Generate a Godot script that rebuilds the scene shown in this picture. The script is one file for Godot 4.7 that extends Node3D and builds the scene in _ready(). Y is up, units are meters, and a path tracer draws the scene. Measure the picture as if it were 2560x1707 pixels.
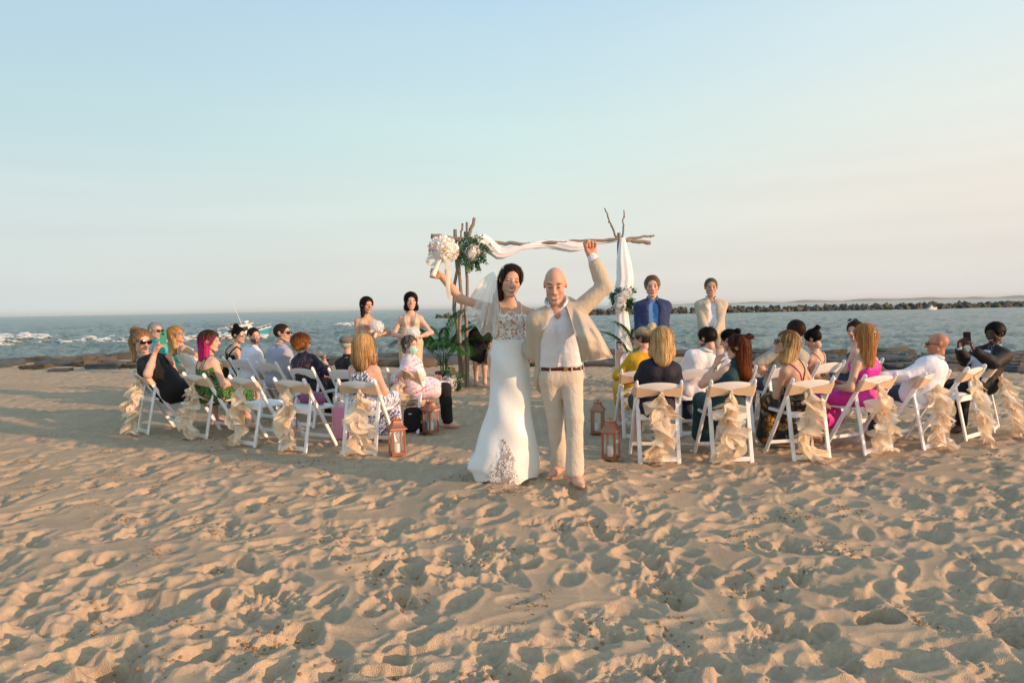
extends Node3D


func _ready() -> void:
	# camera
	var cam := Camera3D.new()
	cam.name = "camera"
	cam.fov = 2.0 * rad_to_deg(atan(853.5 / 1650.0))
	cam.near = 0.05
	cam.far = 20000.0
	cam.position = Vector3(0, 1.52, 0)
	cam.rotation = Vector3(-atan(85.6 / 1650.0), 0, -deg_to_rad(1.06))
	add_child(cam)
	# sky, air and exposure
	var env := Environment.new()
	env.background_mode = Environment.BG_SKY
	env.sky = Sky.new()
	env.sky.sky_material = make_sky()
	env.background_energy_multiplier = 1.0
	env.tonemap_mode = Environment.TONE_MAPPER_LINEAR
	env.tonemap_exposure = 1.0
	env.fog_enabled = true
	env.fog_density = 0.00003
	env.fog_light_color = Color("dcdcd8")
	env.sdfgi_enabled = true
	env.ssao_enabled = true
	env.ssil_enabled = true
	var we := WorldEnvironment.new()
	we.name = "environment"
	we.environment = env
	add_child(we)
	# low evening sun from the right, a little behind the camera
	var sun := DirectionalLight3D.new()
	sun.name = "sun"
	sun.light_color = Color(1.0, 0.785, 0.61)
	sun.light_energy = 1.55
	sun.light_angular_distance = 0.6
	sun.shadow_enabled = true
	var towards := Vector3(0.86, 0.2, 0.42).normalized()
	sun.basis = Basis.looking_at(-towards, Vector3.UP)
	add_child(sun)

	materials()
	make_sand()
	make_sea()
	make_land()
	make_stones()
	make_props()
	make_people()


# ---------------------------------------------------------------- materials and prints
static func dab(im: Image, c: Vector2, r: Vector2, turn: float, col: Color) -> void:
	var n := im.get_width()
	var m := int(maxf(r.x, r.y)) + 1
	var cs := cos(turn)
	var sn := sin(turn)
	for y in range(-m, m + 1):
		for x in range(-m, m + 1):
			var u := (x * cs + y * sn) / r.x
			var w := (-x * sn + y * cs) / r.y
			if u * u + w * w < 1.0:
				im.set_pixel(posmod(int(c.x) + x, n), posmod(int(c.y) + y, n), col)


static func bar_dab(im: Image, c: Vector2, r: Vector2, turn: float, col: Color) -> void:
	var n := im.get_width()
	var m := int(r.length()) + 1
	var cs := cos(turn)
	var sn := sin(turn)
	for y in range(-m, m + 1):
		for x in range(-m, m + 1):
			if absf(x * cs + y * sn) < r.x and absf(-x * sn + y * cs) < r.y:
				im.set_pixel(posmod(int(c.x) + x, n), posmod(int(c.y) + y, n), col)


static func print_image(kind: String) -> Image:
	var n := 256
	var im := Image.create(n, n, false, Image.FORMAT_RGBA8)
	var rng := RandomNumberGenerator.new()
	rng.seed = kind.length() * 7 + 3
	match kind:
		"leaves":
			im.fill(Color("1a140f"))
			for q in 60:
				dab(im, Vector2(rng.randf() * n, rng.randf() * n), Vector2(20, 5), rng.randf() * TAU, Color("b98a72"))
			for q in 110:
				var c := Vector2(rng.randf() * n, rng.randf() * n)
				var a := rng.randf() * TAU
				dab(im, c, Vector2(21, 9), a, Color("12300f"))
				dab(im, c, Vector2(18, 7), a, Color("2f7a2c") if rng.randf() < 0.6 else Color("4b9a3c"))
				dab(im, c, Vector2(16, 1.2), a, Color("163f14"))
		"check":
			im.fill(Color("dfe0ea"))
			for y in n:
				for x in n:
					var cx := (x / 8) % 2
					var cy := (y / 8) % 2
					if (cx + cy) % 2 == 0:
						im.set_pixel(x, y, [Color("34406e"), Color("6b3f52"), Color("3d4a80"), Color("8d7a86")][((x / 8) * 7 + (y / 8) * 3) % 4])
		"navy_sprig":
			im.fill(Color("141c33"))
			for q in 46:
				dab(im, Vector2(rng.randf() * n, rng.randf() * n), Vector2(3.5, 3.5), 0, Color("a8626a"))
			for q in 3:
				var c := Vector2(rng.randf() * n, rng.randf() * n)
				for k in 14:
					dab(im, c + Vector2(cos(k * 1.4), sin(k * 2.3)) * 26.0, Vector2(6, 3), k, Color("b2707a"))
		"blue_print":
			im.fill(Color("e3e6ee"))
			for q in 210:
				dab(im, Vector2(rng.randf() * n, rng.randf() * n), Vector2(rng.randf_range(5, 12), rng.randf_range(3, 7)), rng.randf() * TAU, [Color("1d2f9a"), Color("2a46c4"), Color("131f63"), Color("6f9a4f")][rng.randi() % 4])
			for q in 5:
				bar_dab(im, Vector2(q * 52.0, q * 91.0), Vector2(70, 7), 0.8, Color("101a4c"))
				bar_dab(im, Vector2(q * 52.0 + 14.0, q * 91.0), Vector2(60, 2.5), 0.8, Color("eef0f4"))
		"kaftan":
			im.fill(Color("efdfe4"))
			for q in 70:
				bar_dab(im, Vector2(rng.randf() * n, rng.randf() * n), Vector2(rng.randf_range(6, 22), rng.randf_range(3, 9)), rng.randf_range(-0.5, 0.5), [Color("d45bb8"), Color("b98ad8"), Color("e9a9cf"), Color("f3ece6"), Color("d9c084"), Color("9cc98a")][rng.randi() % 6])
			for q in 9:
				bar_dab(im, Vector2(rng.randf() * n, rng.randf() * n), Vector2(24, 5), rng.randf_range(-0.6, 0.6), Color("c81d52"))
		"dark_floral":
			im.fill(Color("0d1322"))
			for q in 46:
				dab(im, Vector2(rng.randf() * n, rng.randf() * n), Vector2(16, 3), rng.randf() * TAU, Color("27503f") if q % 3 else Color("8fa8a0"))
			for q in 17:
				var c := Vector2(rng.randf() * n, rng.randf() * n)
				for k in 5:
					dab(im, c + Vector2(cos(k * 1.257), sin(k * 1.257)) * 8.0, Vector2(8, 5), k * 1.257, Color("d7a01e") if k % 2 else Color("b87512"))
		"leopard":
			im.fill(Color("b08a66"))
			for q in 150:
				var c := Vector2(rng.randf() * n, rng.randf() * n)
				dab(im, c, Vector2(10, 7), rng.randf() * TAU, Color("17100c"))
				dab(im, c + Vector2(2, 1), Vector2(5, 3), rng.randf() * TAU, Color("7a5234"))
		"mustard":
			im.fill(Color("c79a12"))
			for q in 60:
				dab(im, Vector2(rng.randf() * n, rng.randf() * n), Vector2(13, 1.6), rng.randf() * TAU, Color("86742c") if q % 2 else Color("d8bd5a"))
	return im


# lace: scrolls, rosettes and a net of fine threads; alpha is the cloth
static func lace_image(n: int, seedn: int, dense: float) -> Image:
	var im := Image.create(n, n, false, Image.FORMAT_RGBA8)
	im.fill(Color(0.93, 0.93, 0.92, 0.0))
	var w := Color(0.93, 0.93, 0.92, 1.0)
	var rng := RandomNumberGenerator.new()
	rng.seed = seedn
	var count := int(16 * dense)
	for q in count:
		var c := Vector2(rng.randf() * n, rng.randf() * n)
		var sgn := 1.0 if rng.randf() < 0.5 else -1.0
		var a0 := rng.randf() * TAU
		var r0 := rng.randf_range(0.05, 0.12) * n
		for k in 120:
			var t := k / 119.0
			var a := a0 + sgn * t * 6.2
			var p := c + Vector2(cos(a), sin(a)) * r0 * (1.0 - 0.82 * t)
			dab(im, p, Vector2(1, 1) * n * lerpf(0.011, 0.006, t), 0, w)
			if k % 7 == 0:
				dab(im, p + Vector2(cos(a), sin(a)) * n * 0.016, Vector2(0.013, 0.007) * n, a + 0.5, w)
	for q in int(22 * dense):
		var c := Vector2(rng.randf() * n, rng.randf() * n)
		for k in 6:
			var a := TAU * k / 6.0
			dab(im, c + Vector2(cos(a), sin(a)) * n * 0.022, Vector2(0.02, 0.009) * n, a, w)
	return im


func cloth(color: String, rough := 0.85, opts := {}) -> StandardMaterial3D:
	var o := {"rim_enabled": true, "rim": 0.25, "rim_tint": 0.6, "normal_enabled": true, "normal_texture": weave, "normal_scale": 0.55, "uv1_triplanar": true, "uv1_scale": Vector3(3.4, 1.7, 3.4)}
	o.merge(opts, true)
	return mat(Color(color), rough, o)


func printed(kind: String, period: float) -> StandardMaterial3D:
	return mat(Color.WHITE, 0.85, {"albedo_texture": ImageTexture.create_from_image(print_image(kind)), "uv1_triplanar": true, "uv1_scale": Vector3.ONE / period, "rim_enabled": true, "rim": 0.2})


var weave: NoiseTexture2D


func noise_tex(freq: float, octaves: int, s: int, normal := false, strength := 4.0, size := 512) -> NoiseTexture2D:
	var n := FastNoiseLite.new()
	n.seed = s
	n.frequency = freq
	n.fractal_octaves = octaves
	var t := NoiseTexture2D.new()
	t.width = size
	t.height = size
	t.seamless = true
	t.noise = n
	t.as_normal_map = normal
	t.bump_strength = strength
	return t


func materials() -> void:
	weave = noise_tex(0.03, 4, 4, true, 6.0, 256)
	var vc := {"vertex_color_use_as_albedo": true}
	M.vertex_rough = mat(Color.WHITE, 0.9, vc)
	M.skin = mat(Color.WHITE, 0.5, {"vertex_color_use_as_albedo": true, "subsurf_scatter_enabled": true, "subsurf_scatter_strength": 0.08, "metallic_specular": 0.4})
	M.hair = mat(Color.WHITE, 0.58, {"vertex_color_use_as_albedo": true, "metallic_specular": 0.3, "backlight_enabled": true, "backlight": Color(0.18, 0.18, 0.18)})
	M.sand = mat(Color.WHITE, 0.95, {"vertex_color_use_as_albedo": true, "metallic_specular": 0.2, "heightmap_enabled": true, "heightmap_texture": noise_tex(0.09, 5, 2, false, 1.0, 1024), "heightmap_scale": 0.9, "uv1_triplanar": true, "uv1_world_triplanar": true, "uv1_scale": Vector3.ONE * 1.6})
	M.water = mat(Color.WHITE, 0.24, {"vertex_color_use_as_albedo": true, "metallic_specular": 0.36, "heightmap_enabled": true, "heightmap_texture": noise_tex(0.02, 5, 9, false, 1.0, 1024), "heightmap_scale": 11.0, "uv1_triplanar": true, "uv1_world_triplanar": true, "uv1_scale": Vector3(0.09, 0.09, 0.17)})
	M.foam = mat(Color.WHITE, 0.9, {"vertex_color_use_as_albedo": true, "albedo_color": Color("c3cccd")})
	M.damp = mat(Color("9a7650"), 0.95, vc)
	M.pebble = mat(Color.WHITE, 0.7, vc)
	var stone_n := noise_tex(0.02, 5, 14, true, 10.0)
	for k in {"rock_dark": "4a4a46", "rock_brown": "625745", "rock_tan": "665b49", "rock_moss": "52562f", "rock_slab": "50565b"}.keys():
		M[k] = mat(Color({"rock_dark": "4a4a46", "rock_brown": "625745", "rock_tan": "665b49", "rock_moss": "52562f", "rock_slab": "50565b"}[k]), 0.85, {"vertex_color_use_as_albedo": true, "normal_enabled": true, "normal_texture": stone_n, "uv1_triplanar": true, "uv1_scale": Vector3.ONE * 0.8})
	M.chair = mat(Color("f0f1f3"), 0.42, {"metallic_specular": 0.4})
	M.cushion = mat(Color("e9e9ea"), 0.5)
	M.band = mat(Color("d9bfa2"), 0.8, {"rim_enabled": true, "rim": 0.4, "backlight_enabled": true, "backlight": Color(0.3, 0.25, 0.2)})
	M.chiffon = mat(Color(Color("f6ebd8"), 0.54), 0.8, {"transparency": 1, "rim_enabled": true, "rim": 0.3, "backlight_enabled": true, "backlight": Color(0.5, 0.45, 0.36)})
	M.chiffon_tan = mat(Color(Color("ead4b2"), 0.62), 0.8, {"transparency": 1, "rim_enabled": true, "rim": 0.3, "backlight_enabled": true, "backlight": Color(0.5, 0.4, 0.3)})
	M.copper = mat(Color("b47c64"), 0.4, {"metallic": 0.75})
	M.glass = mat(Color(0.9, 0.95, 0.95, 0.06), 0.03, {"transparency": 1})
	M.wax = mat(Color("eeece6"), 0.5, {"subsurf_scatter_enabled": true, "subsurf_scatter_strength": 0.2})
	M.black_gloss = mat(Color("0d0d0e"), 0.2)
	M.dark_lens = mat(Color("0e0b09"), 0.06, {"metallic_specular": 0.7})
	M.mirror_lens = mat(Color("c2b8a8"), 0.08, {"metallic": 0.9})
	M.gold = mat(Color("c99b52"), 0.3, {"metallic": 1.0})
	M.silver = mat(Color("c9c9cb"), 0.3, {"metallic": 1.0})
	M.bark = mat(Color("8f8274"), 0.9, {"vertex_color_use_as_albedo": true, "normal_enabled": true, "normal_texture": stone_n, "uv1_triplanar": true, "uv1_scale": Vector3.ONE * 8.0})
	M.palm = mat(Color("3f7326"), 0.5, {"vertex_color_use_as_albedo": true, "backlight_enabled": true, "backlight": Color(0.35, 0.45, 0.1)})
	M.eucalyptus = mat(Color("3f6a4c"), 0.6, {"vertex_color_use_as_albedo": true, "backlight_enabled": true, "backlight": Color(0.2, 0.3, 0.15)})
	M.dusty = mat(Color("7d8a66"), 0.7, {"vertex_color_use_as_albedo": true, "backlight_enabled": true, "backlight": Color(0.2, 0.25, 0.15)})
	M.petal = mat(Color("fbfafa"), 0.7, {"vertex_color_use_as_albedo": true, "backlight_enabled": true, "backlight": Color(0.9, 0.9, 0.9)})
	M.petal_cream = mat(Color("fcfaf4"), 0.7, {"vertex_color_use_as_albedo": true, "backlight_enabled": true, "backlight": Color(0.3, 0.28, 0.22)})
	M.petal_pink = mat(Color("dcb3b6"), 0.7, {"vertex_color_use_as_albedo": true})
	M.ribbon = mat(Color("f0e7d8"), 0.4, {"backlight_enabled": true, "backlight": Color(0.3, 0.28, 0.24)})
	M.terracotta = mat(Color("8c4a32"), 0.75)
	M.jar = mat(Color(0.8, 0.88, 0.82, 0.25), 0.05, {"transparency": 1})
	M.drape = mat(Color("f4f4fa"), 0.8, {"backlight_enabled": true, "backlight": Color(0.4, 0.4, 0.42)})
	M.boat_white = mat(Color("e6e6e2"), 0.35)
	M.boat_blue = mat(Color("3f9fb4"), 0.35)
	M.boat_glass = mat(Color("2f4a3f"), 0.1)
	M.phone_teal = mat(Color("3c9a7c"), 0.4)
	M.phone_dark = mat(Color("131316"), 0.15)
	M.phone_tan = mat(Color("b98c6c"), 0.4)
	M.purse = mat(Color("8a4c72"), 0.5)
	M.bag_pink = mat(Color("ea9fbb"), 0.6)
	M.paper = mat(Color("e4e2dc"), 0.8)
	M.book = mat(Color("4a4034"), 0.6)
	M.wood_white = mat(Color("d9cfc4"), 0.8)
	M.mask_mint = mat(Color("a8ddd2"), 0.8)
	M.tulle = mat(Color(Color("f2f1ec"), 0.5), 0.8, {"transparency": 1})
	M.tulle_edge = mat(Color(Color("f4f3ee"), 0.75), 0.8, {"transparency": 1})
	# cloth
	var dull := {"rim": 0.04}
	M.black_cloth = cloth("0f0d0f", 0.85, dull)
	M.tux = cloth("0c0b0d", 0.7, dull)
	M.teal_shirt = cloth("4fb5b0")
	M.cream_cloth = cloth("d9cfc0")
	M.white_shirt = cloth("dfe0ea", 0.8)
	M.white_cotton = cloth("e2dee0", 0.8)
	M.charcoal_shirt = cloth("14171d", 0.85, dull)
	M.black_trousers = cloth("0e0f12", 0.85, dull)
	M.khaki = cloth("a8977c")
	M.denim = cloth("2a3650")
	M.navy_dress = cloth("111327", 0.75, dull)
	M.teal_dress = cloth("123c42", 0.8)
	M.magenta = cloth("d0219c", 0.55)
	M.sage_shirt = cloth("a39f92")
	M.slate = cloth("3e4a62")
	M.champagne = cloth("cbb7a0", 0.45)
	M.navy_suit = cloth("26345f", 0.8)
	M.blue_shirt = cloth("4d80bd")
	M.linen = cloth("bcb09f", 0.9)
	M.linen_light = cloth("c9bfb0", 0.9)
	M.satin = cloth("e6e8e8", 0.34, {"normal_scale": 0.1, "rim": 0.1})
	M.belt = mat(Color("4a1f18"), 0.3)
	M.button = mat(Color("6a5a48"), 0.4)
	M.button_white = mat(Color("e8e6e2"), 0.3)
	M.strap_pink = mat(Color("a03a6a"), 0.7)
	M.strap_dark = mat(Color("2c2a26"), 0.7)
	M.strap_tan = mat(Color("8a6a4a"), 0.7)
	M.tweed = cloth("6a655e")
	M.scarf = cloth("cabfa6")
	for k in {"leaves": 0.3, "check": 0.34, "navy_sprig": 0.4, "blue_print": 0.3, "kaftan": 0.34, "dark_floral": 0.42, "leopard": 0.22, "mustard": 0.3}.keys():
		M[k] = printed(k, {"leaves": 0.3, "check": 0.34, "navy_sprig": 0.4, "blue_print": 0.3, "kaftan": 0.34, "dark_floral": 0.42, "leopard": 0.22, "mustard": 0.3}[k])
	var lace := ImageTexture.create_from_image(lace_image(512, 6, 3.6))
	M.lace = mat(Color.WHITE, 0.8, {"albedo_texture": lace, "uv1_triplanar": true, "uv1_scale": Vector3.ONE * 3.6, "transparency": 2, "alpha_scissor_threshold": 0.5})
	M.lace_hem = mat(Color.WHITE, 0.8, {"albedo_texture": ImageTexture.create_from_image(lace_image(512, 11, 2.2)), "uv1_triplanar": true, "uv1_scale": Vector3.ONE * 5.0, "transparency": 2, "alpha_scissor_threshold": 0.5})
	M.sheer_brown = mat(Color("b3a79c"), 0.8)


# ---------------------------------------------------------------- geometry helpers
static func hx(code: String) -> Color:
	return Color(code).srgb_to_linear()


class Geo:
	var v := PackedVector3Array()
	var n := PackedVector3Array()
	var c := PackedColorArray()
	var uv := PackedVector2Array()
	var ix := PackedInt32Array()
	var col := Color.WHITE

	func add(p: Vector3, nn: Vector3, u := Vector2.ZERO) -> int:
		v.append(p)
		n.append(nn)
		c.append(col)
		uv.append(u)
		return v.size() - 1

	func tri(a: int, b: int, d: int) -> void:
		ix.append(a)
		ix.append(d)
		ix.append(b)

	func quad(a: int, b: int, d: int, e: int) -> void:
		tri(a, b, d)
		tri(a, d, e)

	func smooth(from_v: int, from_i: int) -> void:
		for k in range(from_v, v.size()):
			n[k] = Vector3.ZERO
		var k := from_i
		while k < ix.size():
			var a := ix[k]
			var b := ix[k + 2]
			var d := ix[k + 1]
			var f := (v[b] - v[a]).cross(v[d] - v[a])
			n[a] += f
			n[b] += f
			n[d] += f
			k += 3
		for q in range(from_v, v.size()):
			n[q] = n[q].normalized() if n[q].length_squared() > 1e-20 else Vector3.UP

	func tube(pts: PackedVector3Array, radii: Array, sides := 8, flat := 1.0, flat_dir := Vector3.ZERO) -> void:
		var m := pts.size()
		var side := Vector3.ZERO
		var first := v.size()
		var first_i := ix.size()
		var along := 0.0
		for j in m:
			var d := (pts[mini(j + 1, m - 1)] - pts[maxi(j - 1, 0)]).normalized()
			if j == 0:
				side = flat_dir if flat_dir != Vector3.ZERO else (Vector3.UP if absf(d.y) < 0.9 else Vector3.RIGHT)
			else:
				along += pts[j].distance_to(pts[j - 1])
			side = (side - d * side.dot(d)).normalized()
			var other := d.cross(side)
			var r: float = radii[mini(j, radii.size() - 1)]
			for q in sides:
				var a := TAU * q / sides
				var o := side * cos(a) * r * flat + other * sin(a) * r
				add(pts[j] + o, o.normalized(), Vector2(float(q) / sides, along))
		for j in m - 1:
			for q in sides:
				var a := first + j * sides + q
				var b := first + j * sides + (q + 1) % sides
				quad(a, b, b + sides, a + sides)
		for e in 2:
			var at := first if e == 0 else first + (m - 1) * sides
			var mid := add(pts[0] if e == 0 else pts[m - 1], (pts[0] - pts[1] if e == 0 else pts[m - 1] - pts[m - 2]).normalized())
			for q in sides:
				if e == 0:
					tri(mid, at + (q + 1) % sides, at + q)
				else:
					tri(mid, at + q, at + (q + 1) % sides)
		smooth(first, first_i)

	func box(t: Transform3D, size: Vector3, r := 0.004) -> void:
		var h := size * 0.5
		r = minf(r, minf(h.x, minf(h.y, h.z)) * 0.7)
		var id := {}
		for sx in [-1, 1]:
			for sy in [-1, 1]:
				for sz in [-1, 1]:
					var s := Vector3(sx, sy, sz)
					for ax in 3:
						var p := h - Vector3(r, r, r)
						p[ax] = h[ax]
						var nn := Vector3.ZERO
						nn[ax] = s[ax]
						id[[sx, sy, sz, ax]] = add(t * (p * s), (t.basis * nn).normalized(), Vector2(p[(ax + 1) % 3] * s[(ax + 1) % 3], p[(ax + 2) % 3] * s[(ax + 2) % 3]))
		var pair := [[-1, -1], [1, -1], [1, 1], [-1, 1]]
		for ax in 3:
			var u: int = (ax + 1) % 3
			var w: int = (ax + 2) % 3
			for s in [-1, 1]:
				var q := []
				for pr in pair:
					var k := [0, 0, 0, ax]
					k[ax] = s
					k[u] = pr[0]
					k[w] = pr[1]
					q.append(id[k])
				if s > 0:
					quad(q[0], q[1], q[2], q[3])
				else:
					quad(q[3], q[2], q[1], q[0])
			for su in [-1, 1]:
				for sw in [-1, 1]:
					var ks := []
					for e in [[-1, u], [1, u], [1, w], [-1, w]]:
						var k := [0, 0, 0, e[1]]
						k[ax] = e[0]
						k[u] = su
						k[w] = sw
						ks.append(id[k])
					if su * sw > 0:
						quad(ks[0], ks[3], ks[2], ks[1])
					else:
						quad(ks[0], ks[1], ks[2], ks[3])
		for sx in [-1, 1]:
			for sy in [-1, 1]:
				for sz in [-1, 1]:
					var a: int = id[[sx, sy, sz, 0]]
					var b: int = id[[sx, sy, sz, 1]]
					var d: int = id[[sx, sy, sz, 2]]
					if sx * sy * sz > 0:
						tri(a, b, d)
					else:
						tri(a, d, b)

	func bar(a: Vector3, b: Vector3, wide: float, thick: float, side: Vector3, r := 0.004) -> void:
		var y := (b - a).normalized()
		var x := (side - y * side.dot(y)).normalized()
		box(Transform3D(Basis(x, y, x.cross(y)), (a + b) * 0.5), Vector3(wide, a.distance_to(b), thick), r)

	func ball(t: Transform3D, seg := 12, rings := 8) -> void:
		var first := v.size()
		var bi := t.basis.inverse().transposed()
		for j in rings + 1:
			var a := PI * j / rings
			for q in seg:
				var b := TAU * q / seg
				var p := Vector3(sin(a) * cos(b), cos(a), sin(a) * sin(b))
				add(t * p, (bi * p).normalized(), Vector2(float(q) / seg, float(j) / rings))
		for j in rings:
			for q in seg:
				var a := first + j * seg + q
				var b := first + j * seg + (q + 1) % seg
				quad(a, b, b + seg, a + seg)

	func lathe(t: Transform3D, prof: PackedVector2Array, sides := 24) -> void:
		var first := v.size()
		var fi := ix.size()
		for j in prof.size():
			for q in sides:
				var a := TAU * q / sides
				add(t * Vector3(cos(a) * prof[j].x, prof[j].y, sin(a) * prof[j].x), Vector3.UP, Vector2(float(q) / sides, prof[j].y))
		for j in prof.size() - 1:
			for q in sides:
				var a := first + j * sides + q
				var b := first + j * sides + (q + 1) % sides
				quad(a, a + sides, b + sides, b)
		smooth(first, fi)

	func sheet(rows: Array, closed := false) -> void:
		var first := v.size()
		var fi := ix.size()
		var w: int = rows[0].size()
		for j in rows.size():
			for q in w:
				add(rows[j][q], Vector3.UP, Vector2(float(q) / (w - 1), float(j) / (rows.size() - 1)))
		for j in rows.size() - 1:
			for q in (w if closed else w - 1):
				var a := first + j * w + q
				var b := first + j * w + (q + 1) % w
				quad(a, a + w, b + w, b)
		smooth(first, fi)

	func leaf(base: Vector3, dir: Vector3, up: Vector3, length: float, width: float, droop := 0.2) -> void:
		var side := dir.cross(up).normalized() * width * 0.5
		var nn := side.cross(dir).normalized()
		var p1 := base + dir * length * 0.4 + up * length * 0.05
		var p2 := base + dir * length - up * length * droop
		var a := add(base, nn)
		var b := add(p1 + side, (nn + side.normalized() * 0.4).normalized())
		var d := add(p2, nn)
		var e := add(p1 - side, (nn - side.normalized() * 0.4).normalized())
		var m := add(p1 - nn * width * 0.12, nn)
		tri(a, b, m)
		tri(b, d, m)
		tri(d, e, m)
		tri(e, a, m)

	func append(g: Geo, t: Transform3D, mirror := false) -> void:
		var first := v.size()
		var bi := t.basis.inverse().transposed()
		for k in g.v.size():
			v.append(t * g.v[k])
			n.append((bi * g.n[k]).normalized())
		c.append_array(g.c)
		uv.append_array(g.uv)
		var k := 0
		while k < g.ix.size():
			ix.append(first + g.ix[k])
			ix.append(first + g.ix[k + (2 if mirror else 1)])
			ix.append(first + g.ix[k + (1 if mirror else 2)])
			k += 3

	func mesh() -> ArrayMesh:
		var arr := []
		arr.resize(Mesh.ARRAY_MAX)
		arr[Mesh.ARRAY_VERTEX] = v
		arr[Mesh.ARRAY_NORMAL] = n
		arr[Mesh.ARRAY_COLOR] = c
		arr[Mesh.ARRAY_TEX_UV] = uv
		arr[Mesh.ARRAY_INDEX] = ix
		var m := ArrayMesh.new()
		m.add_surface_from_arrays(Mesh.PRIMITIVE_TRIANGLES, arr)
		return m


# ---------------------------------------------------------------- distance field, meshed as surface nets
class Field:
	var prims := []
	var cell := 0.015
	var k := 0.03
	var lo := Vector3.ZERO
	var nx := 0
	var ny := 0
	var nz := 0
	var d := PackedFloat32Array()

	func _init(cell_size: float, blend: float) -> void:
		cell = cell_size
		k = blend

	func cone(a: Vector3, b: Vector3, ra: float, rb: float, axis := Vector3.ZERO, fl := 1.0) -> void:
		prims.append([0, a, b, ra, rb, axis, fl])

	func ell(at: Vector3, radii: Vector3, basis := Basis()) -> void:
		prims.append([1, at, radii, basis])

	func sub(a: Vector3, b: Vector3, ra: float, rb: float, blend := 0.004) -> void:
		prims.append([2, a, b, ra, rb, blend])

	func sub_ell(at: Vector3, radii: Vector3, blend := 0.004, basis := Basis()) -> void:
		prims.append([3, at, radii, basis, blend])

	func cut(at: Vector3, normal: Vector3) -> void:
		prims.append([4, at, normal.normalized()])

	func build() -> void:
		var hi := Vector3(-1e9, -1e9, -1e9)
		lo = Vector3(1e9, 1e9, 1e9)
		var m := maxf(k, cell * 2.5) + cell
		for p in prims:
			if p[0] == 0:
				var r := Vector3.ONE * maxf(p[3], p[4])
				lo = lo.min(p[1] - r).min(p[2] - r)
				hi = hi.max(p[1] + r).max(p[2] + r)
			elif p[0] == 1:
				var r := Vector3.ONE * maxf(p[2].x, maxf(p[2].y, p[2].z))
				lo = lo.min(p[1] - r)
				hi = hi.max(p[1] + r)
		lo -= Vector3.ONE * m
		hi += Vector3.ONE * m
		nx = int((hi.x - lo.x) / cell) + 2
		ny = int((hi.y - lo.y) / cell) + 2
		nz = int((hi.z - lo.z) / cell) + 2
		d.resize(nx * ny * nz)
		d.fill(10.0)
		for p in prims:
			match p[0]:
				0: _cone(p[1], p[2], p[3], p[4], p[5], p[6], m, false, k)
				1: _ell(p[1], p[2], p[3], m, false, k)
				2: _cone(p[1], p[2], p[3], p[4], Vector3.ZERO, 1.0, m, true, p[5])
				3: _ell(p[1], p[2], p[3], m, true, p[4])
				4: _cut(p[1], p[2])

	func _cone(a: Vector3, b: Vector3, ra: float, rb: float, axis: Vector3, fl: float, m: float, minus: bool, kk: float) -> void:
		var r := maxf(ra, rb) + m
		var mn := (a.min(b) - Vector3(r, r, r) - lo) / cell
		var mx := (a.max(b) + Vector3(r, r, r) - lo) / cell
		var x0 := maxi(0, int(mn.x))
		var y0 := maxi(0, int(mn.y))
		var z0 := maxi(0, int(mn.z))
		var x1 := mini(nx - 1, int(mx.x) + 1)
		var y1 := mini(ny - 1, int(mx.y) + 1)
		var z1 := mini(nz - 1, int(mx.z) + 1)
		var bx := b.x - a.x
		var by := b.y - a.y
		var bz := b.z - a.z
		var bb := 1.0 / maxf(bx * bx + by * by + bz * bz, 1e-9)
		var dr := rb - ra
		var g := 1.0 / fl - 1.0
		var flat := fl != 1.0
		var fx := axis.x
		var fy := axis.y
		var fz := axis.z
		for z in range(z0, z1 + 1):
			var qz := lo.z + z * cell - a.z
			for y in range(y0, y1 + 1):
				var qy := lo.y + y * cell - a.y
				var tb := qy * by + qz * bz
				var i := (z * ny + y) * nx + x0
				var qx := lo.x + x0 * cell - a.x
				for x in range(x0, x1 + 1):
					var t := clampf((qx * bx + tb) * bb, 0.0, 1.0)
					var ex := qx - bx * t
					var ey := qy - by * t
					var ez := qz - bz * t
					if flat:
						var h := (ex * fx + ey * fy + ez * fz) * g
						ex += fx * h
						ey += fy * h
						ez += fz * h
					var dist := sqrt(ex * ex + ey * ey + ez * ez) - ra - dr * t
					if minus:
						dist = -dist
						var o := d[i]
						if dist > o - kk:
							var h := maxf(kk - absf(dist - o), 0.0) / kk
							d[i] = maxf(dist, o) + h * h * kk * 0.25
					else:
						var o := d[i]
						if dist < o + kk:
							var h := maxf(kk - absf(dist - o), 0.0) / kk
							d[i] = minf(dist, o) - h * h * kk * 0.25
					i += 1
					qx += cell

	func _ell(at: Vector3, radii: Vector3, basis: Basis, m: float, minus: bool, kk: float) -> void:
		var r := maxf(radii.x, maxf(radii.y, radii.z)) + m
		var mn := (at - Vector3(r, r, r) - lo) / cell
		var mx := (at + Vector3(r, r, r) - lo) / cell
		var inv := basis.inverse()
		for z in range(maxi(0, int(mn.z)), mini(nz - 1, int(mx.z) + 1) + 1):
			for y in range(maxi(0, int(mn.y)), mini(ny - 1, int(mx.y) + 1) + 1):
				var x0 := maxi(0, int(mn.x))
				var i := (z * ny + y) * nx + x0
				for x in range(x0, mini(nx - 1, int(mx.x) + 1) + 1):
					var q := (inv * (Vector3(lo.x + x * cell, lo.y + y * cell, lo.z + z * cell) - at)) / radii
					var k0 := q.length()
					var k1 := (q / radii).length()
					var dist := k0 * (k0 - 1.0) / maxf(k1, 1e-6)
					if k0 < 0.05:
						dist = -minf(radii.x, minf(radii.y, radii.z))
					var o := d[i]
					if minus:
						dist = -dist
						var h := maxf(kk - absf(dist - o), 0.0) / kk
						d[i] = maxf(dist, o) + h * h * kk * 0.25
					else:
						var h := maxf(kk - absf(dist - o), 0.0) / kk
						d[i] = minf(dist, o) - h * h * kk * 0.25
					i += 1

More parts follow.
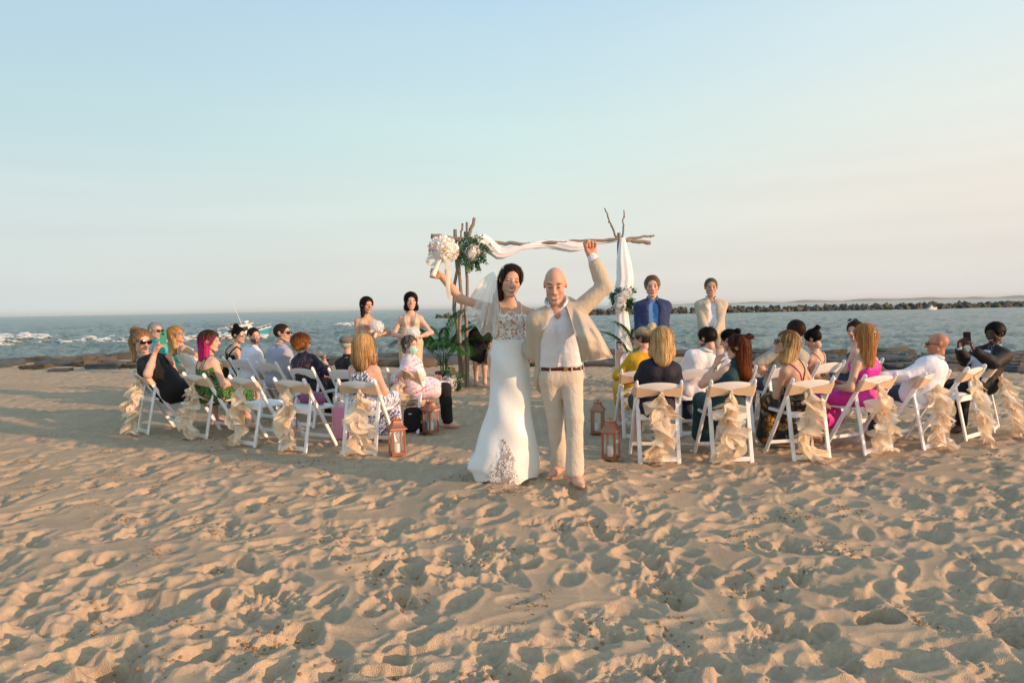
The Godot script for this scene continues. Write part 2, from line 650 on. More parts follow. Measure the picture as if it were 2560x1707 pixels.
	func _cut(at: Vector3, nn: Vector3) -> void:
		var i := 0
		for z in nz:
			var pz := (lo.z + z * cell - at.z) * nn.z
			for y in ny:
				var py := pz + (lo.y + y * cell - at.y) * nn.y
				for x in nx:
					if d[i] < 0.1:
						d[i] = maxf(d[i], py + (lo.x + x * cell - at.x) * nn.x)
					i += 1

	func extract(g: Geo, color: Color) -> void:
		var ids := PackedInt32Array()
		ids.resize(d.size())
		ids.fill(-1)
		var cells := PackedInt32Array()
		var thr := cell * 4.0
		var row := nx
		var lay := nx * ny
		g.col = color
		for z in nz - 1:
			for y in ny - 1:
				var i := (z * ny + y) * nx
				for x in nx - 1:
					var f0 := d[i]
					if f0 < thr and f0 > -thr:
						var f1 := d[i + 1]
						var f2 := d[i + row]
						var f3 := d[i + row + 1]
						var f4 := d[i + lay]
						var f5 := d[i + lay + 1]
						var f6 := d[i + lay + row]
						var f7 := d[i + lay + row + 1]
						var lowest := minf(minf(minf(f0, f1), minf(f2, f3)), minf(minf(f4, f5), minf(f6, f7)))
						if lowest < 0.0 and maxf(maxf(maxf(f0, f1), maxf(f2, f3)), maxf(maxf(f4, f5), maxf(f6, f7))) >= 0.0:
							var gr := Vector3((f1 - f0) + (f3 - f2) + (f5 - f4) + (f7 - f6), (f2 - f0) + (f3 - f1) + (f6 - f4) + (f7 - f5), (f4 - f0) + (f5 - f1) + (f6 - f2) + (f7 - f3)) * (0.25 / cell)
							var favg := (f0 + f1 + f2 + f3 + f4 + f5 + f6 + f7) * 0.125
							var gl := maxf(gr.length_squared(), 1e-6)
							var mv := (gr * (-favg / gl)).clamp(Vector3.ONE * (-0.5 * cell), Vector3.ONE * (0.5 * cell))
							ids[i] = g.v.size()
							cells.append(i)
							g.v.append(lo + Vector3(x + 0.5, y + 0.5, z + 0.5) * cell + mv)
							g.n.append(gr / sqrt(gl))
							g.c.append(color)
							g.uv.append(Vector2.ZERO)
					i += 1
		for i in cells:
			var f0 := d[i]
			var me := ids[i]
			if (f0 < 0.0) != (d[i + 1] < 0.0):
				var a := ids[i - row - lay]
				var b := ids[i - lay]
				var e := ids[i - row]
				if a >= 0 and b >= 0 and e >= 0:
					if f0 < 0.0:
						g.quad(a, b, me, e)
					else:
						g.quad(e, me, b, a)
			if (f0 < 0.0) != (d[i + row] < 0.0):
				var a := ids[i - 1 - lay]
				var b := ids[i - 1]
				var e := ids[i - lay]
				if a >= 0 and b >= 0 and e >= 0:
					if f0 < 0.0:
						g.quad(a, b, me, e)
					else:
						g.quad(e, me, b, a)
			if (f0 < 0.0) != (d[i + lay] < 0.0):
				var a := ids[i - 1 - row]
				var b := ids[i - row]
				var e := ids[i - 1]
				if a >= 0 and b >= 0 and e >= 0:
					if f0 < 0.0:
						g.quad(a, b, me, e)
					else:
						g.quad(e, me, b, a)

	func at(p: Vector3) -> float:
		var q := (p - lo) / cell
		var x := clampi(int(q.x), 0, nx - 2)
		var y := clampi(int(q.y), 0, ny - 2)
		var z := clampi(int(q.z), 0, nz - 2)
		var i := (z * ny + y) * nx + x
		var u := clampf(q.x - x, 0.0, 1.0)
		var w := clampf(q.y - y, 0.0, 1.0)
		var r := clampf(q.z - z, 0.0, 1.0)
		var lay := nx * ny
		return lerpf(lerpf(lerpf(d[i], d[i + 1], u), lerpf(d[i + nx], d[i + nx + 1], u), w), lerpf(lerpf(d[i + lay], d[i + lay + 1], u), lerpf(d[i + lay + nx], d[i + lay + nx + 1], u), w), r)

	func slope(p: Vector3) -> Vector3:
		var q := (p - lo) / cell
		var x := clampi(int(q.x), 0, nx - 2)
		var y := clampi(int(q.y), 0, ny - 2)
		var z := clampi(int(q.z), 0, nz - 2)
		var i := (z * ny + y) * nx + x
		var lay := nx * ny
		var s := Vector3(d[i + 1] - d[i] + d[i + lay + nx + 1] - d[i + lay + nx], d[i + nx] - d[i] + d[i + lay + nx + 1] - d[i + lay + 1], d[i + lay] - d[i] + d[i + lay + nx + 1] - d[i + nx + 1])
		return s.normalized() if s.length_squared() > 1e-12 else Vector3.UP

	func onto(p: Vector3, lift: float) -> Vector3:
		for it in 3:
			var f := at(p)
			if absf(f) > 1.0:
				break
			p -= slope(p) * (f - lift)
		return p
# ---------------------------------------------------------------- people
# A person's own axes: +Z is where the hips face, +X is the person's left. Shapes are worked out in threads; nodes are made afterwards.
static func head_shape(male: bool, cell: float) -> Geo:
	var f := Field.new(cell, 0.018)
	f.ell(Vector3(0, 0.03, -0.012), Vector3(0.077, 0.088, 0.097))
	f.ell(Vector3(0, -0.025, 0.027), Vector3(0.063, 0.078, 0.062))
	var jw := 0.046 if male else 0.04
	f.cone(Vector3(-jw, -0.058, 0.01), Vector3(-0.014, -0.1, 0.056), 0.02, 0.018)
	f.cone(Vector3(jw, -0.058, 0.01), Vector3(0.014, -0.1, 0.056), 0.02, 0.018)
	f.cone(Vector3(-0.01, -0.1, 0.066), Vector3(0.01, -0.1, 0.066), 0.017, 0.017)
	for s in [-1, 1]:
		f.ell(Vector3(s * 0.038, -0.022, 0.06), Vector3(0.024, 0.02, 0.02))
	f.k = 0.012
	f.cone(Vector3(-0.034, 0.026, 0.074), Vector3(0.034, 0.026, 0.074), 0.013 if male else 0.01, 0.013 if male else 0.01)
	var g := Field.new(cell, 0.008)
	g.prims = f.prims
	g.k = 0.014
	for s in [-1, 1]:
		g.sub_ell(Vector3(s * 0.032, 0.004, 0.1), Vector3(0.02, 0.013, 0.024), 0.01)
	g.prims.append([0, Vector3(0, 0.014, 0.084), Vector3(0, -0.03, 0.11), 0.0075, 0.0115, Vector3.ZERO, 1.0])
	for s in [-1, 1]:
		g.prims.append([1, Vector3(s * 0.013, -0.035, 0.094), Vector3(0.009, 0.008, 0.011), Basis()])
		g.prims.append([1, Vector3(s * 0.032, 0.002, 0.075), Vector3(0.0145, 0.011, 0.0135), Basis()])
		g.prims.append([1, Vector3(s * 0.079, 0.006, -0.014), Vector3(0.0065, 0.027, 0.016), Basis(Vector3.UP, s * 0.3) * Basis(Vector3.RIGHT, -0.2)])
	g.prims.append([0, Vector3(-0.017, -0.062, 0.082), Vector3(0.017, -0.062, 0.082), 0.0085, 0.0085, Vector3.ZERO, 1.0])
	g.prims.append([0, Vector3(-0.012, -0.073, 0.082), Vector3(0.012, -0.073, 0.082), 0.008, 0.008, Vector3.ZERO, 1.0])
	g.prims.append([0, Vector3(0, -0.05, -0.022), Vector3(0, -0.095, -0.026), 0.05, 0.046, Vector3.ZERO, 1.0])
	# order matters for the smooth union: sockets were cut before eyes were added
	g.build()
	var out := Geo.new()
	g.extract(out, Color.WHITE)
	return out


static func hand_shape(pose: String, cell: float) -> Geo:
	# right hand: wrist at the origin, fingers +Y, palm faces +Z, thumb towards +X
	var f := Field.new(cell, 0.007)
	var bend := {"relaxed": [0.35, 0.45, 0.35], "fist": [1.5, 1.75, 1.1], "flat": [0.06, 0.1, 0.08], "grip": [0.85, 1.1, 0.8], "claw": [0.6, 0.55, 0.4]}
	var b: Array = bend[pose]
	f.cone(Vector3(0, -0.03, 0), Vector3(0, 0.02, 0), 0.027, 0.029, Vector3(0, 0, 1), 0.72)
	for q in 4:
		var x: float = 0.029 - 0.0195 * q
		f.cone(Vector3(x * 0.6, 0.012, 0), Vector3(x, 0.088 - absf(q - 1.2) * 0.004, 0.0), 0.0145, 0.0115)
	f.cone(Vector3(0.012, 0.012, 0.008), Vector3(0.026, 0.045, 0.01), 0.017, 0.013)
	var ln := [[0.043, 0.026, 0.021], [0.048, 0.03, 0.022], [0.044, 0.028, 0.022], [0.034, 0.021, 0.019]]
	f.k = 0.004
	var g := Field.new(cell, 0.0045)
	g.prims = f.prims
	for q in 4:
		var x: float = 0.029 - 0.0195 * q
		var p := Vector3(x, 0.088 - absf(q - 1.2) * 0.004, 0.0)
		var a := 0.0
		var spread := (1.5 - q) * (0.09 if pose == "flat" or pose == "relaxed" or pose == "claw" else 0.02)
		for j in 3:
			a += b[j] * (1.0 + 0.08 * q)
			var e: Vector3 = p + Vector3(sin(spread) * cos(a), cos(spread) * cos(a), sin(a)) * ln[q][j]
			g.prims.append([0, p, e, 0.0098 - j * 0.001, 0.009 - j * 0.0012, Vector3.ZERO, 1.0])
			p = e
	var tc := 0.9 if pose == "fist" else (0.55 if pose == "grip" else 0.15)
	var t0 := Vector3(0.026, 0.04, 0.012)
	var t1 := t0 + Vector3(0.026 - 0.022 * tc, 0.028, 0.012 + 0.022 * tc)
	var t2 := t1 + Vector3(0.012 - 0.03 * tc, 0.026 - 0.006 * tc, 0.006 + 0.014 * tc)
	g.prims.append([0, t0, t1, 0.0125, 0.0105, Vector3.ZERO, 1.0])
	g.prims.append([0, t1, t2, 0.0105, 0.0085, Vector3.ZERO, 1.0])
	g.build()
	var out := Geo.new()
	g.extract(out, Color.WHITE)
	return out


static func v3(a) -> Vector3:
	return Vector3(a[0], a[1], a[2])


static func pose(sp: Dictionary) -> Dictionary:
	var j := {}
	var s: float = sp.get("s", 1.0)
	var male: bool = sp.sex == "m"
	var ty: float = deg_to_rad(sp.get("ty", 0.0))
	j.pel = sp.pel
	j.head = sp.head
	var spine: Vector3 = (j.head - j.pel).normalized()
	var cf := Vector3(sin(ty), 0, cos(ty))
	cf = (cf - spine * spine.dot(cf)).normalized()
	j.spine = spine
	j.cf = cf
	j.lv = spine.cross(cf)
	var hb := Basis(Vector3.UP, deg_to_rad(sp.get("hy", 0.0))) * Basis(Vector3.RIGHT, deg_to_rad(sp.get("hp", 0.0))) * Basis(Vector3.BACK, deg_to_rad(sp.get("hr", 0.0)))
	j.hb = hb
	j.nb = j.head - (spine * 0.6 + Vector3.UP * 0.4).normalized() * 0.155 * s - hb.z * 0.02 * s
	var sw: float = (0.16 if male else 0.142) * s * sp.get("shw", 1.0)
	j.sl = j.nb - spine * 0.112 * s + j.lv * sw
	j.sr = j.nb - spine * 0.112 * s - j.lv * sw
	if sp.has("sl_up"):
		j.sl += spine * sp.sl_up
	if sp.has("sr_up"):
		j.sr += spine * sp.sr_up
	for q in 2:
		var side := 1.0 if q == 0 else -1.0
		var tag := "l" if q == 0 else "r"
		var sh: Vector3 = j["s" + tag]
		var arm: Dictionary = sp.get(tag + "a", {})
		var w: Vector3
		if arm.has("w"):
			w = arm.w
		elif sp.get("sit", false):
			w = j.pel + Vector3(side * 0.1, 0.12, 0.27) * s
		else:
			w = sh + Vector3(side * 0.06, -0.5, 0.04) * s
		var hint: Vector3 = arm.get("e", Vector3(side * 0.5, -0.6, -0.5))
		var l1 := 0.285 * s
		var l2 := 0.255 * s
		var to: Vector3 = w - sh
		var dist := to.length()
		if dist > (l1 + l2) * 0.995:
			w = sh + to.normalized() * (l1 + l2) * 0.995
			to = w - sh
			dist = to.length()
		var ax := to / dist
		var along := (l1 * l1 - l2 * l2 + dist * dist) / (2.0 * dist)
		var out := sqrt(maxf(l1 * l1 - along * along, 0.0))
		var perp: Vector3 = (hint - ax * hint.dot(ax)).normalized()
		j["e" + tag] = sh + ax * along + perp * out
		j["w" + tag] = w
		var hip: Vector3 = j.pel + Vector3(side * 0.085 * s, -0.01, 0)
		j["h" + tag] = hip
		if sp.get("sit", false):
			j["k" + tag] = sp.get("k" + tag, hip + Vector3(side * 0.03, 0.0, 0.42 * s))
			j["f" + tag] = sp.get("f" + tag, Vector3(j["k" + tag].x, 0.075, j["k" + tag].z + 0.02))
		else:
			j["k" + tag] = sp.get("k" + tag, Vector3(hip.x, j.pel.y * 0.53, hip.z + 0.025))
			j["f" + tag] = sp.get("f" + tag, Vector3(hip.x, 0.08, hip.z - 0.01))
	return j


static func torso(f: Field, sp: Dictionary, j: Dictionary, e: float, shoulders: bool, loose := 0.0) -> void:
	var s: float = sp.get("s", 1.0)
	var w: float = sp.get("wt", 1.0)
	var male: bool = sp.sex == "m"
	var po := (0.07 if male else 0.078) * s * w
	var pr := (0.1 if male else 0.1) * s * w + e
	var wo := (0.056 if male else 0.046) * s * w
	var wr := (0.093 if male else 0.076) * s * w + e + loose
	var co := (0.076 if male else 0.056) * s * (w * 0.5 + 0.5)
	var cr := (0.1 if male else 0.087) * s * (w * 0.5 + 0.5) + e + loose * 0.4
	var p0: Vector3 = j.pel + Vector3(0, 0.01, 0)
	var p1: Vector3 = j.pel.lerp(j.nb, 0.36) - j.cf * 0.004
	var p2: Vector3 = j.pel.lerp(j.nb, 0.70) - j.cf * 0.012
	var top: Vector3 = j.nb - j.spine * 0.115 * s - j.cf * 0.01
	var l0 := Vector3(1, 0, 0)
	var l1: Vector3 = l0.lerp(j.lv, 0.5).normalized()
	for q in [-1.0, 1.0]:
		f.cone(p0 + l0 * q * po, p1 + l1 * q * wo, pr, wr)
		f.cone(p1 + l1 * q * wo, p2 + j.lv * q * co, wr, cr)
		if shoulders:
			f.cone(p2 + j.lv * q * co, top + j.lv * q * co * 0.9, cr, 0.064 * s + e)
		else:
			f.cone(p2 + j.lv * q * co, top + j.lv * q * co * 0.8, cr, 0.058 * s + e)
		f.ell(j.pel + Vector3(q * 0.06 * s, -0.015, -0.05 * s), Vector3.ONE * (0.088 * s * w + e))
	if not male:
		var bu: float = sp.get("bust", 1.0)
		for q in [-1.0, 1.0]:
			f.ell(p2 + j.cf * 0.066 * s * w + j.lv * q * 0.062 * s - j.spine * 0.005, Vector3.ONE * (0.056 * s * bu + e))
	if sp.has("belly"):
		f.ell(p1 + j.cf * 0.05 * s - j.spine * 0.02, Vector3.ONE * (sp.belly + e))


static func shoulders(f: Field, sp: Dictionary, j: Dictionary, e: float) -> void:
	var s: float = sp.get("s", 1.0)
	var a: float = (0.054 if sp.sex == "m" else 0.043) * s * (sp.get("wt", 1.0) * 0.5 + 0.5)
	f.cone(j.nb - j.spine * 0.035 * s, j.sl, 0.05 * s + e * 0.8, a + e)
	f.cone(j.nb - j.spine * 0.035 * s, j.sr, 0.05 * s + e * 0.8, a + e)


static func arm(f: Field, sp: Dictionary, j: Dictionary, tag: String, e: float, frac: float, flare := 0.0) -> void:
	var s: float = sp.get("s", 1.0)
	var w: float = (sp.get("wt", 1.0) * 0.6 + 0.4) * (1.0 if sp.sex == "m" else 0.86)
	var a: Vector3 = j["s" + tag]
	var b: Vector3 = j["e" + tag]
	var c: Vector3 = j["w" + tag]
	var r0 := 0.052 * s * w
	var r1 := 0.04 * s * w
	var r2 := 0.027 * s * (w * 0.4 + 0.6)
	if frac <= 1.0:
		f.cone(a, a.lerp(b, frac), r0 + e, lerpf(r0, r1, frac) + e + flare)
	else:
		f.cone(a, b, r0 + e, r1 + e)
		f.cone(b, b.lerp(c, minf((frac - 1.0) * 0.4, 0.4)), r1 + e, r1 * 0.98 + e)
		if frac > 1.4:
			f.cone(b.lerp(c, 0.4), b.lerp(c, frac - 1.0), r1 * 0.98 + e, lerpf(r1 * 0.98, r2, (frac - 1.4) / 0.6) + e + flare)


static func leg(f: Field, sp: Dictionary, j: Dictionary, tag: String, e: float, frac: float, flare := 0.0) -> void:
	var s: float = sp.get("s", 1.0)
	var w: float = sp.get("wt", 1.0) * 0.7 + 0.3
	var a: Vector3 = j["h" + tag]
	var b: Vector3 = j["k" + tag]
	var c: Vector3 = j["f" + tag]
	var r0 := 0.085 * s * w
	var r1 := 0.056 * s * w
	if frac <= 1.0:
		f.cone(a, a.lerp(b, frac), r0 + e, lerpf(r0, r1, frac) + e + flare)
	else:
		f.cone(a, b, r0 + e, r1 + e)
		f.cone(b, b.lerp(c, minf(0.4, frac - 1.0)), r1 + e, 0.052 * s * w + e)
		if frac > 1.4:
			f.cone(b.lerp(c, 0.4), b.lerp(c, frac - 1.0), 0.052 * s * w + e, lerpf(0.052 * w, 0.036, (frac - 1.4) / 0.6) * s + e + flare)


static func in_chest(j: Dictionary, a: float, b: float, c: float) -> Vector3:
	return j.nb + j.lv * a + j.spine * b + j.cf * c


static func front_hit(c: Field, j: Dictionary, a: float, b: float) -> Vector3:
	var p := in_chest(j, a, b, 0.26)
	for it in 60:
		var f := c.at(p)
		if f < 0.002:
			break
		p -= j.cf * clampf(f * 0.8, 0.002, 0.01)
	return p


static func ring(at: Vector3, axis: Vector3, r: float, thick: float, flat := 1.0) -> Geo:
	var g := Geo.new()
	var u := axis.cross(Vector3.UP if absf(axis.y) < 0.9 else Vector3.RIGHT).normalized()
	var w := axis.cross(u).normalized()
	var pts := PackedVector3Array()
	for q in 17:
		pts.append(at + (u * cos(TAU * q / 16) + w * sin(TAU * q / 16)) * r)
	g.tube(pts, [thick], 6, flat, axis)
	return g


static func paint_head(src: Geo, sp: Dictionary, rng: RandomNumberGenerator) -> Geo:
	var g := Geo.new()
	g.v = src.v.duplicate()
	g.n = src.n.duplicate()
	g.uv = src.uv
	g.ix = src.ix
	var skin: Color = sp.skin
	var lip: Color = sp.get("lip", skin * Color(0.82, 0.5, 0.5))
	var brow: Color = sp.get("brow", Color(0.03, 0.018, 0.01))
	var beard = sp.get("beard")
	var stub: float = sp.get("stubble", 0.0)
	var scalp = sp.get("scalp")
	var hairline: float = sp.get("hairline", 0.075)
	var smile: float = sp.get("smile", 0.0)
	var iris := Color(0.02, 0.013, 0.008)
	var noise := FastNoiseLite.new()
	noise.seed = rng.randi() % 1000
	noise.frequency = 40.0
	g.c.resize(g.v.size())
	for k in g.v.size():
		var p := g.v[k]
		var ax := absf(p.x)
		var t := noise.get_noise_3dv(p)
		var col := skin * (1.0 + 0.08 * t)
		if p.z > 0.03 and ax < 0.07 and p.y < 0.0 and p.y > -0.055:
			var ck := maxf(0.0, 1.0 - Vector2(ax - 0.04, p.y + 0.027).length() / 0.03) * 0.5
			col = col.lerp(skin * Color(1.04, 0.72, 0.68), ck)
		if p.z > 0.085 and ax < 0.016 and p.y < -0.02 and p.y > -0.045:
			col = col.lerp(skin * Color(1.03, 0.75, 0.7), 0.5)
		if scalp != null:
			var line := hairline - maxf(0.0, ax - 0.045) * 1.4
			var back := p.z < 0.03 - maxf(0.0, p.y) * 0.2 and p.y > -0.055 and not (ax > 0.06 and p.y < 0.028 and p.z > -0.045)
			if p.y > line or back or (p.z < -0.045 and p.y > -0.075):
				col = scalp * (1.0 + 0.25 * t)
		if p.z > 0.015 or (p.z > -0.01 and ax > 0.055):
			if beard != null and p.y < -0.042 + t * 0.004 and not (p.z > 0.075 and ax < 0.021 and p.y > -0.078 and p.y < -0.056) and p.y > -0.135:
				var edge := clampf((-0.04 - p.y + (0.06 - ax) * 0.0) / 0.012, 0.0, 1.0)
				col = col.lerp(beard, edge * sp.get("beard_cover", 0.9))
			elif stub > 0.0 and p.y < -0.04:
				col = col.lerp(skin * Color(0.45, 0.45, 0.5), stub)
		if p.z > 0.07:
			var lift := smile * ax * ax * 10.0
			var my := p.y + 0.0675 - lift
			var mw := 0.023 + 0.006 * smile
			if ax < mw and absf(my) < 0.0105 * (1.0 - pow(ax / mw, 2.0)) + 0.0015:
				col = lip
				if smile > 0.5 and absf(my - 0.001) < 0.0048 * (1.0 - pow(ax / mw, 2.0)) + 0.0006:
					col = Color(0.66, 0.62, 0.55)
				elif smile <= 0.5 and absf(my + 0.0005) < 0.0016:
					col = lip * 0.45
		if p.z > 0.05:
			var ex := (ax - 0.032) / 0.0145
			var ey := (p.y - 0.003 - 0.001 * ex) / (0.0062 - 0.002 * smile)
			var er := ex * ex + ey * ey
			if er < 1.0 and ax > 0.012:
				col = Color(0.3, 0.25, 0.22)
				if absf(ex) < 0.5:
					col = iris
				if ey > 0.5:
					col = Color(0.02, 0.015, 0.013)
			elif er < 2.0 and ey > 0.0:
				col = col.lerp(Color(0.05, 0.03, 0.025), 0.7 if sp.sex == "f" else 0.4)
			elif er < 2.4:
				col = col.lerp(skin * Color(0.6, 0.45, 0.42), 0.5)
			var bc := 0.0265 - pow((ax - 0.038) / 0.024, 2.0) * 0.006
			if ax > 0.014 and ax < 0.055 and absf(p.y - bc) < (0.0038 if sp.sex == "m" else 0.0028) * sp.get("brow_w", 1.0) * (1.15 - absf(ax - 0.032) / 0.03):
				col = col.lerp(brow, 0.75)
		col.a = 1.0
		g.c[k] = col
	return g


static func hair_shape(sp: Dictionary, rng: RandomNumberGenerator) -> Geo:
	var h: Dictionary = sp.hair
	var g := Geo.new()
	var e: float = h.get("cap", 0.012)
	var f := Field.new(h.get("cell", 0.007), 0.02)
	f.ell(Vector3(0, 0.034, -0.016), Vector3(0.077 + e, 0.087 + e, 0.097 + e))
	for p in h.get("prims", []):
		f.cone(Vector3(p[0], p[1], p[2]), Vector3(p[3], p[4], p[5]), p[6], p[7])
	var hl: float = h.get("line", 0.062)
	if not h.get("veiled", false):
		f.sub_ell(Vector3(0, hl - 0.103, 0.085), Vector3(h.get("face", 0.066), 0.1, 0.075), 0.012)
	if h.has("bottom"):
		f.sub(Vector3(0, h.bottom - 0.2, 0.02), Vector3(0, h.bottom - 0.2, -0.2), 0.2, 0.2, 0.01)
	if not h.get("ears", false):
		for q in [-1, 1]:
			f.sub_ell(Vector3(q * 0.095, -0.012, 0.005), Vector3(0.035, 0.038, 0.034), 0.01)
	for p in h.get("subs", []):
		f.sub(Vector3(p[0], p[1], p[2]), Vector3(p[3], p[4], p[5]), p[6], p[7], 0.01)
	f.build()
	var root: Color = h.col[0]
	var tip: Color = h.col[1]
	var y_root: float = h.get("y0", 0.1)
	var y_tip: float = h.get("y1", -0.15)
	f.extract(g, root)
	var noise := FastNoiseLite.new()
	noise.seed = rng.randi() % 1000
	noise.frequency = h.get("freq", 60.0)
	var wave: float = h.get("wave", 0.006)
	var sq: float = 1.0 if h.has("flowv") else 0.25
	var body := g.v.size()
	for k in body:
		var p := g.v[k]
		var t := noise.get_noise_3d(p.x, p.y * sq, p.z)
		g.v[k] = p + g.n[k] * t * wave
		var col := root.lerp(tip, clampf((y_root - p.y) / (y_root - y_tip), 0.0, 1.0)) * (0.85 + 0.25 * t)
		col.a = 1.0
		g.c[k] = col
	g.smooth(0, 0)
	# strands that follow the surface and leave it at their ends
	var count: int = int(h.get("n", 260) * 1.4)
	var length: float = h.get("len", 0.16)
	var lift: float = h.get("lift", 0.006)
	var steps := 7
	var aim = h.get("aim")
	var part := Vector3(h.get("part", 0.0), 0.13, -0.02)
	var wind: Vector3 = h.get("wind", Vector3.ZERO)
	var wd: float = h.get("width", 0.0045)
	for q in count:
		var k := rng.randi() % body
		var p := g.v[k]
		var nn := g.n[k]
		if p.y < h.get("from", -1.0):
			continue
		var tone := rng.randf_range(0.68, 1.38)
		var free := rng.randf_range(0.0, 1.0)
		var my_len := length * rng.randf_range(0.5, 1.1)
		var sd: Vector3 = Vector3(rng.randf_range(-1, 1), rng.randf_range(-1, 1), rng.randf_range(-1, 1)) * h.get("curl", 0.25)
		var prev_l := -1
		var prev_r := -1
		var dirn := Vector3.DOWN
		for st in steps + 1:
			var t := float(st) / steps
			if aim != null and p.z > aim.z - 0.005:
				dirn = (aim - p)
				if dirn.length() < 0.03:
					break
				dirn = dirn.normalized()
			elif not h.has("flowv"):
				var away := p - part
				away.y = 0
				dirn = (away.normalized() * clampf((p.y - 0.0) / 0.12, 0.0, 1.0) * 1.2 + Vector3.DOWN * (0.35 if p.y > 0.06 else 1.0) + wind * t).normalized()
			else:
				dirn = (h.flowv + wind * t).normalized()
			dirn = (dirn + sd * (0.4 + 0.6 * sin(t * 5.0 + tone * 9.0))).normalized()
			var fv := f.at(p)
			if p.z > 0.042 and absf(p.x) < 0.062 - maxf(0.0, p.y) * 0.1 and p.y < hl - 0.012:
				break
			if absf(fv) < 0.03:
				nn = f.slope(p)
				var tangent := dirn - nn * dirn.dot(nn)
				dirn = (tangent.normalized() + nn * lift * 18.0 * free * (3.0 if tone > 1.3 and not h.has("flowv") else 1.0)).normalized()
			var side := dirn.cross(nn).normalized() * wd * (1.0 - 0.8 * t) * 0.5
			var col := root.lerp(tip, clampf((y_root - p.y) / (y_root - y_tip), 0.0, 1.0)) * tone
			if h.has("streak") and fmod(tone * 37.0, 1.0) < 0.3:
				col = col.lerp(h.streak, 0.7)
			col.a = 1.0
			g.col = col
			var a := g.add(p - side + nn * 0.002, nn)
			var b := g.add(p + side + nn * 0.002, nn)
			if prev_l >= 0:
				g.quad(prev_r, b, a, prev_l)
			prev_l = a
			prev_r = b
			p += dirn * my_len / steps
			if absf(fv) < 0.05:
				p -= nn * clampf(f.at(p) - lift * (0.3 + free), -0.015, 0.015) * (1.0 - 0.6 * free * t)
	return g


static func fold(g: Geo, amp: float, freq: float, seedn: int, squash := Vector3(1, 0.45, 1)) -> void:
	if amp <= 0.0:
		return
	var noise := FastNoiseLite.new()
	noise.seed = seedn
	noise.frequency = freq
	noise.fractal_octaves = 3
	for k in g.v.size():
		var p := g.v[k] * squash
		var t := noise.get_noise_3dv(p)
		var u := noise.get_noise_3dv(p * 2.2 + Vector3(3, 1, 7))
		g.v[k] += g.n[k] * (0.7 * t + 0.45 * (0.3 - absf(u))) * amp
	g.smooth(0, 0)


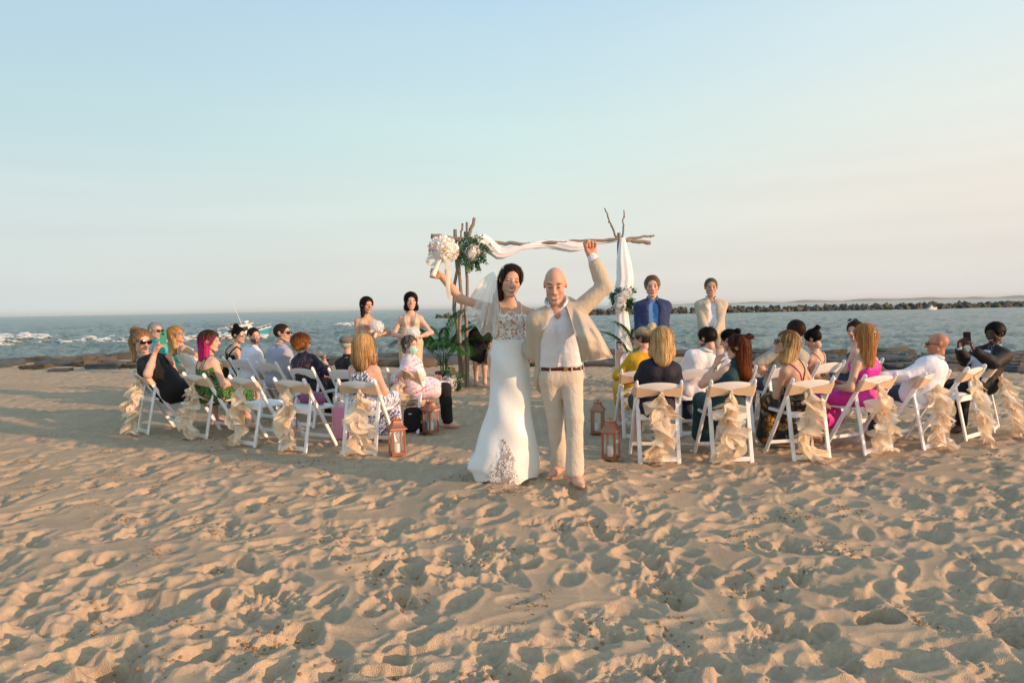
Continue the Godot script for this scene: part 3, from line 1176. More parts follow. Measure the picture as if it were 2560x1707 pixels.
static func make_person(sp: Dictionary, tpl: Dictionary) -> Array:
	# returns [[part name, Geo, material key, parent part or ""], ...]; the first is the body
	var rng := RandomNumberGenerator.new()
	rng.seed = sp.seed
	var out := []
	var j := pose(sp)
	var s: float = sp.get("s", 1.0)
	var male: bool = sp.sex == "m"
	var skin: Color = sp.skin
	var cell: float = sp.get("cell", 0.016)
	# body: one surface
	var f := Field.new(cell, 0.035)
	torso(f, sp, j, 0.0, true)
	shoulders(f, sp, j, 0.0)
	arm(f, sp, j, "l", 0.0, 2.0)
	arm(f, sp, j, "r", 0.0, 2.0)
	leg(f, sp, j, "l", 0.0, 2.0)
	leg(f, sp, j, "r", 0.0, 2.0)
	for q in ["l", "r"]:
		var ft: Vector3 = j["f" + q]
		var fd: Vector3 = sp.get("fd" + q, Vector3(0, 0, 1))
		if not sp.get("no_feet", false):
			f.cone(ft - fd * 0.03 * s - Vector3(0, 0.035, 0), ft + fd * 0.07 * s - Vector3(0, 0.038, 0), 0.034 * s, 0.037 * s, Vector3.UP, 0.85)
			f.cone(ft + fd * 0.07 * s - Vector3(0, 0.042, 0), ft + fd * 0.155 * s - Vector3(0, 0.052, 0), 0.036 * s, 0.026 * s, Vector3.UP, 0.7)
			f.cone(ft, ft + fd * 0.08 * s - Vector3(0, 0.035, 0), 0.034 * s, 0.032 * s)
	f.cone(j.nb - j.spine * 0.05 * s, j.head - j.hb.y * 0.045 * s - j.hb.z * 0.025 * s, (0.056 if male else 0.044) * s, (0.053 if male else 0.044) * s)
	f.build()
	var body := Geo.new()
	f.extract(body, skin)
	var nz := FastNoiseLite.new()
	nz.frequency = 9.0
	for k in body.v.size():
		var col := skin * (1.0 + 0.12 * nz.get_noise_3dv(body.v[k]))
		col.a = 1.0
		body.c[k] = col
	var hs: float = s * sp.get("hs", 1.0)
	var ht := Transform3D(j.hb.scaled(Vector3.ONE * hs), j.head)
	var sc: Vector3 = sp.get("hsc", Vector3.ONE)
	ht.basis = ht.basis * Basis.from_scale(sc)
	body.append(paint_head(tpl["head_" + sp.sex + sp.get("res", "")], sp, rng), ht)
	for q in ["l", "r"]:
		var am: Dictionary = sp.get(q + "a", {})
		var w: Vector3 = j["w" + q]
		var dir: Vector3 = am.get("d", (w - j["e" + q]).normalized())
		dir = dir.normalized()
		var palm: Vector3 = am.get("p", Vector3(-1 if q == "l" else 1, -0.3, 0))
		palm = (palm - dir * dir.dot(palm)).normalized()
		var xx := dir.cross(palm)
		var hg := Geo.new()
		var src: Geo = tpl["hand_" + am.get("h", "relaxed") + sp.get("res", "")]
		hg.v = src.v
		hg.n = src.n
		hg.uv = src.uv
		hg.ix = src.ix
		hg.c.resize(src.v.size())
		hg.c.fill(skin * Color(0.97, 0.9, 0.88, 1.0))
		var hsz: float = s * (1.0 if male else 0.9) * am.get("size", 1.05)
		body.append(hg, Transform3D(Basis(xx * (1.0 if q == "r" else -1.0), dir, palm).scaled_local(Vector3.ONE * hsz), w), q == "l")
	out.append(["body", body, "skin", ""])
	# clothes
	var gn := 0
	var trousers: Field = null
	for gd in sp.get("wear", []):
		gn += 1
		var kind: String = gd.k
		var e: float = gd.get("e", 0.012)
		var g := Geo.new()
		if kind == "strap":
			for line in gd.lines:
				var pts := PackedVector3Array()
				for q in line.size() - 1:
					for t in 6:
						var a := in_chest(j, line[q][0], line[q][1], line[q][2])
						var b := in_chest(j, line[q + 1][0], line[q + 1][1], line[q + 1][2])
						pts.append(f.onto(a.lerp(b, t / 6.0), 0.003))
				var last = line[line.size() - 1]
				pts.append(f.onto(in_chest(j, last[0], last[1], last[2]), 0.003))
				g.col = gd.get("col", Color.WHITE)
				g.tube(pts, [gd.get("r", 0.005)], 6)
			out.append([gd.get("name", "strap"), g, gd.m, ""])
			continue
		if kind == "band":
			var w: Vector3 = j["w" + gd.side]
			var ax: Vector3 = (j["w" + gd.side] - j["e" + gd.side]).normalized()
			g = ring(w - ax * gd.get("up", 0.015), ax, gd.get("r", 0.031) * s, gd.get("t", 0.005), 1.0)
			if gd.has("dial"):
				g.ball(Transform3D(Basis().scaled(Vector3(0.014, 0.014, 0.014)), w - ax * 0.015 + v3(gd.dial) * 0.034), 10, 6)
			out.append([gd.get("name", "bracelet"), g, gd.m, ""])
			continue
		if kind == "belt":
			var pts := PackedVector3Array()
			var flat := Geo.new()
			for q in 41:
				var a := TAU * q / 40.0
				var o := Vector3(cos(a), 0, sin(a))
				var p: Vector3 = j.pel + Vector3(0, gd.y, 0) + o * 0.32
				for it in 90:
					var fv := trousers.at(p)
					if fv < 0.001:
						break
					p -= o * clampf(fv, 0.002, 0.008)
				pts.append(p + o * 0.004)
			flat.tube(pts, [0.02], 8, 1.0, Vector3.UP)
			for q in flat.v.size():
				var pm: Vector3 = flat.v[q] - j.pel
				pm.y = 0
				var k := q / 8
				if k < pts.size():
					flat.v[q] -= (flat.v[q] - pts[k]).dot(pm.normalized()) * pm.normalized() * 0.75
			out.append(["belt", flat, gd.m, ""])
			var bk := Geo.new()
			bk.box(Transform3D(Basis(Vector3.UP, -0.1), pts[8] + Vector3(0, 0, 0.008)), Vector3(0.034, 0.04, 0.007), 0.002)
			out.append(["buckle", bk, "gold", "belt"])
			for q in [3, 6, 14, 17]:
				var lp := Geo.new()
				lp.box(Transform3D(Basis(Vector3.UP, PI / 2 - TAU * q / 40.0), pts[q] + (pts[q] - j.pel).normalized() * 0.006), Vector3(0.012, 0.056, 0.008), 0.002)
				out.append(["belt_loop", lp, gd.loop, "belt"])
			continue
		var c := Field.new(gd.get("cell", cell), gd.get("blend", 0.035))
		if kind == "trousers":
			trousers = c
		if kind == "top":
			torso(c, sp, j, e, gd.get("sh", true), gd.get("loose", 0.0))
			if gd.get("sh", true):
				shoulders(c, sp, j, e)
			var sl = gd.get("sl", [0.0, 0.0])
			if sl[0] > 0.0:
				arm(c, sp, j, "l", e, sl[0], gd.get("flare", 0.0))
			if sl[1] > 0.0:
				arm(c, sp, j, "r", e, sl[1], gd.get("flare", 0.0))
			if gd.has("skirted"):
				for q in ["l", "r"]:
					leg(c, sp, j, q, e + 0.015, gd.skirted, gd.get("hemflare", 0.02))
				c.cone(j.pel, (j.kl + j.kr) * 0.5, 0.1 * s + e, 0.06 * s + e)
				if gd.skirted > 1.0:
					var fr: float = gd.skirted - 1.0
					c.cone((j.kl + j.kr) * 0.5, ((j.kl + j.kr) * 0.5).lerp((j.fl + j.fr) * 0.5, fr), 0.07 * s + e, 0.1 * s + e)
		elif kind == "trousers":
			for q in ["l", "r"]:
				leg(c, sp, j, q, e, gd.get("len", 1.93), gd.get("flare", 0.012))
			c.cone(j.pel + Vector3(0.07 * s, 0.0, 0), j.pel + Vector3(-0.07 * s, 0, 0), 0.103 * s * sp.get("wt", 1.0) + e, 0.103 * s * sp.get("wt", 1.0) + e)
			if not sp.get("sit", false):
				c.cone(j.pel + Vector3(0.07 * s, 0.06, 0), j.pel + Vector3(-0.07 * s, 0.06, 0), 0.096 * s * sp.get("wt", 1.0) + e, 0.096 * s * sp.get("wt", 1.0) + e)
		elif kind == "skirt":
			for q in ["l", "r"]:
				leg(c, sp, j, q, e + 0.01, gd.get("len", 1.9), gd.get("flare", 0.04))
			c.cone(j.pel + Vector3(0, 0.05, 0), (j.kl + j.kr) * 0.5, 0.11 * s + e, 0.09 * s + e)
			if gd.get("len", 1.9) > 1.0:
				c.cone((j.kl + j.kr) * 0.5, ((j.kl + j.kr) * 0.5).lerp((j.fl + j.fr) * 0.5, gd.get("len", 1.9) - 1.0), 0.09 * s + e, 0.1 * s + e + gd.get("flare", 0.04))
		for p in gd.get("add", []):
			c.cone(in_chest(j, p[0], p[1], p[2]), in_chest(j, p[3], p[4], p[5]), p[6], p[7])
		for p in gd.get("subs", []):
			c.sub(in_chest(j, p[0], p[1], p[2]), in_chest(j, p[3], p[4], p[5]), p[6], p[7], 0.006)
		for p in gd.get("cuts", []):
			c.cut(in_chest(j, p[0], p[1], p[2]), j.lv * p[3] + j.spine * p[4] + j.cf * p[5])
		if gd.has("hem"):
			c.cut(j.pel + Vector3(0, gd.hem, 0), Vector3.DOWN)
		if gd.has("floor"):
			c.cut(Vector3(0, gd.floor, 0), Vector3.DOWN)
		if gd.has("waist"):
			c.cut(j.pel + Vector3(0, gd.waist, 0), Vector3.UP)
		c.build()
		c.extract(g, Color.WHITE)
		fold(g, gd.get("fold", 0.004), gd.get("freq", 6.0), sp.seed + gn)
		out.append([gd.get("name", "shirt"), g, gd.m, ""])
		if gd.has("collar"):
			var cg := Geo.new()
			var rows := []
			for r in 3:
				var pts := PackedVector3Array()
				for q in 21:
					var a := lerpf(-2.5, 2.5, q / 20.0)
					var rr: float = [0.064, 0.071, 0.082][r] * s * gd.get("collar_r", 1.0)
					var up: float = ([0.0, 0.042, 0.012][r] + gd.get("collar_up", 0.006)) * s
					var fr := maxf(0.0, -cos(a))
					var out_v: Vector3 = -j.cf * cos(a) * rr * 1.05 + j.lv * sin(a) * rr
					pts.append(j.nb + out_v - j.cf * 0.004 + j.spine * (up - 0.035 * fr - 0.012) + j.cf * fr * 0.008)
				rows.append(pts)
			cg.sheet(rows)
			out.append(["collar", cg, gd.collar, gd.get("name", "shirt")])
		if gd.has("lapel"):
			var lg := Geo.new()
			for q in [-1.0, 1.0]:
				var rows := []
				for r in 10:
					var t := r / 9.0
					var down := lerpf(-0.03, gd.get("vlow", -0.3), t)
					var edge: float = 0.0
					var hit := Vector3.ZERO
					for step in 26:
						edge = step * 0.008
						hit = front_hit(c, j, q * edge, down)
						if (hit - j.nb).dot(j.cf) > 0.035 + 0.05 * minf(1.0, t * 3.0):
							break
					var wid := lerpf(0.03, 0.07, minf(1.0, t * 2.5)) * (1.0 - maxf(0.0, t - 0.5) * 1.7)
					var pts := PackedVector3Array()
					for z in 4:
						var p := front_hit(c, j, q * (edge + wid * z / 3.0), down + (0.012 if z == 3 and r == 4 else 0.0))
						pts.append(p + j.cf * (0.006 if z < 3 else 0.003) + c.slope(p) * 0.003)
					rows.append(pts)
				lg.sheet(rows)
			out.append(["lapel", lg, gd.lapel, gd.get("name", "jacket")])
		if gd.has("buttons"):
			var bg := Geo.new()
			for t in gd.buttons:
				var bp: Vector3 = front_hit(c, j, gd.get("button_x", 0.0), t)
				bg.ball(Transform3D(Basis().scaled(Vector3.ONE * 0.0075), bp), 8, 6)
			out.append(["button", bg, gd.button_m, gd.get("name", "shirt")])
	# hair
	if sp.has("hair"):
		var hg := hair_shape(sp, rng)
		var g := Geo.new()
		g.append(hg, ht)
		out.append(["hair", g, "hair", ""])
	# spectacles, in the head's own axes
	if sp.has("glasses"):
		var gl: Dictionary = sp.glasses
		var tilt := Transform3D(Basis(Vector3.RIGHT, deg_to_rad(gl.get("tilt", 0.0))), v3(gl.get("at", [0, 0, 0])))
		var lens := Geo.new()
		var fr := Geo.new()
		var lw: float = gl.get("w", 0.026)
		var lh: float = gl.get("h", 0.019)
		for q in [-1.0, 1.0]:
			lens.ball(Transform3D(Basis(Vector3.UP, q * 0.2) * Basis.from_scale(Vector3(lw, lh, 0.005)), Vector3(q * 0.034, 0.001, 0.103)), 14, 8)
			var pts := PackedVector3Array()
			for t in 15:
				var a := TAU * t / 14
				pts.append(Vector3(q * 0.034, 0.001, 0.104) + Basis(Vector3.UP, q * 0.2) * Vector3(cos(a) * lw, sin(a) * lh, 0.0))
			fr.tube(pts, [0.0024], 6)
			fr.tube(PackedVector3Array([Vector3(q * 0.058, 0.006, 0.097), Vector3(q * 0.078, 0.006, 0.06), Vector3(q * 0.088, 0.004, -0.005), Vector3(q * 0.084, -0.012, -0.02)]), [0.0028], 6)
		fr.tube(PackedVector3Array([Vector3(-0.01, 0.006, 0.108), Vector3(0.01, 0.006, 0.108)]), [0.0025], 6)
		var lens2 := Geo.new()
		lens2.append(lens, ht * tilt)
		var fr2 := Geo.new()
		fr2.append(fr, ht * tilt)
		out.append(["spectacles", fr2, gl.get("frame", "black_gloss"), ""])
		out.append(["lens", lens2, gl.get("lens", "dark_lens"), "spectacles"])
	for x in sp.get("extra", []):
		# small balls, rings and boxes in the head's axes
		var g := Geo.new()
		match x.k:
			"hoop":
				g = ring(Vector3.ZERO, Vector3.RIGHT, x.r, 0.0022)
				var g2 := Geo.new()
				g2.append(g, ht * Transform3D(Basis(), v3(x.at)))
				g = g2
			"bead":
				g.ball(ht * Transform3D(Basis().scaled(Vector3.ONE * x.r), v3(x.at)), 8, 6)
			"mask":
				var mf := Field.new(0.006, 0.02)
				mf.ell(Vector3(0, -0.035, 0.03), Vector3(0.068, 0.09, 0.068))
				mf.ell(Vector3(0, -0.055, 0.075), Vector3(0.045, 0.05, 0.038))
				mf.cut(Vector3(0, -0.008, 0.09), Vector3(0, 1, 0.1))
				mf.cut(Vector3(0, -0.05, 0.03), Vector3(0, 0, -1))
				mf.build()
				var raw := Geo.new()
				mf.extract(raw, Color.WHITE)
				for q in raw.v.size():
					raw.v[q] += raw.n[q] * 0.0022 * sin(raw.v[q].y * 330.0)
				raw.smooth(0, 0)
				g.append(raw, ht)
				var lp := Geo.new()
				for q in [-1.0, 1.0]:
					lp.tube(PackedVector3Array([Vector3(q * 0.066, -0.015, 0.03), Vector3(q * 0.085, 0.012, 0.0), Vector3(q * 0.09, 0.0, -0.02), Vector3(q * 0.07, -0.07, 0.03)]), [0.0016], 5)
				g.append(lp, ht)
			"cap":
				var mf := Field.new(0.008, 0.03)
				mf.ell(Vector3(0, 0.062, -0.02), Vector3(0.098, 0.066, 0.122), Basis(Vector3.RIGHT, 0.15))
				mf.cone(Vector3(-0.03, 0.05, 0.1), Vector3(0.03, 0.05, 0.1), 0.04, 0.04, Vector3.UP, 0.4)
				mf.cut(Vector3(0, 0.025, -0.1), Vector3(0, -1, 0.06))
				mf.build()
				var raw := Geo.new()
				mf.extract(raw, Color.WHITE)
				fold(raw, 0.003, 20.0, 5)
				g.append(raw, ht)
		out.append([x.name, g, x.m, ""])
	sp.j = j
	sp.ht = ht
	return out
# ---------------------------------------------------------------- nodes
var M := {}
var taken := {}


func numbered(called: String) -> String:
	if not taken.has(called):
		taken[called] = 0
		return called
	taken[called] += 1
	return "%s_%03d" % [called, taken[called]]


func thing(called: String, label: String, category: String, at := Vector3.ZERO, turn := 0.0, group := "") -> Node3D:
	var o := Node3D.new()
	o.name = numbered(called)
	add_child(o)
	o.position = at
	o.rotation.y = turn
	tag(o, label, category, group)
	return o


func tag(o: Node3D, label: String, category: String, group := "") -> void:
	if label:
		o.set_meta("label", label)
	if category:
		o.set_meta("category", category)
	if group:
		o.set_meta("group", group)


func put(called: String, g: Geo, m: Material, parent: Node = null) -> MeshInstance3D:
	return put_mesh(called, g.mesh(), m, parent)


func put_mesh(called: String, mesh: Mesh, m: Material, parent: Node = null) -> MeshInstance3D:
	var o := MeshInstance3D.new()
	o.mesh = mesh
	o.material_override = m
	o.name = called if parent else numbered(called)
	(parent if parent else self).add_child(o, true)
	return o


func copy(o: Node3D, label: String, at: Vector3, turn: float, group := "") -> Node3D:
	var r: Node3D = o.duplicate()
	r.name = numbered(str(o.name).rstrip("0123456789").trim_suffix("_") if str(o.name).right(1).is_valid_int() else str(o.name))
	add_child(r)
	r.position = at
	r.rotation = Vector3(0, turn, 0)
	tag(r, label, "", group)
	return r


func mat(color: Color, rough := 0.7, opts := {}) -> StandardMaterial3D:
	var m := StandardMaterial3D.new()
	m.albedo_color = color
	m.roughness = rough
	for k in opts:
		m.set(k, opts[k])
	return m


static func rngs(s: int) -> RandomNumberGenerator:
	var r := RandomNumberGenerator.new()
	r.seed = s
	return r


# ---------------------------------------------------------------- folding chair: faces +Z, origin on the ground under the seat
func make_chair(label: String) -> Node3D:
	var t := thing("folding_chair", label, "chair", Vector3.ZERO, 0.0, "white folding chairs")
	var top_y := 0.775
	for q in [-1.0, 1.0]:
		var g := Geo.new()
		g.bar(Vector3(q * 0.212, top_y, -0.225), Vector3(q * 0.218, -0.02, 0.25), 0.028, 0.044, Vector3.RIGHT, 0.008)
		g.ball(Transform3D(Basis().scaled(Vector3(0.015, 0.024, 0.023)), Vector3(q * 0.212, top_y, -0.225)), 10, 6)
		put("front_leg", g, M.chair, t)
		var r := Geo.new()
		r.bar(Vector3(q * 0.186, 0.585, -0.095), Vector3(q * 0.186, -0.02, -0.215), 0.042, 0.024, Vector3.RIGHT, 0.007)
		r.ball(Transform3D(Basis().scaled(Vector3(0.021, 0.022, 0.013)), Vector3(q * 0.186, 0.585, -0.095)), 10, 6)
		put("rear_leg", r, M.chair, t)
	var b := Geo.new()
	b.bar(Vector3(-0.17, 0.022, -0.207), Vector3(0.17, 0.022, -0.207), 0.045, 0.02, Vector3.UP)
	put("rear_stretcher", b, M.chair, t)
	b = Geo.new()
	b.bar(Vector3(-0.207, 0.1, 0.178), Vector3(0.207, 0.1, 0.178), 0.035, 0.018, Vector3.UP)
	put("front_stretcher", b, M.chair, t)
	# curved back panel
	var rows := []
	var outline := Geo.new()
	for sgn in [1.0, -1.0]:
		rows = []
		for r in 7:
			var pts := PackedVector3Array()
			for c in 15:
				var u := lerpf(-1.0, 1.0, c / 14.0)
				var yb := 0.625 + 0.018 * (1.0 - u * u)
				var yt := 0.748 + 0.026 * (1.0 - u * u)
				var y := lerpf(yb, yt, r / 6.0)
				var edge := 1.0 if r > 0 and r < 6 else 0.45
				pts.append(Vector3(u * 0.202 * sgn, y, -0.225 + (0.775 - y) * 0.597 - 0.012 * (1.0 - u * u) - sgn * 0.01 * edge))
			rows.append(pts)
		outline.sheet(rows)
	put("back_panel", outline, M.chair, t)
	# seat: frame and padded cushion
	var s := Geo.new()
	s.box(Transform3D(Basis(), Vector3(0, 0.432, 0.075)), Vector3(0.375, 0.034, 0.37), 0.01)
	var seat := put("seat", s, M.chair, t)
	s = Geo.new()
	for r in 1:
		var rr := []
		for a in 13:
			var pts := PackedVector3Array()
			for c in 13:
				var u := lerpf(-1.0, 1.0, c / 12.0)
				var w := lerpf(-1.0, 1.0, a / 12.0)
				var h := pow(maxf(0.0, (1.0 - pow(absf(u), 6.0)) * (1.0 - pow(absf(w), 6.0))), 0.5)
				pts.append(Vector3(u * 0.172, 0.4505 + 0.022 * h, 0.075 - w * 0.17))
			rr.append(pts)
		s.sheet(rr)
	put("cushion", s, M.cushion, seat)
	b = Geo.new()
	b.bar(Vector3(-0.17, 0.425, -0.128), Vector3(0.17, 0.425, -0.128), 0.06, 0.018, Vector3.UP)
	put("seat_rail", b, M.chair, t)
	return t


# chiffon sash: a gathered band round the back panel, a knot, and curling tails; same axes as the chair
func make_sash(seedn: int, label: String, blow: Vector3) -> Node3D:
	var t := thing("chair_sash", label, "sash", Vector3.ZERO, 0.0, "ivory chiffon chair sashes")
	var rng := rngs(seedn)
	var kx := rng.randf_range(-0.03, 0.03)
	var knot := Vector3(kx, 0.665, -0.19)
	var g := Geo.new()
	for side in [-1.0, 1.0]:
		var rows := []
		for r in 13:
			var pts := PackedVector3Array()
			for c in 15:
				var u := c / 14.0
				var pinch := lerpf(0.22, 1.0, pow(u, 0.75))
				var y0 := lerpf(0.667, 0.675, u)
				var y := y0 + (r / 12.0 - 0.5) * 0.115 * pinch + 0.002 * sin(r * 9.0 + c)
				var pleat := 0.006 * sin(r * 2.7 + 1.0 + u * 2.0) * (1.15 - u)
				pts.append(Vector3(lerpf(kx, side * 0.228, u), y, -0.225 + (0.775 - y) * 0.597 - 0.029 - pleat - 0.012 * (1.0 - u)))
			rows.append(pts)
		# wrap round the post to the front
		for r in 13:
			var p: Vector3 = rows[r][14]
			rows[r].append(p + Vector3(side * 0.006, 0, 0.03))
			rows[r].append(p + Vector3(-side * 0.01, 0, 0.072))
			rows[r].append(Vector3(0.0, p.y, p.z + 0.055))
		g.sheet(rows)
	put("band", g, M.band, t)
	g = Geo.new()
	g.ball(Transform3D(Basis().scaled(Vector3(0.02, 0.026, 0.018)), knot + Vector3(0, -0.005, -0.02)), 10, 8)
	put("knot", g, M.band, t)
	for strip in 7:
		g = Geo.new()
		var rows := []
		var len := rng.randf_range(0.58, 0.74) if strip < 5 else 0.42
		var phase := TAU * strip / 7.0 + rng.randf_range(-0.4, 0.4)
		var turns := rng.randf_range(0.9, 1.7) * (1.0 if rng.randf() < 0.5 else -1.0)
		var sway := Vector3(rng.randf_range(-0.07, 0.07), 0, rng.randf_range(-0.05, 0.0)) + blow
		var wid := rng.randf_range(0.11, 0.19)
		var ph2 := rng.randf() * TAU
		var ph3 := rng.randf() * TAU
		var rate := rng.randf_range(34.0, 48.0)
		var steps := 56
		for q in steps + 1:
			var u := float(q) / steps
			var y := knot.y - u * len
			var c := Vector3(knot.x + sway.x * sin(u * 1.7) + 0.014 * sin(u * 9.0 + ph3), maxf(y, 0.035 + 0.02 * sin(u * 21.0)), knot.z - 0.03 + sway.z * u + 0.012 * cos(u * 8.0 + ph2))
			if y < 0.035:
				c += Vector3(sway.x, 0, -0.25) * (0.035 - y) * 2.0
			var a := phase + TAU * turns * u + 0.5 * sin(u * 9.0 + ph2)
			var w := wid * minf(1.0, u * 4.0 + 0.2) * (0.9 + 0.25 * sin(u * 13.0 + ph3))
			var dirv := Vector3(cos(a), 0.0, minf(sin(a), 0.3) * 0.85 - 0.1)
			var across := Vector3(-sin(a), 0.25, cos(a))
			var pts := PackedVector3Array()
			for z in 7:
				var r := z / 6.0
				var flut := (sin(u * rate + ph3 + r * 0.9) + 0.5 * sin(u * rate * 0.53 + ph2)) * 0.034 * r
				var p := c + dirv * w * (r - 0.1) + across * flut + Vector3(0, -0.05 * r * r + 0.03 * sin(u * rate + ph2 + 1.5) * r, 0)
				p.y = maxf(p.y, 0.012)
				pts.append(p)
			rows.append(pts)
		g.sheet(rows)
		put("ruffle", g, M.chiffon if strip % 3 else M.chiffon_tan, t)
	return t


func make_lantern(label: String) -> Node3D:
	var t := thing("candle_lantern", label, "lantern", Vector3.ZERO, 0.0, "copper lanterns along the aisle")
	var w := 0.066
	var g := Geo.new()
	g.box(Transform3D(Basis(), Vector3(0, 0.009, 0)), Vector3(0.152, 0.018, 0.152), 0.003)
	put("base", g, M.copper, t)
	for sx in [-1, 1]:
		for sz in [-1, 1]:
			g = Geo.new()
			g.box(Transform3D(Basis(), Vector3(sx * w, 0.145, sz * w)), Vector3(0.013, 0.254, 0.013), 0.002)
			put("post", g, M.copper, t)
	for side in 4:
		var b := Basis(Vector3.UP, side * PI / 2)
		g = Geo.new()
		g.box(Transform3D(b, b * Vector3(0, 0.026, w)), Vector3(0.118, 0.016, 0.009), 0.002)
		g.box(Transform3D(b, b * Vector3(0, 0.262, w)), Vector3(0.118, 0.016, 0.009), 0.002)
		if side % 2 == 0:
			g.box(Transform3D(b, b * Vector3(-0.053, 0.144, w)), Vector3(0.009, 0.22, 0.008), 0.002)
			g.box(Transform3D(b, b * Vector3(0.053, 0.144, w)), Vector3(0.009, 0.22, 0.008), 0.002)
			if side == 0:
				g.ball(Transform3D(b.scaled(Vector3.ONE * 0.006), b * Vector3(0.055, 0.14, w + 0.008)), 8, 6)
		var fr := put("frame", g, M.copper, t)
		g = Geo.new()
		g.box(Transform3D(b, b * Vector3(0, 0.144, w)), Vector3(0.112, 0.222, 0.002), 0.0005)
		put("pane", g, M.glass, fr)
	g = Geo.new()
	# flared roof with four faces
	var prof := [[0.088, 0.272], [0.088, 0.284], [0.078, 0.29], [0.058, 0.312], [0.043, 0.345], [0.038, 0.362], [0.046, 0.364], [0.046, 0.374], [0.0, 0.375]]
	for side in 4:
		var b := Basis(Vector3.UP, side * PI / 2)
		var rows := []
		for p in prof:
			rows.append(PackedVector3Array([b * Vector3(p[0], p[1], p[0]), b * Vector3(0, p[1], p[0]), b * Vector3(-p[0], p[1], p[0])]))
		g.sheet(rows)
	put("roof", g, M.copper, t)
	g = Geo.new()
	g.lathe(Transform3D(Basis(), Vector3(0, 0.374, 0)), PackedVector2Array([Vector2(0.016, 0), Vector2(0.014, 0.012), Vector2(0.006, 0.02), Vector2(0.0, 0.021)]), 12)
	var pts := PackedVector3Array()
	for q in 13:
		var a := PI * q / 12
		pts.append(Vector3(cos(a) * 0.032, 0.378 + sin(a) * 0.022, 0))
	g.tube(pts, [0.004], 6)
	put("handle", g, M.copper, t)
	return t


func candle(label: String, at: Vector3) -> void:
	var t := thing("pillar_candle", label, "candle", at, 0.0, "white candles in the lanterns")
	var g := Geo.new()
	g.lathe(Transform3D(), PackedVector2Array([Vector2(0.0, 0.0), Vector2(0.036, 0.0), Vector2(0.037, 0.008), Vector2(0.037, 0.1), Vector2(0.034, 0.106), Vector2(0.026, 0.1), Vector2(0.0, 0.094)]), 20)
	put("wax", g, M.wax, t)
	g = Geo.new()
	g.tube(PackedVector3Array([Vector3(0, 0.094, 0), Vector3(0.001, 0.104, 0), Vector3(0.002, 0.112, 0)]), [0.0016, 0.0014, 0.001], 5)
	put("wick", g, M.black_gloss, t)


static func crooked(a: Vector3, b: Vector3, wob: float, s: int, n := 12) -> PackedVector3Array:
	var r := rngs(s)
	var noise := FastNoiseLite.new()
	noise.seed = s
	noise.frequency = 0.9
	var pts := PackedVector3Array()
	for q in n + 1:
		var t := float(q) / n
		var fade := minf(1.0, minf(t, 1.0 - t) * 6.0)
		pts.append(a.lerp(b, t) + Vector3(noise.get_noise_2d(t * 3.0, 1.0), noise.get_noise_2d(t * 3.0, 9.0), noise.get_noise_2d(t * 3.0, 21.0)) * wob * fade)
	return pts


func branch(called: String, a: Vector3, b: Vector3, r0: float, r1: float, wob: float, s: int, parent: Node) -> MeshInstance3D:
	var pts := crooked(a, b, wob, s)
	var rr := []
	var rng := rngs(s + 5)
	for q in pts.size():
		rr.append(lerpf(r0, r1, float(q) / (pts.size() - 1)) * rng.randf_range(0.9, 1.12))
	var g := Geo.new()
	g.tube(pts, rr, 9)
	for q in 4:
		var k := rng.randi_range(1, pts.size() - 2)
		g.ball(Transform3D(Basis().scaled(Vector3.ONE * r0 * 0.75), pts[k] + Vector3(rng.randf_range(-1, 1), rng.randf_range(-0.5, 0.5), rng.randf_range(-1, 1)) * r0 * 0.7), 7, 5)
	var from := 0
	for k in g.v.size():
		var t := rng.randf_range(0.75, 1.2)
		g.c[k] = Color(t, t, t)
	return put(called, g, M.bark, parent)


# a ball of overlapping petals
static func bloom(g: Geo, at: Vector3, r: float, count: int, s: int, squash := 1.0, aim := Vector3.UP, flare := 0.26) -> void:
	var rng := rngs(s)
	for q in count:
		var y := 1.0 - 1.75 * (q + 0.5) / count
		var a := q * 2.39996
		var rad := sqrt(maxf(0.0, 1.0 - y * y))
		var d := Vector3(cos(a) * rad, y, sin(a) * rad)
		var b := Basis(Quaternion(Vector3.UP, aim.normalized()))
		d = (b * d).normalized()
		var up := b * Vector3.UP
		var side := d.cross(up if absf(d.dot(up)) < 0.95 else Vector3.RIGHT).normalized()
		var lift := (side.cross(d)).normalized()
		var spin := Basis(d, rng.randf_range(-0.9, 0.9))
		side = spin * side
		lift = spin * lift
		var c := at + d * r * rng.randf_range(0.86, 1.0)
		var w := r * rng.randf_range(0.2, 0.34)
		var tone := rng.randf_range(0.92, 1.0)
		g.col = Color(tone, tone, tone)
		var rows := []
		for i in 3:
			var pts := PackedVector3Array()
			for k in 4:
				var u := k / 3.0 * 2.0 - 1.0
				var t := i / 2.0
				pts.append(c + side * u * w * (0.6 + 0.4 * t) + lift * (t - 0.5) * w * 1.7 + d * r * (flare * t * t - 0.14 * (1.0 - t) - u * u * 0.08 * t))
			rows.append(pts)
		g.sheet(rows)


static func core(g: Geo, at: Vector3, r: float) -> void:
	g.col = Color(0.9, 0.9, 0.9)
	g.ball(Transform3D(Basis().scaled(Vector3.ONE * r), at), 12, 8)


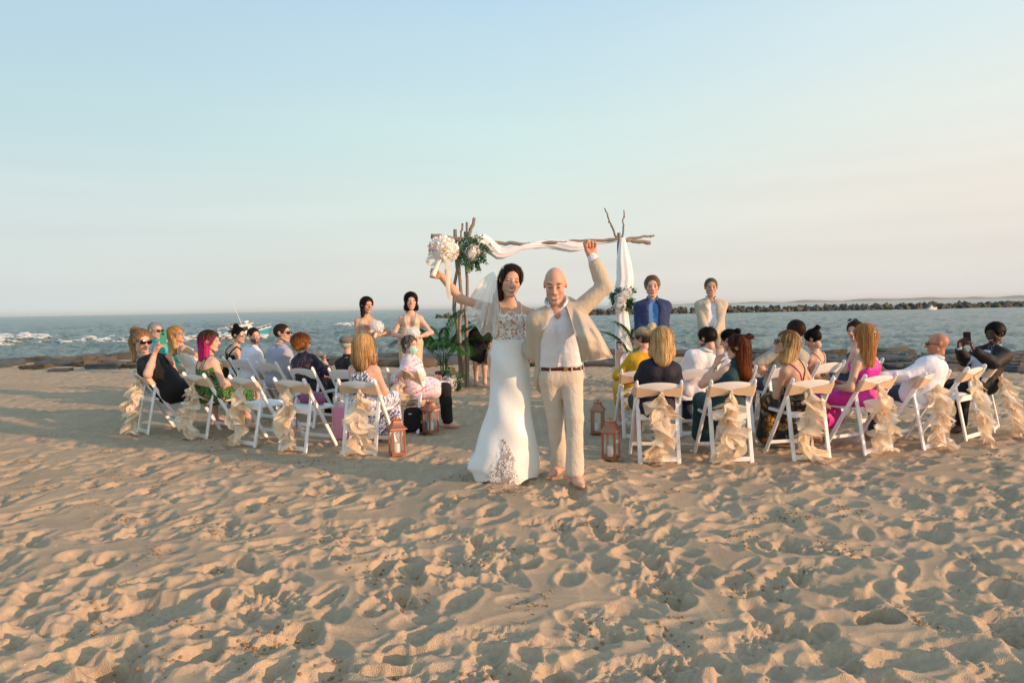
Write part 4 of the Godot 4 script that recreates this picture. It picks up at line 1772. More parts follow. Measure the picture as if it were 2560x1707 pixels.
static func sprig(g: Geo, at: Vector3, dir: Vector3, length: float, leaf: float, s: int) -> void:
	var rng := rngs(s)
	var p := at
	var d := dir.normalized()
	var n := 7
	for q in n:
		var tone := rng.randf_range(0.7, 1.35)
		g.col = Color(tone, tone, tone * 0.9)
		var side := d.cross(Vector3(rng.randf_range(-1, 1), rng.randf_range(-1, 1), rng.randf_range(-1, 1))).normalized()
		for m in [-1.0, 1.0]:
			var ld: Vector3 = (side * m + d * 0.5 + Vector3(0, 0.1, 0.1)).normalized()
			g.leaf(p, ld, d.cross(ld).normalized() if d.cross(ld).length() > 0.1 else Vector3.UP, leaf * rng.randf_range(0.7, 1.2), leaf * 0.62, 0.15)
		p += d * length / n
		d = (d + Vector3(rng.randf_range(-1, 1), rng.randf_range(-1.1, 0.8), rng.randf_range(-1, 1)) * 0.25).normalized()
	g.leaf(p, d, Vector3.UP if absf(d.y) < 0.9 else Vector3.RIGHT, leaf, leaf * 0.6, 0.1)


# arecales frond: a curved stem and paired leaflets
func frond(parent: Node, base: Vector3, dir: Vector3, length: float, s: int) -> void:
	var rng := rngs(s)
	var g := Geo.new()
	var pts := PackedVector3Array()
	var p := base
	var d := dir.normalized()
	var bend := rng.randf_range(0.05, 0.1)
	for q in 15:
		pts.append(p)
		p += d * length / 14.0
		d = (d + Vector3(0, -bend, 0) + Vector3(dir.x, 0, dir.z) * bend * 0.4).normalized()
	g.col = Color(0.9, 1.1, 0.7)
	g.tube(pts, [0.007, 0.006, 0.005, 0.004, 0.003], 5)
	for q in range(4, 15):
		var t := (q - 4) / 10.0
		var dd := (pts[mini(q + 1, 14)] - pts[q - 1]).normalized()
		var side := dd.cross(Vector3.UP).normalized()
		for half in 2:
			for m in [-1.0, 1.0]:
				var tone := rng.randf_range(0.65, 1.4)
				g.col = Color(tone, tone, tone * 0.8)
				var at := pts[q] + dd * half * length / 28.0
				var ld: Vector3 = (side * m * (1.0 - 0.45 * t) + dd * (0.75 + t * 0.5) + Vector3(0, 0.25 - 0.3 * t, 0)).normalized()
				g.leaf(at, ld, Vector3.UP, length * 0.42 * sin(PI * (0.25 + 0.65 * t)), 0.034, 0.3)
	put("frond", g, M.palm, parent)


func palm_pot(label: String, at: Vector3, s: int, height: float, count: int) -> void:
	var t := thing("potted_palm", label, "plant", at, 0.0, "palms beside the wedding arch")
	var g := Geo.new()
	g.lathe(Transform3D(), PackedVector2Array([Vector2(0.12, 0.0), Vector2(0.155, 0.2), Vector2(0.155, 0.205), Vector2(0.17, 0.205), Vector2(0.172, 0.25), Vector2(0.158, 0.25), Vector2(0.15, 0.21), Vector2(0.0, 0.2)]), 28)
	put("pot", g, M.terracotta, t)
	var rng := rngs(s)
	g = Geo.new()
	for q in 6:
		var a := rng.randf() * TAU
		g.tube(PackedVector3Array([Vector3(cos(a) * 0.05, 0.19, sin(a) * 0.05), Vector3(cos(a) * 0.07, 0.45, sin(a) * 0.07)]), [0.014, 0.008], 7)
	put("stem", g, M.palm, t)
	for q in count:
		var a := q * 2.4 + rng.randf_range(-0.3, 0.3)
		var out := rng.randf_range(0.25, 0.95)
		frond(t, Vector3(cos(a) * 0.05, 0.35 + rng.randf() * 0.15, sin(a) * 0.05), Vector3(cos(a) * out, 1.0, sin(a) * out), height * rng.randf_range(0.7, 1.05), s * 31 + q)


# rough stone: a noisy ball squeezed towards a block
static func stone(s: int, seg := 14, rings := 9, blocky := 0.6) -> Geo:
	var g := Geo.new()
	g.ball(Transform3D(), seg, rings)
	var noise := FastNoiseLite.new()
	noise.seed = s
	noise.frequency = 0.8
	var fine := FastNoiseLite.new()
	fine.seed = s + 9
	fine.frequency = 2.6
	for k in g.v.size():
		var p := g.v[k]
		var m := maxf(absf(p.x), maxf(absf(p.y), absf(p.z)))
		p = p.lerp(p / m * 0.82, blocky)
		var r := 1.0 + 0.32 * noise.get_noise_3dv(p) + 0.14 * fine.get_noise_3dv(p)
		g.v[k] = p * r
		var t := 1.0 + 0.35 * fine.get_noise_3dv(p * 2.0)
		g.c[k] = Color(t, t, t)
	g.smooth(0, 0)
	# sharpen: faces keep much of their own direction
	var h := Geo.new()
	var k := 0
	while k < g.ix.size():
		var a := g.ix[k]
		var b := g.ix[k + 2]
		var d := g.ix[k + 1]
		var fnn := (g.v[b] - g.v[a]).cross(g.v[d] - g.v[a])
		if fnn.length_squared() > 1e-14:
			fnn = fnn.normalized()
			var first := h.v.size()
			for q in [a, b, d]:
				h.col = g.c[q]
				h.add(g.v[q], (fnn * 0.9 + g.n[q] * 0.1).normalized())
			h.tri(first, first + 1, first + 2)
		k += 3
	return h
# ---------------------------------------------------------------- sky, sand, sea, stones
static func smooth01(a: float, b: float, x: float) -> float:
	var t := clampf((x - a) / (b - a), 0.0, 1.0)
	return t * t * (3.0 - 2.0 * t)


static func sky_ramp(stops: Array, e: float) -> Color:
	for k in stops.size() - 1:
		if e <= stops[k + 1][0]:
			var t := clampf((e - stops[k][0]) / (stops[k + 1][0] - stops[k][0]), 0.0, 1.0)
			t = t * t * (3.0 - 2.0 * t) * 0.5 + t * 0.5
			return stops[k][1].lerp(stops[k + 1][1], t)
	return stops[stops.size() - 1][1]


func make_sky() -> PanoramaSkyMaterial:
	var w := 720
	var h := 360
	var im := Image.create(w, h, false, Image.FORMAT_RGBF)
	var left := [[0.0, hx("d2d9d8")], [3.0, hx("d6dedb")], [8.0, hx("d4e2e2")], [14.0, hx("c2dde3")], [20.0, hx("b9d6e5")], [26.0, hx("b0cfe6")], [45.0, hx("94c2de")], [90.0, hx("88b4dc")]]
	var mid := [[0.0, hx("dedbd4")], [3.0, hx("e1e1d9")], [8.0, hx("dfeae3")], [14.0, hx("d3ebe9")], [20.0, hx("c7e2ec")], [26.0, hx("b9d9ee")], [45.0, hx("a0c8e2")], [90.0, hx("88b4dc")]]
	var right := [[0.0, hx("dcd8d2")], [3.0, hx("e7e1d9")], [8.0, hx("efe8de")], [14.0, hx("e9eee8")], [20.0, hx("dcedf0")], [26.0, hx("cbe2ee")], [45.0, hx("aed0e4")], [90.0, hx("88b4dc")]]
	var sunny := [[0.0, hx("f0cfae")], [3.0, hx("fbe0c2")], [8.0, hx("fff0d8")], [14.0, hx("fbf3e2")], [20.0, hx("eef1ea")], [26.0, hx("dce9ec")], [45.0, hx("b8d4e4")], [90.0, hx("88b4dc")]]
	var noise := FastNoiseLite.new()
	noise.frequency = 1.3
	noise.fractal_octaves = 4
	for y in h:
		var e := 90.0 - 180.0 * (y + 0.5) / h
		var ee := maxf(e, 0.0)
		for x in w:
			var az := fposmod((x + 0.5) / w * 360.0 + 180.0, 360.0) - 180.0
			var c: Color
			if az < -38.0:
				c = sky_ramp(left, ee)
				if az < -110.0:
					c = c.lerp(sky_ramp(sunny, ee), smooth01(-110.0, -200.0, az) * 0.5)
			elif az < 0.0:
				c = sky_ramp(left, ee).lerp(sky_ramp(mid, ee), smooth01(-44.0, 4.0, az))
			elif az < 40.0:
				c = sky_ramp(mid, ee).lerp(sky_ramp(right, ee), smooth01(-4.0, 42.0, az))
			else:
				var s := smooth01(38.0, 100.0, az) * (1.0 - smooth01(130.0, 230.0, az))
				c = sky_ramp(right, ee).lerp(sky_ramp(sunny, ee), s)
			# faint bands of thin cloud low in the sky
			var n := noise.get_noise_3d(cos(deg_to_rad(az)) * 1.6, ee * 0.5, sin(deg_to_rad(az)) * 1.6)
			c = c * (1.0 + 0.05 * n * (1.0 - smooth01(2.0, 22.0, ee)))
			# the bright air round the low sun
			var dirn := Vector3(sin(deg_to_rad(az)) * cos(deg_to_rad(ee)), sin(deg_to_rad(ee)), -cos(deg_to_rad(az)) * cos(deg_to_rad(ee)))
			var off := rad_to_deg(acos(clampf(dirn.dot(Vector3(0.86, 0.2, 0.42).normalized()), -1.0, 1.0)))
			c += Color(1.0, 0.86, 0.68) * (0.9 * exp(-off * off / 700.0))
			if e < 0.0:
				c = c.lerp(hx("8d8778"), smooth01(0.0, -12.0, e) * 0.8)
			im.set_pixel(x, y, c)
	var sm := PanoramaSkyMaterial.new()
	sm.panorama = ImageTexture.create_from_image(im)
	return sm


var n_low := FastNoiseLite.new()
var n_mid := FastNoiseLite.new()
var n_cell := FastNoiseLite.new()
var n_cell2 := FastNoiseLite.new()
var n_fine := FastNoiseLite.new()
var dents := {}


func sand_setup() -> void:
	n_low.seed = 3
	n_low.frequency = 0.22
	n_mid.seed = 8
	n_mid.frequency = 1.3
	n_mid.fractal_octaves = 3
	for q in [n_cell, n_cell2]:
		q.noise_type = FastNoiseLite.TYPE_CELLULAR
		q.cellular_distance_function = FastNoiseLite.DISTANCE_EUCLIDEAN
		q.cellular_return_type = FastNoiseLite.RETURN_DISTANCE
		q.fractal_type = FastNoiseLite.FRACTAL_NONE
		q.domain_warp_enabled = true
		q.domain_warp_frequency = 1.4
	n_cell.seed = 12
	n_cell.frequency = 2.3
	n_cell.domain_warp_amplitude = 0.13
	n_cell2.seed = 31
	n_cell2.frequency = 6.0
	n_cell2.domain_warp_amplitude = 0.08
	n_fine.seed = 41
	n_fine.frequency = 22.0
	n_fine.fractal_octaves = 3
	var rng := rngs(77)
	for q in 7400:
		var z := -1.4 - 17.0 * pow(rng.randf(), 1.25)
		var x := rng.randf_range(-1.0, 1.0) * (1.5 - z * 1.0)
		add_dent(x, z, rng.randf_range(0.08, 0.19), rng.randf_range(0.05, 0.1), rng.randf() * TAU, rng.randf_range(0.008, 0.03), rng.randf())
	# two deep holes and a broad scoop near the camera
	add_dent(-1.95, -3.35, 0.32, 0.17, 0.2, 0.08, 0.9)
	add_dent(-1.75, -2.75, 0.17, 0.1, 0.5, 0.07, 0.95)
	add_dent(1.75, -3.1, 0.11, 0.08, 0.1, 0.11, 0.1)


func add_dent(x: float, z: float, a: float, b: float, turn: float, deep: float, rough: float) -> void:
	var key := Vector2i(floori(x / 0.5), floori(z / 0.5))
	for dx in range(-1, 2):
		for dz in range(-1, 2):
			var k := key + Vector2i(dx, dz)
			if not dents.has(k):
				dents[k] = []
			dents[k].append([x, z, cos(turn) / a, sin(turn) / a, -sin(turn) / b, cos(turn) / b, deep, rough])


static func rise(z: float) -> float:
	return 0.07 * smooth01(-8.9, -9.6, z)


static func shore(x: float) -> float:
	return -19.2 + 0.16 * clampf(x, -12.0, 26.0) + (2.6 * smooth01(6.0, 16.0, x))


func ground(x: float, z: float) -> float:
	var base := 0.02 * n_low.get_noise_2d(x, z) + rise(z) + 0.07 * smooth01(1.3, 0.5, Vector2(x - 0.15, z + 5.5).length())
	var e := shore(x) + 0.8 * n_low.get_noise_2d(x * 2.0, 7.0)
	if z < e:
		base -= 2.6 * smooth01(e, e - 7.0, z)
	return base


func sand(x: float, z: float) -> float:
	var h := ground(x, z)
	var wear := 0.75 + 0.35 * n_low.get_noise_2d(x * 1.7 + 40.0, z * 1.7)
	var c1 := n_cell.get_noise_2d(x, z * 1.12) + 1.0
	var c2 := n_cell2.get_noise_2d(x, z) + 1.0
	c1 = minf(c1, 0.95)
	c2 = minf(c2, 0.95)
	c1 = c1 * c1 * (1.0 - 0.55 * c1 * c1)
	c2 = c2 * c2 * (1.0 - 0.55 * c2 * c2)
	h += wear * (0.042 * c1 + 0.008 * c2 - 0.018)
	h += 0.008 * n_mid.get_noise_2d(x, z)
	var key := Vector2i(floori(x / 0.5), floori(z / 0.5))
	if dents.has(key):
		for q in dents[key]:
			var dx: float = x - q[0]
			var dz: float = z - q[1]
			var u: float = dx * q[2] + dz * q[3]
			var w: float = dx * q[4] + dz * q[5]
			var r := u * u + w * w
			if r < 3.4:
				var deep: float = q[6]
				if r < 1.0:
					var t := 1.0 - r
					h -= deep * t * (2.0 - t)
				r = sqrt(r)
				var rim := (r - 1.1) / 0.24
				h += minf(deep * 0.22, 0.008) * exp(-rim * rim)
				if q[7] > 0.88 and r < 1.5:
					h += 0.014 * n_fine.get_noise_2d(x, z) * (1.5 - r)
	return h


func make_sand() -> void:
	sand_setup()
	var g := Geo.new()
	var cols := 760
	var zs := PackedFloat32Array()
	var y := 600.0
	while y > 26.0:
		zs.append(-1.52 * 720.0 / y)
		y -= lerpf(0.62, 1.05, clampf((y - 60.0) / 300.0, 0.0, 1.0))
	for r in zs.size():
		var z := zs[r]
		for c in cols:
			var u := (c - (cols - 1) * 0.5) / ((cols - 1) * 0.5)
			var x := -z * (0.86 * u + 0.5 * u * u * u)
			var h := sand(x, z)
			var t := 1.0 + 0.10 * n_mid.get_noise_2d(x * 0.6 + 9.0, z * 0.6) + 0.12 * n_fine.get_noise_2d(x * 1.5, z * 1.5)
			if z < shore(x) + 1.0:
				t *= lerpf(1.0, 0.72, smooth01(shore(x) + 1.0, shore(x) - 1.5, z))
			g.v.append(Vector3(x, h, z))
			g.n.append(Vector3.UP)
			g.c.append(Color(0.52 * t, 0.40 * t, 0.278 * t))
			g.uv.append(Vector2(x, z))
	for r in zs.size() - 1:
		for c in cols - 1:
			var a := r * cols + c
			g.quad(a, a + 1, a + cols + 1, a + cols)
	g.smooth(0, 0)
	var o := put("sand", g, M.sand)
	o.set_meta("kind", "structure")
	# the beach behind and beside the camera
	g = Geo.new()
	var rows := []
	for r in 40:
		var z := lerpf(28.0, -1.7, r / 39.0)
		var pts := PackedVector3Array()
		for c in 60:
			var x := lerpf(-45.0, 45.0, c / 59.0)
			pts.append(Vector3(x, ground(x, z) - 0.06, z))
		rows.append(pts)
	g.col = Color(0.52, 0.40, 0.278)
	g.sheet(rows)
	o = put("beach_ground", g, M.sand)
	o.set_meta("kind", "structure")
	# clods of damp sand kicked up by feet
	var clods := MultiMesh.new()
	clods.transform_format = MultiMesh.TRANSFORM_3D
	clods.mesh = stone(15, 7, 5, 0.3).mesh()
	clods.instance_count = 2600
	var crng := rngs(23)
	var mid := Vector2.ZERO
	for q in 2600:
		if q % 26 == 0:
			var cz := -2.2 - 7.0 * pow(crng.randf(), 1.2)
			mid = Vector2(crng.randf_range(-0.75, 0.75) * -cz, cz)
		var p := mid + Vector2(crng.randfn(), crng.randfn() * 0.7) * 0.1
		var s := crng.randf_range(0.003, 0.011)
		clods.set_instance_transform(q, Transform3D(Basis(Vector3.UP, crng.randf() * TAU).scaled(Vector3(s, s * 0.7, s)), Vector3(p.x, sand(p.x, p.y) + s * 0.3, p.y)))
	var co := MultiMeshInstance3D.new()
	co.multimesh = clods
	co.material_override = M.damp
	co.name = "sand_clods"
	tag(co, "small clods of damp brown sand kicked up on the near beach", "sand clods")
	co.set_meta("kind", "stuff")
	add_child(co)
	# bits of shell and dark pebbles
	var mm := MultiMesh.new()
	mm.transform_format = MultiMesh.TRANSFORM_3D
	mm.use_colors = true
	mm.mesh = stone(5, 7, 5, 0.2).mesh()
	mm.instance_count = 900
	var rng := rngs(19)
	for q in 900:
		var z := -1.7 - 9.0 * pow(rng.randf(), 1.6)
		var x := rng.randf_range(-0.95, 0.95) * -z
		var s := rng.randf_range(0.002, 0.006)
		mm.set_instance_transform(q, Transform3D(Basis(Vector3.UP, rng.randf() * TAU).scaled(Vector3(s, s * 0.5, s * 0.8)), Vector3(x, sand(x, z) + s * 0.3, z)))
		var t := 0.75 if rng.randf() < 0.55 else 0.06
		mm.set_instance_color(q, Color(t, t * 0.95, t * 0.88))
	var mi := MultiMeshInstance3D.new()
	mi.multimesh = mm
	mi.material_override = M.pebble
	mi.name = "shell_bits"
	tag(mi, "tiny shell bits and dark pebbles scattered over the near sand", "shells")
	mi.set_meta("kind", "stuff")
	add_child(mi)


const SEA := -1.9
var breakers := [[-66.0, -50.0, 71.0, 0.75], [-56.0, -38.0, 75.0, 0.65], [-74.0, -58.0, 88.0, 0.8], [-62.0, -44.0, 92.0, 0.5], [-52.0, -34.0, 84.0, 0.45], [-37.0, -25.0, 128.0, 0.75], [-24.0, -14.0, 134.0, 0.35], [-72.0, -62.0, 150.0, 0.4], [-40.0, -20.0, 175.0, 0.4], [-110.0, -85.0, 190.0, 0.4], [-26.0, -18.0, 66.0, 0.3]]


func make_sea() -> void:
	var g := Geo.new()
	var rows := 560
	var cols := 520
	var n1 := FastNoiseLite.new()
	n1.seed = 5
	n1.frequency = 0.11
	n1.fractal_octaves = 2
	var n2 := FastNoiseLite.new()
	n2.seed = 6
	n2.frequency = 0.45
	n2.fractal_octaves = 3
	var n3 := FastNoiseLite.new()
	n3.seed = 7
	n3.frequency = 1.6
	n3.fractal_octaves = 2
	var mask := PackedFloat32Array()
	var lumps := []
	var frng := rngs(88)
	for r in rows:
		var z := -17.0 * pow(9000.0 / 17.0, float(r) / (rows - 1))
		var far := clampf(1.0 - (-z - 60.0) / 500.0, 0.0, 1.0)
		for c in cols:
			var u := (c - (cols - 1) * 0.5) / ((cols - 1) * 0.5)
			var x := -z * (0.84 * u + 0.4 * u * u * u)
			var ridge := 1.0 - absf(n1.get_noise_2d(x * 0.45 + z * 0.12, z * 1.15)) * 2.4
			var chop := 1.0 - absf(n2.get_noise_2d(x * 0.55, z)) * 2.2
			var calm := lerpf(1.0, 0.62, smooth01(-20.0, 60.0, x + z * 0.1))
			var h := (0.36 * ridge + 0.3 * chop + 0.1 * n3.get_noise_2d(x * 0.7, z)) * calm
			var fm := 0.0
			for b in breakers:
				var dz: float = z + b[2] + 2.2 * n1.get_noise_2d(x * 0.5, b[2])
				if absf(dz) < 7.0:
					var wx := smooth01(b[0], b[0] + 4.0, x) * (1.0 - smooth01(b[1] - 4.0, b[1], x))
					var prof := exp(-pow(dz / (1.3 if dz > 0.0 else 2.6), 2.0))
					h += b[3] * 0.75 * prof * wx
					var f: float = exp(-pow((dz - 0.9) / 1.5, 2.0)) * wx * b[3] * 1.6
					fm = maxf(fm, f * (0.65 + 0.9 * n2.get_noise_2d(x * 2.3, z * 2.3) + 0.5 * n3.get_noise_2d(x, z)))
			if h > 0.68 * calm and -z > 60.0:
				fm = maxf(fm, (h / calm - 0.68) * 3.2 + 0.5 * n2.get_noise_2d(x * 0.6 + 30.0, z * 0.6) - 0.18)
			h *= lerpf(0.5, 1.0, far)
			g.v.append(Vector3(x, SEA + h, z))
			g.n.append(Vector3.UP)
			var t := clampf(0.5 + h * 0.9, 0.0, 1.0)
			g.c.append(Color(0.09, 0.14, 0.145).lerp(Color(0.18, 0.215, 0.18), t * 0.8))
			g.uv.append(Vector2(x, z))
			mask.append(fm)
	for r in rows - 1:
		for c in cols - 1:
			var a := r * cols + c
			g.quad(a, a + 1, a + cols + 1, a + cols)
			var m := (mask[a] + mask[a + 1] + mask[a + cols] + mask[a + cols + 1]) * 0.25
			if m > 0.36:
				var size := g.v[a].distance_to(g.v[a + cols + 1])
				for q in 12:
					if frng.randf() < (m - 0.34) * 1.0 and lumps.size() < 90000:
						var w := Vector3(frng.randf(), frng.randf(), 0)
						var p := g.v[a].lerp(g.v[a + 1], w.x).lerp(g.v[a + cols].lerp(g.v[a + cols + 1], w.x), w.y)
						var sc := minf(size, 2.0) * frng.randf_range(0.07, 0.2) * clampf(m * 1.6, 0.6, 1.3)
						lumps.append(Transform3D(Basis(Vector3.UP, frng.randf_range(-0.4, 0.4)).scaled_local(Vector3(sc * 2.2, sc * frng.randf_range(0.25, 0.55), sc)), p + Vector3(0, 0.02 + 0.15 * maxf(0.0, m - 0.4) * frng.randf(), 0)))
	g.smooth(0, 0)
	put("sea", g, M.water).set_meta("kind", "structure")
	var mm := MultiMesh.new()
	mm.transform_format = MultiMesh.TRANSFORM_3D
	mm.mesh = stone(33, 7, 5, 0.0).mesh()
	mm.instance_count = lumps.size()
	for q in lumps.size():
		mm.set_instance_transform(q, lumps[q])
	var o := MultiMeshInstance3D.new()
	o.multimesh = mm
	o.material_override = M.foam
	o.name = "sea_foam"
	add_child(o)
	tag(o, "white foam on the breaking waves of the sea", "foam")
	o.set_meta("kind", "stuff")


func make_land() -> void:
	var g := Geo.new()
	var n := FastNoiseLite.new()
	n.frequency = 0.004
	n.fractal_octaves = 4
	var rows := []
	for r in 5:
		var pts := PackedVector3Array()
		for c in 160:
			var x := lerpf(250.0, 3600.0, c / 159.0)
			var z := -2600.0 - x * 0.05
			var h := (6.0 + 8.0 * smooth01(500.0, 1700.0, x)) * (0.8 + 0.7 * n.get_noise_1d(x)) * smooth01(250.0, 700.0, x)
			pts.append(Vector3(x, SEA - 1.0 + h * [0.0, 0.35, 0.8, 1.0, 0.0][r], z - [0.0, 20.0, 60.0, 110.0, 260.0][r]))
		rows.append(pts)
	g.col = Color(0.34, 0.30, 0.22)
	g.sheet(rows)
	var o := put("far_dunes", g, M.vertex_rough)
	o.set_meta("kind", "structure")


func make_stones() -> void:
	var shapes := []
	for s in 9:
		shapes.append(stone(100 + s, 16, 10, 0.9).mesh())
	# breakwater of boulders across the inlet
	var jetty := thing("stone_breakwater", "long breakwater of dark boulders across the water", "breakwater")
	var rng := rngs(51)
	for k in 280:
		var layer := k % 2
		var t := (k / 2) / 139.0
		var x := lerpf(-24.0, 196.0, t) + rng.randf_range(-0.7, 0.7)
		var z := -lerpf(216.0, 236.0, t) - layer * 2.4 + rng.randf_range(-0.8, 0.8)
		var low := 0.25 if x < 5.0 else 1.0
		var s := rng.randf_range(0.7, 1.25)
		var y := SEA + (0.3 if layer == 0 else 1.1) * low + rng.randf_range(-0.25, 0.45)
		if x > -14.0 and x < 3.0 and layer == 1:
			y -= 1.2
		var o := put_mesh("boulder", shapes[k % 9], [M.rock_dark, M.rock_brown, M.rock_dark, M.rock_moss][rng.randi() % 4] if layer == 0 else [M.rock_dark, M.rock_brown][rng.randi() % 2], jetty)
		o.transform = Transform3D(Basis.from_euler(Vector3(rng.randf(), rng.randf() * TAU, rng.randf() * 0.8)).scaled_local(Vector3(s * 1.15, s * 0.95, s)), Vector3(x, y, z))
	# flat slabs at the top of the shore: x, z, half sizes, lift
	var where := {"left": "on the sand left of the seated rows", "mid": "behind the arch", "right": "behind the right-hand seats"}
	var k := 0
	for s in SLABS:
		var o := MeshInstance3D.new()
		o.mesh = shapes[k % 9]
		o.material_override = [M.rock_slab, M.rock_dark, M.rock_tan][s[6]]
		o.name = numbered("shore_rock")
		add_child(o)
		var h := ground(s[0], s[1])
		o.transform = Transform3D(Basis(Vector3.UP, s[5]) * Basis(Vector3.RIGHT, 0.08 * sin(k * 2.0)) * Basis.from_scale(Vector3(s[2], s[3] * 0.7, s[4])), Vector3(s[0], h + s[3] * 0.25 + s[7], s[1]))
		tag(o, s[8], "rock", "flat rocks along the waterline")
		k += 1
	# lesser stones between the slabs
	var rr := rngs(63)
	for bank in STONES:
		var t := thing("stone_scatter", bank[0], "stones")
		for p in bank[1]:
			var w := rr.randf_range(0.2, 0.55)
			var o := put_mesh("stone", shapes[rr.randi() % 9], [M.rock_slab, M.rock_dark, M.rock_brown][rr.randi() % 3], t)
			o.transform = Transform3D(Basis(Vector3.UP, rr.randf_range(-0.5, 0.5)) * Basis(Vector3.BACK, rr.randf_range(-0.12, 0.12)) * Basis.from_scale(Vector3(w, w * rr.randf_range(0.22, 0.42), w * rr.randf_range(0.6, 0.9))), Vector3(p.x, ground(p.x, p.z) + 0.04, p.z))


# ---------------------------------------------------------------- boat: bow towards +X
func make_boat(at: Vector3) -> void:
	var t := thing("motor_boat", "white and blue motor boat with cabin speeding through the waves", "boat", at, 0.32)
	t.rotation.z = 0.15
	t.scale = Vector3.ONE * 0.86
	var hull := Geo.new()
	var strip := Geo.new()
	var deck := Geo.new()
	var n := 24
	var rows := []
	var rail_l := PackedVector3Array()
	var rail_r := PackedVector3Array()
	for r in 5:
		var ring := PackedVector3Array()
		for side in [-1.0, 1.0]:
			for q in n + 1:
				var u := float(q) / n if side < 0.0 else 1.0 - float(q) / n
				var beam := 1.25 * (1.0 - pow(maxf(0.0, (u - 0.35) / 0.65), 2.2))
				var v: float = [0.0, 0.3, 0.6, 0.9, 1.0][r]
				var flare := lerpf(0.35, 1.0, pow(v, 0.6))
				var x := lerpf(-3.6, 2.9 + 0.9 * v, u)
				var keel := -0.45 + 0.55 * pow(u, 5.0)
				var top := 0.62 + 0.62 * pow(u, 1.7)
				ring.append(Vector3(x, lerpf(keel, top, v), side * beam * flare))
		rows.append(ring)
	hull.sheet(rows, true)
	put("hull", hull, M.boat_blue, t)
	var rim := PackedVector3Array()
	for p in rows[4]:
		rim.append(p + Vector3(0, 0.02, 0))
	strip.tube(rim, [0.06], 6)
	put("gunwale", strip, M.boat_white, t)
	var dr := []
	for q in n + 1:
		var a: Vector3 = rows[4][q]
		var b: Vector3 = rows[4][2 * n + 1 - q]
		var sink := 0.35 if q < 11 else -0.02
		dr.append(PackedVector3Array([a - Vector3(0, sink, 0), (a + b) * 0.5 + Vector3(0, 0.06 - sink, 0), b - Vector3(0, sink, 0)]))
	deck.sheet(dr)
	put("deck", deck, M.boat_white, t)
	# cabin with raked windscreen
	var cab := Geo.new()
	var base := [Vector2(-1.3, 0.0), Vector2(1.5, 0.25), Vector2(0.75, 1.05), Vector2(-1.3, 1.05)]
	for z in [-0.85, 0.85]:
		var pts := PackedVector3Array()
	var lo := 0.62
	var pr := []
	for z in [-0.88, 0.88]:
		var inset := 0.88 if z > 0 else -0.88
		pr.append(PackedVector3Array([Vector3(-1.3, lo, inset), Vector3(1.55, lo + 0.35, inset * 0.8), Vector3(0.8, lo + 1.1, inset * 0.85), Vector3(-1.3, lo + 1.05, inset * 0.92)]))
	for q in 4:
		var a := (q + 1) % 4
		cab.sheet([PackedVector3Array([pr[0][q], pr[0][a]]), PackedVector3Array([pr[1][q], pr[1][a]])])
	cab.sheet([PackedVector3Array([pr[0][0], pr[0][1]]), PackedVector3Array([pr[0][3], pr[0][2]])])
	cab.sheet([PackedVector3Array([pr[1][1], pr[1][0]]), PackedVector3Array([pr[1][2], pr[1][3]])])
	put("cabin", cab, M.boat_white, t)
	var up := Transform3D(Basis().scaled(Vector3(1, 1.3, 1)), Vector3(0.5, -0.186, 0))
	var roof := Geo.new()
	roof.box(Transform3D(Basis(Vector3.BACK, 0.02), Vector3(-0.15, lo + 1.12, 0)), Vector3(2.7, 0.1, 1.75), 0.04)
	put("roof", roof, M.boat_white, t)
	for z in [1.0, -1.0]:
		for w in [[-1.05, -0.35], [-0.28, 0.5]]:
			var g := Geo.new()
			g.box(Transform3D(Basis(Vector3.UP, 0.05 * z), Vector3((w[0] + w[1]) * 0.5, lo + 0.72, z * 0.84)), Vector3(w[1] - w[0], 0.42, 0.05), 0.02)
			put("window", g, M.boat_glass, t)
	for z in [-0.38, 0.38]:
		var g := Geo.new()
		g.box(Transform3D(Basis(Vector3.BACK, 0.78), Vector3(1.2, lo + 0.76, z)), Vector3(0.05, 0.62, 0.6), 0.02)
		put("window", g, M.boat_glass, t)
	var rad := Geo.new()
	rad.lathe(Transform3D(Basis(), Vector3(0.35, lo + 1.17, 0)), PackedVector2Array([Vector2(0.12, 0), Vector2(0.14, 0.12), Vector2(0.33, 0.14), Vector2(0.35, 0.26), Vector2(0.28, 0.32), Vector2(0, 0.33)]), 18)
	put("radar_dome", rad, M.boat_white, t)
	for a in [[-0.2, 3.2, -0.75, 0.5], [-0.1, 0.55, 0.0, -0.4]]:
		var g := Geo.new()
		g.tube(PackedVector3Array([Vector3(a[0], lo + 1.15, a[3]), Vector3(a[0] + a[2], lo + 1.15 + a[1], a[3])]), [0.028, 0.014], 6)
		put("antenna", g, M.boat_white, t)
	var arch := Geo.new()
	for z in [-0.8, 0.8]:
		arch.tube(PackedVector3Array([Vector3(-1.2, lo + 1.1, z), Vector3(-1.7, lo + 1.5, z), Vector3(-2.6, lo + 1.55, z), Vector3(-2.75, lo + 0.2, z)]), [0.035], 6)
	for x in [-2.6, -1.7]:
		arch.tube(PackedVector3Array([Vector3(x, lo + 1.53, -0.8), Vector3(x, lo + 1.53, 0.8)]), [0.03], 6)
	put("cockpit_frame", arch, M.boat_white, t)
	var rl := Geo.new()
	for side in [-1.0, 1.0]:
		var pts := PackedVector3Array()
		for q in range(14, n + 1, 2):
			var p: Vector3 = rows[4][q if side < 0.0 else 2 * n + 1 - q]
			pts.append(p + Vector3(0, 0.42, 0))
			rl.tube(PackedVector3Array([p, p + Vector3(0, 0.42, 0)]), [0.018], 5)
		rl.tube(pts, [0.02], 5)
	put("bow_rail", rl, M.boat_white, t)
	for o in t.get_children():
		for q in ["cabin", "roof", "window", "radar", "antenna"]:
			if str(o.name).begins_with(q):
				o.transform = up
	# white water thrown from the hull
	var g := Geo.new()
	var rng := rngs(4)
